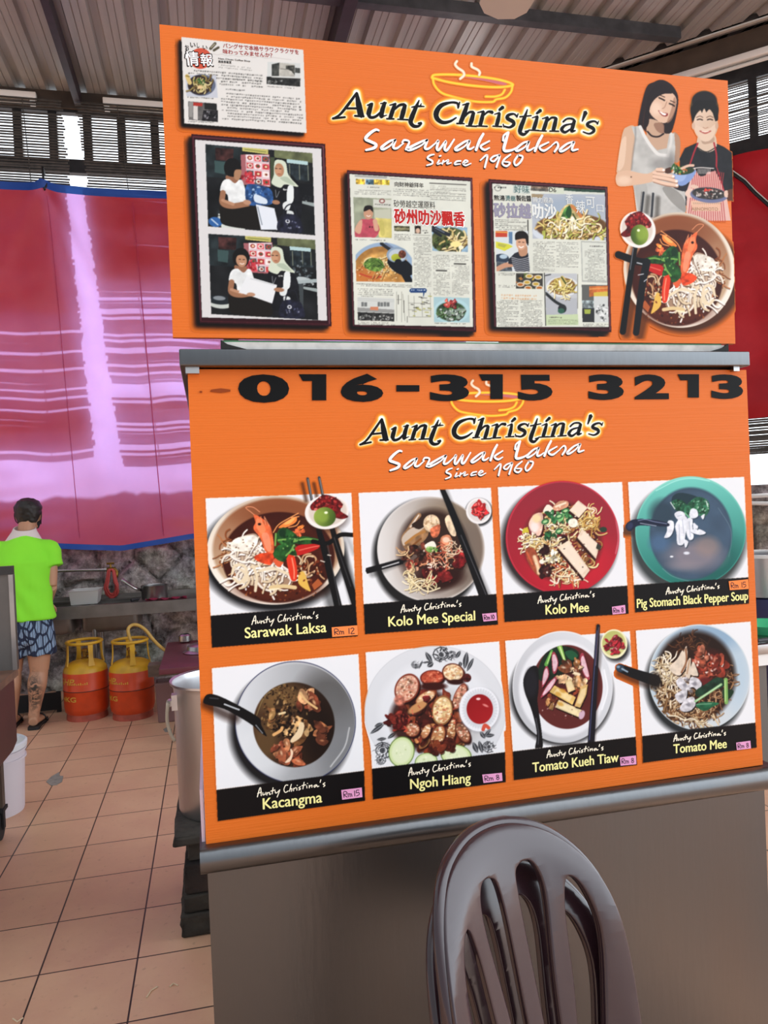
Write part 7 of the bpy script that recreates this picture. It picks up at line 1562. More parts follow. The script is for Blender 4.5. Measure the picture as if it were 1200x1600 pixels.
m = MB(); m.tube(catmull([tuple(p) for p in hp], 6), .012, 10); tag(m.build('gas_hose', hose, smooth=True), 'yellow rubber hose curving from the right gas cylinder to the side table', 'hose')

# ================================================================ sink
steel_s = mat('sink_steel', '8a857f', rough=.4, metal=.9, noise=(6, .5, '5e5954'))
SY = 6.0
zk1, zk0 = PY(190, 943, SY).z, PY(190, 962, SY).z
sk = thing('sink', 'long steel sink counter with two basins against the stone wall', 'sink', (-.6, 6.2, 0))
xa, xb = -2.6, PY(330, 930, SY).x+.5
b1a, b1b, b2a, b2b = PY(84, 980, SY+.02).x, PY(113, 975, SY+.02).x, PY(126, 980, SY+.02).x, PY(216, 960, SY+.02).x
zbs = PY(170, 988, SY+.02).z
m = MB(); m.box((xa, SY, zk0), (xb, SY+.02, zk1)); m.box((xa, 6.46, zk0), (xb, 6.48, zk1+.03))
for x_, w_ in ((xa, b1a-.25-xa), (b1b, b2a-b1b), (b2b, xb-b2b)): m.box((x_, SY+.02, zk1-.012), (x_+w_, 6.46, zk1))
m.box((b1a-.25, SY+.02, zk1-.012), (b1b, SY+.05, zk1)); m.box((b2a, SY+.02, zk1-.012), (b2b, SY+.05, zk1)); m.box((b1a-.25, 6.40, zk1-.012), (b1b, 6.46, zk1)); m.box((b2a, 6.40, zk1-.012), (b2b, 6.46, zk1))
m.build('worktop', steel_s, sk)
def basin(x_0, x_1):
    m = MB(); y0, y1 = SY+.03, 6.42; r = .045; 
    def ring(x0, x1, y0, y1, z, r):
        return [(cx+r*math.cos(a), cy+r*math.sin(a), z) for cx, cy, s in ((x1-r, y1-r, 0), (x0+r, y1-r, 90), (x0+r, y0+r, 180), (x1-r, y0+r, 270)) for a in [math.radians(s+k*22.5) for k in range(5)]]
    t_ = .004
    out = [ring(x_0, x_1, y0, y1, zk1-.002, r), ring(x_0, x_1, y0, y1, zbs+.04, r), ring(x_0+.012, x_1-.012, y0+.012, y1-.012, zbs+.012, r), ring(x_0+.04, x_1-.04, y0+.04, y1-.04, zbs, r)]
    inn = [ring(x_0+.04, x_1-.04, y0+.04, y1-.04, zbs+t_, r), ring(x_0+.014, x_1-.014, y0+.014, y1-.014, zbs+.016, r), ring(x_0+t_, x_1-t_, y0+t_, y1-t_, zbs+.045, r), ring(x_0+t_, x_1-t_, y0+t_, y1-t_, zk1-.002, r)]
    n = len(out[0]); rs = out+inn; vs = [v for g in rs for v in g]
    fs = [(i*n+j, i*n+(j+1) % n, ((i+1) % len(rs))*n+(j+1) % n, ((i+1) % len(rs))*n+j) for i in range(len(rs)) if i != 3 for j in range(n)]
    fs += [tuple(range(3*n, 4*n)), tuple(range(4*n, 5*n))]
    m.add(vs, fs); return m.build('basin', steel_s, sk, smooth='auto')
basin(b1a-.25, b1b); basin(b2a, b2b)
for x_ in (xa+.05, PY(150, 1050, 6.03).x, xb-.05):
    for y_ in (SY+.05, 6.42): m = MB(); m.tube([(x_, y_, 0), (x_, y_, zk0)], .017, 10); m.build('leg', steel_s, sk, smooth='auto')
# tap and its long pipe on the wall
chrome = mat('worn_chrome', 'b0aeaa', rough=.25, metal=1)
TY2 = 6.50
tp0, tp1 = PY(60, 893, TY2), PY(173, 890, TY2)
tap = thing('water_tap', 'horizontal water pipe with a brass tap on the stone wall', 'tap', tp1)
m = MB(); m.tube([tp0, tp1], .013, 10); m.build('pipe', chrome, tap, smooth='auto')
m = MB(); m.tube([tp1+Vector((-.03, 0, 0)), tp1+Vector((.03, -.0, 0)), tp1+Vector((.05, -.04, -.02)), tp1+Vector((.05, -.06, -.06))], [.02, .02, .016, .013], 10); m.build('spout', brass, tap, smooth=True)
m = MB(); m.tube([tp1, tp1+Vector((0, 0, .045))], .008, 8); m.tube([tp1+Vector((-.03, 0, .05)), tp1+Vector((.03, 0, .05))], .009, 8); m.build('handle', brass, tap, smooth='auto')
m = MB(); m.box((tp0.x-.02, TY2-.0, tp0.z-.03), (tp0.x+.02, 6.62, tp0.z+.03)); m.build('wall_clip', chrome, tap)
m = MB(); m.box((tp1.x-.05, TY2-.0, tp1.z-.02), (tp1.x-.02, 6.62, tp1.z+.02)); m.build('wall_clip', chrome, tap)
# red net bag looped over the tap
netm = mat('red_net_plastic', 'b03a34', rough=.6); c = PY(174, 913, TY2-.07); m = MB(); R = random.Random(3)
top = tp1+Vector((.02, -.04, .0))
for k in range(7):
    yw = R.uniform(-.9, .9); w = .05*R.uniform(.8, 1.15); h = .072*R.uniform(.85, 1.1); P_ = []
    for t_ in range(15):
        a = t_/15*6.283; P_.append((c.x+w*math.sin(a)*math.cos(yw)+R.uniform(-.006, .006), c.y+w*.6*math.sin(a)*math.sin(yw), top.z-.075-h*.9+h*math.cos(a)+(.07 if abs(math.cos(a)-1) < .1 else 0)))
    m.tube(catmull(P_, 2, True), .0085, 6, closed=True)
tag(m.build('net_bag', netm, smooth=True), 'red plastic net hanging from the brass tap', 'net bag')
# white tub, saucepan, red cloth on the worktop
tubm = mat('milky_plastic', 'b8b6b2', rough=.35)
def tray(name, px0, px1, pyt, pyb, Y, label, cat, mtl, dpt=.22, th=.004):
    a, b, cc, d = PY(px0, pyt, Y), PY(px1, pyt, Y), PY(px1-(px1-px0)*.05, pyb, Y), PY(px0+(px1-px0)*.07, pyb, Y); z0 = zk1+.001; z1 = z0+(a.z-d.z)
    def ring(x0, x1, y0, y1, z): return [(x0, y0, z), (x1, y0, z), (x1, y1, z), (x0, y1, z)]
    m = MB(); rs = [ring(d.x, cc.x, Y+.01, Y+dpt-.01, z0), ring(a.x, b.x, Y, Y+dpt, z1), ring(a.x-.006, b.x+.006, Y-.006, Y+dpt+.006, z1), ring(a.x-.006, b.x+.006, Y-.006, Y+dpt+.006, z1+.004), ring(a.x+th, b.x-th, Y+th, Y+dpt-th, z1+.004), ring(d.x+th, cc.x-th, Y+.01+th, Y+dpt-.01-th, z0+th)]
    m.loft(rs); return tag(m.build(name, mtl, bevel=.003), label, cat)
tray('plastic_tub', 107, 154, 927, 948, SY+.08, 'milky white plastic tub on the sink counter below the red net', 'tub', tubm)
pc = PY(247, 940, SY+.20); pr = abs(PY(263, 930, SY+.2).x-PY(221, 930, SY+.2).x)/2
pan = thing('saucepan', 'steel saucepan with a long handle on the sink counter', 'saucepan', (PY(242, 940, SY+.2).x, SY+.2, zk1))
px_ = PY(242, 930, SY+.2).x; hz = PY(242, 921, SY+.2).z-PY(242, 941, SY+.2).z; z0 = zk1+.002
m = MB(); m.lathe([(pr*.97, z0), (pr, z0+.01), (pr, z0+hz), (pr*1.03, z0+hz+.004), (pr*.97, z0+hz), (pr*.96, z0+.012), (.01, z0+.01)], (px_, SY+.2, 0), 40); m.build('pot', steel_l, pan, smooth='auto')
hh = PY(190, 905, SY+.15); m = MB(); m.tube([(px_-pr*.95, SY+.18, z0+hz*.7), (px_-pr-.05, SY+.17, z0+hz*.95), (hh.x, SY+.15, hh.z)], [.012, .013, .015], 10, flat=.6); m.build('handle', chrome, pan, smooth=True)
h2 = PY(215, 936, SY+.1); m = MB(); m.tube([(px_-pr*1.15, SY+.12, z0+.012), PY(205, 941, SY+.08)+Vector((0, 0, .014))], [.008, .012], 8); tag(m.build('ladle_handle', black, smooth='auto'), 'short black utensil lying beside the steel saucepan', 'utensil')
rc = mat('magenta_cloth', '8a1c3c', rough=.85); m = MB(); g = []
xr0, xr1 = PY(228, 947, SY+.05).x, PY(292, 940, SY+.05).x
for j in range(9):
    for i in range(25):
        u, v = i/24, j/8; g.append((xr0+(xr1-xr0)*u, SY+.02+.06*v+.02*math.sin(u*9), zk1+.004+.007*(1+math.sin(u*23+v*5))))
n0 = len(g); top_ = [(j*25+i, j*25+i+1, (j+1)*25+i+1, (j+1)*25+i) for j in range(8) for i in range(24)]
m.add(g, top_); m.add([(x, y, zk1+.001) for x, y, z in g], [tuple(reversed(f)) for f in top_]); tag(m.build('dish_cloth', rc, smooth=True), 'magenta cloth lying in front of the saucepan on the sink counter', 'cloth')

# dark slatted drain stand behind the man's feet
m = MB(); gz = mat('black_slats', '121214', rough=.6); g = PY(70, 1085, 6.0)
gx0, gx1 = -2.2, PY(96, 1100, 5.95).x
t = thing('slatted_rack', 'low black slatted rack on the floor below the sink', 'rack', ((gx0+gx1)/2, 6.0, 0))
zt_ = PY(70, 1083, 5.95).z
for k in range(9):
    z = .03+(zt_-.04)*k/8; m.box((gx0, 5.94, z-.008), (gx1, 5.955, z+.008))
m.build('slats', gz, t)
for x_ in (gx0+.02, (gx0+gx1)/2, gx1-.02): m = MB(); m.box((x_-.015, 5.955, 0), (x_+.015, 5.98, zt_)); m.build('upright', gz, t)

# ================================================================ side table with lid, bucket behind, stock pot on blocks
wood_m = mat('maroon_formica', '6a3038', rough=.4, noise=(9, .4, '4a2028')); wood_g = mat('weathered_timber', '6e5c50', rough=.85, noise=(10, .7, '463a32'), brushed=(1, 6, 6))
TYs = 4.72
A_ = PY(248, 1046, TYs); zt2 = A_.z; xL = A_.x; xR = xL+.72; TD = .95
tb = thing('side_table', 'low maroon topped side table behind the tall steel pot', 'table', ((xL+xR)/2, TYs+TD/2, 0))
m = MB(); m.box((xL, TYs, zt2-.035), (xR, TYs+TD, zt2)); m.build('tabletop', wood_m, tb, bevel=.004)
m = MB(); m.box((xL-.09, TYs+.32, zt2-.11), (xR, TYs+.44, zt2-.036)); m.build('cross_beam', wood_g, tb)
for x_ in (xL+.16, xR-.08):
    for y_ in (TYs+.12, TYs+TD-.1): m = MB(); m.box((x_-.025, y_-.025, 0), (x_+.025, y_+.025, zt2-.036)); m.build('leg', wood_g, tb)
lc = PZ(309, 1020, zt2); m = MB(); m.lathe([(.115, zt2+.001), (.118, zt2+.006), (.09, zt2+.02), (.085, zt2+.045), (.05, zt2+.058), (.012, zt2+.06), (.012, zt2+.075), (.02, zt2+.08), (.016, zt2+.095), (.004, zt2+.097)], (lc.x+.02, lc.y+.03, 0), 40)
tag(m.build('pot_lid', steel_l, smooth='auto'), 'small domed steel pot lid resting on the maroon table', 'pot lid')  # the lid of a pot, lying on the table
kz = PZ(290, 1000, zt2); m = MB(); m.lathe([(.035, 0), (.045, .01), (.045, .05), (.03, .06), (.03, .05), (.035, .012), (.01, .01)], (kz.x, min(kz.y, TYs+TD-.06), zt2+.001), 24); tag(m.build('small_bowl', chrome, smooth='auto'), 'small metal bowl at the far edge of the maroon table', 'bowl')
pl = mat('pinkish_plastic_bin', '7a5a58', rough=.6); bx = PY(260, 1100, 5.42); m = MB(); m.loft([[(bx.x+a*s, 5.42+b*s, z) for a, b in ((-.065, -.065), (.065, -.065), (.065, .065), (-.065, .065))] for s, z in ((.85, .0), (1, .25), (1.05, .26), (1.05, .28), (.95, .28), (.8, .02))]); tag(m.build('plastic_bin', pl, bevel=.008), 'dull pinkish plastic bin under the low side table', 'bin')

alu = mat('aluminium_pot', 'd6d6d8', rough=.33, metal=1, noise=(5, .4, '84827f'), brushed=(1, 1, .3))
PYc = 2.86; zbt = PY(285, 1288, 2.72).z; zrim = PY(290, 1065, PYc).z
pxl = PY(266, 1080, PYc-.0).x; prd = .185; pcx = pxl+prd*1.03
pt = thing('stock_pot', 'tall aluminium stock pot with a wire handle, standing on blocks left of the stall', 'pot', (pcx, PYc, zbt))
m = MB(); m.lathe([(prd*.93, zbt), (prd*.96, zbt+.012), (prd*.97, zrim-.02), (prd*1.0, zrim-.004), (prd*1.04, zrim), (prd*1.04, zrim+.008), (prd*.99, zrim+.004), (prd*.95, zrim-.02), (prd*.94, zbt+.02), (.01, zbt+.015)], (pcx, PYc, 0), 64); m.build('body', alu, pt, smooth='auto')
ex, ey = pcx-prd*.93, PYc-prd*.28
m = MB(); m.box((ex-.012, ey-.02, zrim-.085), (ex+.012, ey+.02, zrim-.03)); m.tube([(ex-.02, ey-.015, zrim-.06), (ex-.02, ey+.015, zrim-.06)], .012, 10); m.build('ear', alu, pt, smooth='auto')
wire = mat('cream_wire', 'b8ac98', rough=.4)
hpn = [(ex-.018, ey, zrim-.05), (ex-.028, ey-.005, zrim-.09), PY(262, 1100, PYc-.1), PY(261, 1125, PYc-.1), PY(266, 1145, PYc-.1), PY(273, 1158, PYc-.1)]
m = MB(); m.tube(catmull([tuple(p) for p in hpn], 5), .006, 8); m.build('wire_handle', wire, pt, smooth=True)
conc = mat('sooty_concrete', '4a453e', rough=.95, noise=(12, .8, '24211e'), bump=(25, .6)); conc2 = mat('charred_brick', '3c2f29', rough=.95, noise=(9, .8, '1e1a18'), bump=(25, .6)); timb = mat('dirty_timber_block', '3a342c', rough=.9, noise=(14, .8, '1c1916'), bump=(30, .5))
def rough(mb, name, mtl, label, cat, group=None, amt=.006, seed=0):
    o = mb.build(name, mtl, bevel=.008); bm = bmesh.new(); bm.from_mesh(o.data)
    bmesh.ops.subdivide_edges(bm, edges=[e for e in bm.edges if e.calc_length() > .05], cuts=4, use_grid_fill=True)
    R = random.Random(seed)
    zmin = min(v.co.z for v in bm.verts); zmax = max(v.co.z for v in bm.verts)
    for v in bm.verts:
        f = amt if zmin+.01 < v.co.z < zmax-.01 else amt*.6
        v.co += Vector((R.uniform(-f, f), R.uniform(-f, f), 0))
    bm.to_mesh(o.data); bm.free(); return tag(o, label, cat, group)
fb = PZ(284, 1468); x0_ = fb.x
yF = fb.y
lev = [0, PY(285, 1432, yF).z, PY(285, 1405, yF).z, PY(285, 1357, yF).z, PY(285, 1322, yF).z, zbt]
spec_ = [(0, 1, x0_, timb, 'timber_block', 'dirty grey timber block on the floor, lowest under the tall pot', 'block', .0), (1, 2, x0_+.012, timb, 'timber_block', 'dark dirty timber block, second from the floor under the tall pot', 'block', .01),
         (2, 3, x0_+.02, conc2, 'brick', 'charred dark brick in the stack under the tall pot', 'brick', .02), (3, 4, x0_+.03, conc, 'concrete_block', 'narrow grey concrete block under the pot stand', 'block', .04)]
for a_, b_, xs_, mm, nm, lb, ct, dy in spec_:
    m = MB(); m.box((xs_, yF+dy, lev[a_]+(.001 if a_ else 0)), (xs_+.34, yF+.40, lev[b_]-.001)); rough(m, nm, mm, lb, ct, 'blocks under the tall pot', seed=a_)
m = MB(); m.box((x0_-.012, yF-.01, lev[4]), (x0_+.40, yF+.44, lev[5]-.002)); rough(m, 'pot_stand', conc, 'grimy grey slab directly under the tall aluminium pot', 'stand', seed=8, amt=.008)

# ================================================================ cart and bucket at the left edge
cs = mat('cart_steel', '77736f', rough=.42, metal=.7, noise=(4, .5, '55524f')); cr = mat('maroon_cart_panel', '5a3230', rough=.45, noise=(4, .5, '3c2422')); cw = mat('worn_wood_edge', '7a5844', rough=.7, noise=(10, .6, '4a362c')); rub = mat('black_rubber', '18181a', rough=.7)
CYb = 3.42
pr_ = PY(28, 1100, CYb); cxr = pr_.x
zc1, zc0 = PY(27, 884, CYb).z, PY(29, 1046, CYb).z
cart = thing('food_cart', 'steel food cart with maroon side and caster wheel at the left edge', 'cart', (cxr-.6, 3.0, 0))
m = MB(); m.box((cxr-1.3, CYb, zc0), (cxr, CYb+.02, zc1-.03)); m.build('back_panel', cs, cart)
m = MB(); m.box((cxr-1.3, CYb-.012, zc1-.035), (cxr+.004, CYb+.03, zc1)); m.build('panel_cap', mat('dark_cap', '33302e', rough=.5), cart)
m = MB(); m.box((cxr-.012, CYb-.006, zc0), (cxr+.006, CYb+.026, zc1-.035)); m.build('panel_edge', steel_l, cart)
m = MB(); m.box((cxr-1.3, 2.55, zc0-.03), (cxr, CYb+.03, zc0)); m.build('ledge', cw, cart)
m = MB(); zcb = PY(14, 1175, 3.3).z
m.prism([(cxr-.015, 2.57, zc0-.031), (cxr-.015, CYb+.02, zc0-.031), (cxr-.015, CYb+.02, .51), (cxr-.015, CYb-.05, .49), (cxr-.015, 2.57, .49)], (-1.25, 0, 0)); m.build('body', cr, cart)
ly = PZ(6, 1300).y-.06; lx = PY(3, 1280, ly)
m = MB(); m.box((cxr-1.25, 2.6, .47), (lx.x+.015, ly+.04, .489)); m.build('base_frame', cs, cart)
for x_, y_ in ((lx.x-.01, ly), (lx.x-.01, 2.66), (cxr-1.2, 3.33), (cxr-1.2, 2.66)):
    m = MB(); m.box((x_-.022, y_-.022, .13), (x_+.022, y_+.022, .50)); m.build('leg', mat('rusty_steel', '5a4a3e', rough=.8, noise=(12, .7, '33291f')), cart)
    m = MB(); m.tube([(x_-.016, y_-.03, .062), (x_+.016, y_-.03, .062)], .06, 24); w_ = m.build('caster_wheel', rub, cart, smooth='auto')
    m = MB(); m.box((x_-.03, y_-.045, .125), (x_+.03, y_+.03, .14)); m.box((x_-.028, y_-.04, .05), (x_-.02, y_-.01, .13)); m.box((x_+.02, y_-.04, .05), (x_+.028, y_-.01, .13)); m.build('caster_fork', rub, cart)
wp = mat('white_bucket_plastic', 'cdc6cc', rough=.4); bw = PZ(24, 1281); br = .155; zb_ = PY(30, 1165, bw.y+.1).z
bk = thing('white_bucket', 'white plastic bucket with snap lid on the floor beside the cart', 'bucket', (bw.x-.13, bw.y+br*.9, 0)); bc = (bw.x-.13, bw.y+br*.9, 0)
m = MB(); m.lathe([(br*.88, 0), (br*.90, .01), (br*.97, zb_-.07), (br*1.02, zb_-.068), (br*1.02, zb_-.058), (br*.98, zb_-.056), (br*.985, zb_-.03), (br*1.03, zb_-.028), (br*1.03, zb_-.02), (br*.99, zb_-.018), (br, zb_)], bc, 48); m.build('body', wp, bk, smooth='auto')
m = MB(); m.lathe([(br*1.05, zb_-.012), (br*1.06, zb_+.012), (br*1.0, zb_+.018), (br*.96, zb_+.008), (.01, zb_+.008)], bc, 48); m.build('lid', mat('white_lid', 'd4d8dc', rough=.35), bk, smooth='auto')

# ================================================================ things past the right edge of the stall
RYt = 3.3
ta = PZ(1194, 1150); zt3 = PY(1186, 1008, RYt).z; xt0 = PY(1182, 1010, RYt).x-.02
wt = thing('work_table', 'steel topped work table right of the stall', 'table', (xt0+.6, RYt+.3, 0))
m = MB(); m.box((xt0-.3, RYt, zt3-.05), (xt0+1.2, RYt+.6, zt3)); m.build('tabletop', steel_l, wt, bevel=.004)
m = MB(); m.box((xt0-.28, RYt+.01, zt3-.11), (xt0+1.18, RYt+.05, zt3-.051)); m.build('apron', white, wt)
for x_ in (xt0+.07, xt0+1.1):
    for y_ in (RYt+.05, RYt+.55): m = MB(); m.box((x_-.025, y_-.025, 0), (x_+.025, y_+.025, zt3-.051)); m.build('leg', mat('grey_leg_paint', '6a645e', rough=.6), wt)
gz0 = zt3+.001; gx = PY(1196, 990, RYt+.15).x+.1
m = MB(); m.lathe([(.10, gz0), (.15, gz0+.05), (.155, gz0+.055), (.145, gz0+.05), (.095, gz0+.006), (.01, gz0+.006)], (gx, RYt+.26, 0), 40); tag(m.build('green_basin', mat('mint_green_plastic', '4cc88c', rough=.35), smooth='auto'), 'mint green plastic basin on the table right of the stall', 'basin')
kx = PY(1186, 997, RYt+.05).x; m = MB(); m.tube([(kx-.02, RYt+.04, gz0+.012), (kx+.10, RYt+.05, gz0+.012)], .011, 8); m.box((kx+.10, RYt+.04, gz0+.004), (kx+.26, RYt+.06, gz0+.008)); tag(m.build('knife', black, smooth='auto'), 'black handled knife in front of the green basin', 'knife')
RYp = 4.05
zp0, zp1 = PY(1195, 938, RYp).z, PY(1195, 872, RYp).z; xp = PY(1180, 900, RYp).x+.24
bs = MB(); bs.lathe([(.20, 0), (.24, .02), (.24, zp0-.002), (.01, zp0-.002)], (xp, RYp+.2, 0), 40); tag(bs.build('drum', mat('blue_drum', '30345c', rough=.5), smooth='auto'), 'blue drum carrying a steel pot, right of the stall', 'drum')
sp = thing('cooking_pot', 'steel cooking pot with a pale rim on the blue drum', 'pot', (xp, RYp+.2, zp0))
m = MB(); m.lathe([(.21, zp0), (.225, zp0+.01), (.23, zp1), (.22, zp1), (.215, zp0+.02), (.01, zp0+.015)], (xp, RYp+.2, 0), 48); m.build('body', alu, sp, smooth='auto')
m = MB(); m.lathe([(.228, zp1-.005), (.25, zp1-.005), (.25, zp1+.015), (.215, zp1+.015), (.215, zp1)], (xp, RYp+.2, 0), 48, cap=False); m.build('rim', white, sp, smooth='auto')
for (y0_, y1_), lb in (((776, 771), 'upper white pipe on the stone wall right of the stall'), ((786, 788), 'lower white pipe on the stone wall right of the stall')):
    a_, b_ = PR(1160, y0_, .14), PR(1260, y1_, .14); m = MB(); m.tube([a_, b_], .016, 10); tag(m.build('water_pipe', white, smooth='auto'), lb, 'pipe')
# ================================================================ the man at the sink, seen from behind
def q(px, py, Y): return PY(px, py, Y)
FYm = 5.58
foot = PZ(54, 1137); foot.z = 0
cxm = q(36, 900, 5.62).x                        # middle of the body
zsh, zhip, zkn = q(40, 852, 5.7).z, q(50, 985, 5.62).z, q(62, 1046, 5.62).z
zhd = q(45, 803, 5.74).z
skin_m = bpy.data.materials.new('skin'); skin_m.use_nodes = True
def _skin():
    nt = skin_m.node_tree; b = nt.nodes['Principled BSDF']; N = nt.nodes.new; L = nt.links.new
    b.inputs['Roughness'].default_value = .5; b.inputs['Subsurface Weight'].default_value = .05
    tc = N('ShaderNodeTexCoord'); n = N('ShaderNodeTexNoise'); n.inputs['Scale'].default_value = 26; n.inputs['Detail'].default_value = 5; n.inputs['Distortion'].default_value = 1.6; L(tc.outputs['Object'], n.inputs['Vector'])
    r = N('ShaderNodeValToRGB'); r.color_ramp.elements[0].position = .44; r.color_ramp.elements[0].color = (1, 1, 1, 1); r.color_ramp.elements[1].position = .6; r.color_ramp.elements[1].color = (0, 0, 0, 1); L(n.outputs[0], r.inputs[0])
    at = N('ShaderNodeAttribute'); at.attribute_name = 'tattoo'; mu = N('ShaderNodeMath'); mu.operation = 'MULTIPLY'; L(at.outputs['Fac'], mu.inputs[0]); L(r.outputs[0], mu.inputs[1])
    mx = N('ShaderNodeMix'); mx.data_type = 'RGBA'; L(mu.outputs[0], mx.inputs[0]); mx.inputs[6].default_value = srgb('b98a6c'); mx.inputs[7].default_value = srgb('353430'); L(mx.outputs[2], b.inputs['Base Color'])
_skin()
shirt_m = mat('lime_jersey', '8cec2e', rough=.8, noise=(5, .35, '7cdc28')); collar_m = mat('white_collar', 'd8ccc8', rough=.8); hair_m = mat('black_hair', '16120f', rough=.55, noise=(40, .5, '2c2420')); sole_m = mat('black_sandal_rubber', '1b1b1d', rough=.6)
def shorts_mat():
    m = bpy.data.materials.new('leaf_print_shorts'); m.use_nodes = True; nt = m.node_tree; b = nt.nodes['Principled BSDF']; N = nt.nodes.new; L = nt.links.new
    tc = N('ShaderNodeTexCoord'); mp = N('ShaderNodeMapping'); mp.inputs['Scale'].default_value = (26, 20, 12); mp.inputs['Rotation'].default_value = (.3, .7, .2); L(tc.outputs['Object'], mp.inputs[0])
    v = N('ShaderNodeTexVoronoi'); v.feature = 'DISTANCE_TO_EDGE'; v.inputs['Scale'].default_value = 1; L(mp.outputs[0], v.inputs['Vector'])
    r = N('ShaderNodeValToRGB'); r.color_ramp.elements[0].position = .09; r.color_ramp.elements[0].color = srgb('1c2a48'); r.color_ramp.elements[1].position = .13; r.color_ramp.elements[1].color = srgb('8aa4c0'); L(v.outputs['Distance'], r.inputs[0])
    w = N('ShaderNodeTexWave'); w.inputs['Scale'].default_value = 22; w.inputs['Distortion'].default_value = 3; w.inputs['Detail'].default_value = 2; L(tc.outputs['Object'], w.inputs['Vector'])
    mx = N('ShaderNodeMix'); mx.data_type = 'RGBA'; mx.blend_type = 'MULTIPLY'; mx.inputs[0].default_value = .55; L(r.outputs[0], mx.inputs[6]); L(w.outputs['Color'], mx.inputs[7]); L(mx.outputs[2], b.inputs['Base Color']); b.inputs['Roughness'].default_value = .8
    return m
def ering(c, rx, ry, n=28, tilt=(0, 0, 1), rot=0):
    c = Vector(c); z = Vector(tilt).normalized(); x = Vector((math.cos(rot), math.sin(rot), 0)); x = (x-z*x.dot(z)).normalized(); y = z.cross(x)
    return [c+x*rx*math.cos(t)+y*ry*math.sin(t) for t in [k/n*2*math.pi for k in range(n)]]
def fuse(mb, name, mtl, parent, voxel, smooth=3, wob=None):
    """all shapes melted into one continuous skin"""
    me = bpy.data.meshes.new(name); me.from_pydata([Vector(v) for v in mb.v], [], mb.f); me.update()
    bm = bmesh.new(); bm.from_mesh(me); bmesh.ops.recalc_face_normals(bm, faces=bm.faces); bm.to_mesh(me); bm.free()
    o = bpy.data.objects.new(name, me); COL.objects.link(o)
    r = o.modifiers.new('r', 'REMESH'); r.mode = 'VOXEL'; r.voxel_size = voxel; r.use_smooth_shade = True
    s = o.modifiers.new('s', 'SMOOTH'); s.factor = .5; s.iterations = smooth
    dg = bpy.context.evaluated_depsgraph_get(); dg.update(); m2 = bpy.data.meshes.new_from_object(o.evaluated_get(dg)); o.modifiers.clear(); o.data = m2; m2.name = name
    m2.materials.clear(); m2.materials.append(mtl)
    if wob:
        co = np.zeros(len(m2.vertices)*3, np.float32); m2.vertices.foreach_get('co', co); co = co.reshape(-1, 3); no = np.array([v.normal[:] for v in m2.vertices])
        co = co+no*wob(co)[:, None]; m2.vertices.foreach_set('co', co.astype(np.float32).ravel()); m2.update()
    m2.polygons.foreach_set('use_smooth', [True]*len(m2.polygons))
    o.parent = parent; o.matrix_parent_inverse = PINV(parent); return o
man = thing('person', 'person in a lime green polo shirt and leaf print shorts bent over the sink', 'person', (cxm, FYm, 0))
B = MB()
hy_, hx_ = FYm+.13, q(45, 803, 5.72).x          # head bends forward over the sink
ny_ = FYm+.075
sR, sL = Vector((cxm+.165, ny_-.005, zsh-.03)), Vector((cxm-.175, ny_, zsh-.03))
# torso and neck
B.loft([ering((cxm, FYm+.03, zhip-.06), .13, .10), ering((cxm, FYm+.02, zhip), .165, .12), ering((cxm, FYm+.02, zhip+.16), .15, .105), ering((cxm, FYm+.045, zhip+.34), .172, .12), ering((cxm, ny_-.01, zsh-.05), .178, .105), ering((cxm, ny_, zsh+.01), .12, .08), ering((cxm+.01, ny_+.01, zsh+.05), .058, .06)])
B.tube([(cxm+.01, ny_, zsh), (cxm+.015, ny_+.025, zsh+.07), (hx_, hy_-.03, zhd-.03)], [.06, .055, .055], 16)
# head: skull, face, jaw
B.loft([ering((hx_, hy_+.05, zhd-.115), .03, .03), ering((hx_, hy_+.045, zhd-.10), .05, .052), ering((hx_, hy_+.025, zhd-.055), .066, .08), ering((hx_, hy_+.01, zhd), .074, .094), ering((hx_, hy_, zhd+.05), .072, .09), ering((hx_, hy_-.005, zhd+.085), .052, .064), ering((hx_, hy_-.005, zhd+.10), .02, .025)])
for s in (-1, 1): B.loft([ering((hx_+s*.076, hy_+.005, zhd-.045), .006, .012, 10), ering((hx_+s*.08, hy_, zhd-.015), .010, .02, 10), ering((hx_+s*.078, hy_, zhd+.012), .006, .014, 10)])
B.loft([ering((hx_, hy_+.10, zhd-.045), .014, .012, 10), ering((hx_, hy_+.112, zhd-.035), .016, .014, 10), ering((hx_, hy_+.10, zhd+.01), .008, .008, 10)])
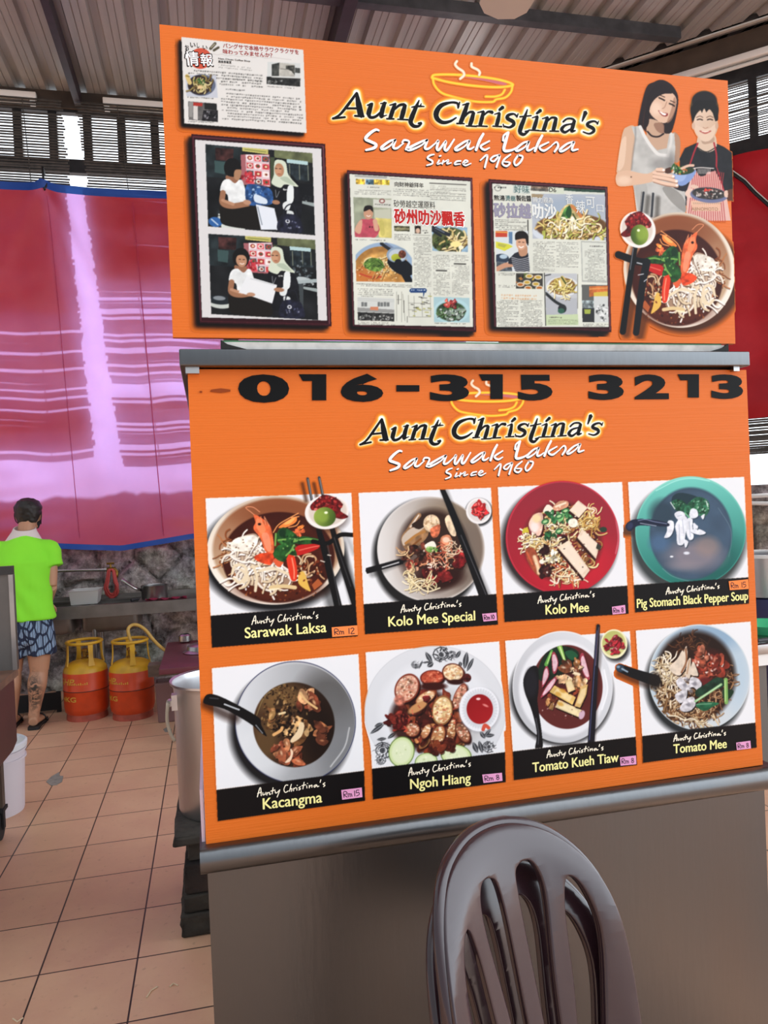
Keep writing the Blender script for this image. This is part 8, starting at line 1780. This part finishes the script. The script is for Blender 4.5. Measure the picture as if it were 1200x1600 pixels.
# arms
for s, S in ((1, sR), (-1, sL)):
    el = Vector((q(80, 915, FYm+.06).x, FYm+.05, q(80, 915, FYm+.06).z)) if s > 0 else Vector((cxm-.24, FYm+.06, S.z-.29))
    wr = Vector((q(76, 950, FYm+.28).x, FYm+.27, q(76, 943, FYm+.28).z)) if s > 0 else Vector((cxm-.13, FYm+.29, el.z-.07))
    B.tube(catmull([tuple(S), tuple(S.lerp(el, .5)+Vector((s*.006, -.004, 0))), tuple(el)], 4), list(np.linspace(.054, .041, 9)), 14)
    B.tube(catmull([tuple(el), tuple(el.lerp(wr, .35)), tuple(wr)], 4), list(np.interp(np.linspace(0, 1, 9), [0, .3, 1], [.041, .043, .026])), 14)
    d = (wr-el).normalized(); side = d.cross(Vector((0, 0, 1))).normalized()*(1 if s < 0 else -1); dn = Vector((0, 0, -1))
    pm = wr+d*.05+dn*.012
    B.loft([ering(wr+d*.005, .024, .017, 12, d), ering(wr+d*.04+dn*.004, .036, .016, 12, d), ering(wr+d*.085+dn*.014, .038, .014, 12, d)])
    for k, (off, ln) in enumerate(((-.027, .066), (-.009, .075), (.009, .070), (.027, .055))):       # four bent fingers
        a0 = wr+d*.08+side*off+dn*.012; a1 = a0+d*ln*.42+dn*.008; a2 = a1+(d*.6+dn*.8)*ln*.33; a3 = a2+(d*.15+dn)*ln*.27
        B.tube([a0, a1, a2, a3], [.0098, .0092, .0086, .0075], 10)
    t0 = wr+d*.03-side*.03; B.tube([t0, t0+d*.03-side*.022+dn*.012, t0+d*.055-side*.026+dn*.028], [.0115, .0105, .0085], 10)
# legs and feet
kneeR = Vector((q(62, 1046, FYm+.03).x, FYm+.02, zkn)); ankR = Vector((foot.x-.0, FYm+.0, .085)); hipR = Vector((cxm+.085, FYm+.02, zhip-.02))
kneeL = Vector((cxm-.10, FYm+.05, zkn)); ankL = Vector((cxm-.12, FYm+.06, .085)); hipL = Vector((cxm-.085, FYm+.02, zhip-.02))
for h, k_, a_, s in ((hipR, kneeR, ankR, 1), (hipL, kneeL, ankL, -1)):
    B.tube(catmull([tuple(h), tuple(h.lerp(k_, .5)), tuple(k_)], 4), list(np.linspace(.094, .062, 9)), 18)
    cf = k_.lerp(a_, .32)+Vector((0, -.018, 0))
    B.tube(catmull([tuple(k_), tuple(cf), tuple(k_.lerp(a_, .7)), tuple(a_)], 4), list(np.interp(np.linspace(0, 1, 13), [0, .3, .65, .9, 1], [.058, .064, .044, .036, .038])), 18)
    B.loft([ering((a_.x, a_.y-.035, .045), .030, .028, 16, (0, 1, .2)), ering((a_.x, a_.y, .055), .036, .036, 16, (0, 1, 0)), ering((a_.x+s*.006, a_.y+.08, .042), .040, .026, 16, (0, 1, 0)), ering((a_.x+s*.012, a_.y+.16, .034), .043, .018, 16, (0, 1, 0)), ering((a_.x+s*.012, a_.y+.185, .032), .036, .013, 16, (0, 1, 0))])
    B.tube([a_, (a_.x, a_.y, .05)], [.036, .034], 16)
    for k in range(5):
        tx = a_.x+s*.012+s*(-.032+.0155*k); B.tube([(tx, a_.y+.165, .034), (tx, a_.y+.205-.006*k, .030)], [.0105 if k else .014, .009 if k else .012], 10)
body = fuse(B, 'body', skin_m, man, .0062, 2)
co = np.zeros(len(body.data.vertices)*3, np.float32); body.data.vertices.foreach_get('co', co); co = co.reshape(-1, 3)
tc_ = kneeR.lerp(ankR, .45)
tt = np.clip(1.5-np.sqrt(((co[:, 0]-tc_.x+.005)/.045)**2+((co[:, 2]-tc_.z)/.12)**2), 0, 1)*(co[:, 1] < tc_.y+.0)
body.data.attributes.new('tattoo', 'FLOAT', 'POINT').data.foreach_set('value', tt.astype(np.float32))
# polo shirt
S_ = MB(); zhem = q(50, 968, FYm).z
S_.loft([ering((cxm+.008, FYm+.02, zhem), .195, .145), ering((cxm+.004, FYm+.02, zhem+.10), .188, .14), ering((cxm, FYm+.025, zhem+.22), .18, .128), ering((cxm, FYm+.05, zhem+.40), .192, .14), ering((cxm, ny_-.005, zsh-.06), .198, .125), ering((cxm, ny_, zsh+.0), .165, .105), ering((cxm+.005, ny_+.004, zsh+.04), .115, .092), ering((cxm+.01, ny_+.010, zsh+.075), .07, .075)])
for s, S in ((1, sR), (-1, sL)):
    e_ = Vector((q(82, 886, FYm+.02).x, FYm+.045, q(82, 886, FYm+.02).z)) if s > 0 else Vector((cxm-.235, FYm+.06, S.z-.17))
    S_.tube(catmull([tuple(S+Vector((-s*.06, 0, .0))), tuple(S+Vector((s*.01, 0, -.005))), tuple(S.lerp(e_, .6)), tuple(e_)], 4), list(np.interp(np.linspace(0, 1, 13), [0, .4, 1], [.07, .068, .068])), 20)
def shirt_wob(c):
    z = c[:, 2]; x = c[:, 0]-cxm
    return .006*np.sin(z*34+x*26+3*np.sin(x*11))*np.clip((zsh-.05-z)*4, 0, 1)*(.4+.6*vnoise(x*1+5, z+5, .11, 2))+.006*(vnoise(x+8, z+8, .06, 4)-.5)
shirt = fuse(S_, 'polo_shirt', shirt_m, man, .0085, 3, shirt_wob)
m = MB(); g = [ering((cxm+.008, ny_+.000, zsh+.03), .122, .098, 28, (.05, -.25, 1)), ering((cxm+.012, ny_+.010, zsh+.095), .082, .080, 28, (.05, -.3, 1)), ering((cxm+.014, ny_+.014, zsh+.122), .072, .074, 28, (.05, -.3, 1)), ering((cxm+.014, ny_+.016, zsh+.122), .066, .068, 28, (.05, -.3, 1)), ering((cxm+.012, ny_+.014, zsh+.05), .064, .064, 28, (.05, -.25, 1))]
m.loft(g); m.build('collar', collar_m, man, smooth='auto')
# shorts
T = MB()
T.loft([ering((cxm, FYm+.02, zhip+.12), .172, .128), ering((cxm, FYm+.015, zhip+.02), .185, .14), ering((cxm, FYm+.02, zhip-.07), .175, .13), ering((cxm, FYm+.02, zhip-.10), .10, .10)])
for h, k_ in ((hipR, kneeR), (hipL, kneeL)):
    zb3 = q(60, 1022, FYm).z; t = (h.z-zb3)/(h.z-k_.z); e_ = h.lerp(k_, t); T.tube([h+Vector((0, 0, .02)), h.lerp(e_, .5), e_], [.105, .108, .112], 22)
fuse(T, 'shorts', shorts_mat(), man, .0085, 2, lambda c: .005*np.sin(c[:, 0]*60+c[:, 2]*8))
# hair
H = MB(); H.loft([ering((hx_, hy_-.045, zhd-.062), .058, .032), ering((hx_, hy_-.025, zhd-.035), .072, .066), ering((hx_, hy_-.012, zhd), .086, .088), ering((hx_, hy_-.004, zhd+.05), .09, .106), ering((hx_, hy_-.002, zhd+.09), .07, .084), ering((hx_, hy_-.002, zhd+.112), .03, .036)])
fuse(H, 'hair', hair_m, man, .006, 2, lambda c: .005*(vnoise(c[:, 0]*1+9, c[:, 2]+9, .014, 6)-.5)+.004*(vnoise(c[:, 0]+3, c[:, 1]+3, .02, 7)-.5))
# face mask and its ear strap
m = MB(); m.loft([ering((hx_, hy_+.055, zhd-.105), .05, .05, 20), ering((hx_, hy_+.04, zhd-.06), .072, .082, 20), ering((hx_, hy_+.035, zhd-.02), .076, .088, 20)]); mk = m.build('face_mask', mat('black_mask', '1d1d20', rough=.8), man, smooth='auto')
for s in (-1, 1): m = MB(); m.tube(catmull([(hx_+s*.07, hy_+.06, zhd-.025), (hx_+s*.086, hy_+.0, zhd+.012), (hx_+s*.088, hy_-.018, zhd-.01), (hx_+s*.082, hy_-.005, zhd-.05), (hx_+s*.068, hy_+.055, zhd-.075)], 4), .003, 6); m.build('ear_strap', MATS['black_mask'], mk, smooth=True)
for s in (-1, 1):
    m = MB(); m.lathe([(.002, -.011), (.009, -.006), (.011, 0), (.009, .006), (.002, .011)], (hx_+s*.03, hy_+.09, zhd+.008), 14); m.build('eye', mat('eye_white', 'e0dcd6', rough=.3), man, smooth=True)
# sandals
for a_, s in ((ankR, 1), (ankL, -1)):
    out = [(-.030, -.065), (.030, -.065), (.038, -.03), (.036, .05), (.048, .13), (.044, .20), (.015, .225), (-.02, .215), (-.04, .15), (-.036, .05), (-.038, -.03)]
    m = MB(); m.prism([(a_.x+s*x+s*.006, a_.y+y, .002) for x, y in catmull(out, 4, True)], (0, 0, .018)); sd = m.build('sandal', sole_m, man)
    m = MB(); m.tube(catmull([(a_.x-.052+s*.01, a_.y+.11, .014), (a_.x-.03+s*.01, a_.y+.115, .062), (a_.x+.02+s*.01, a_.y+.115, .066), (a_.x+.056+s*.01, a_.y+.11, .014)], 4), .012, 8, flat=.4); m.build('strap', sole_m, sd, smooth=True)
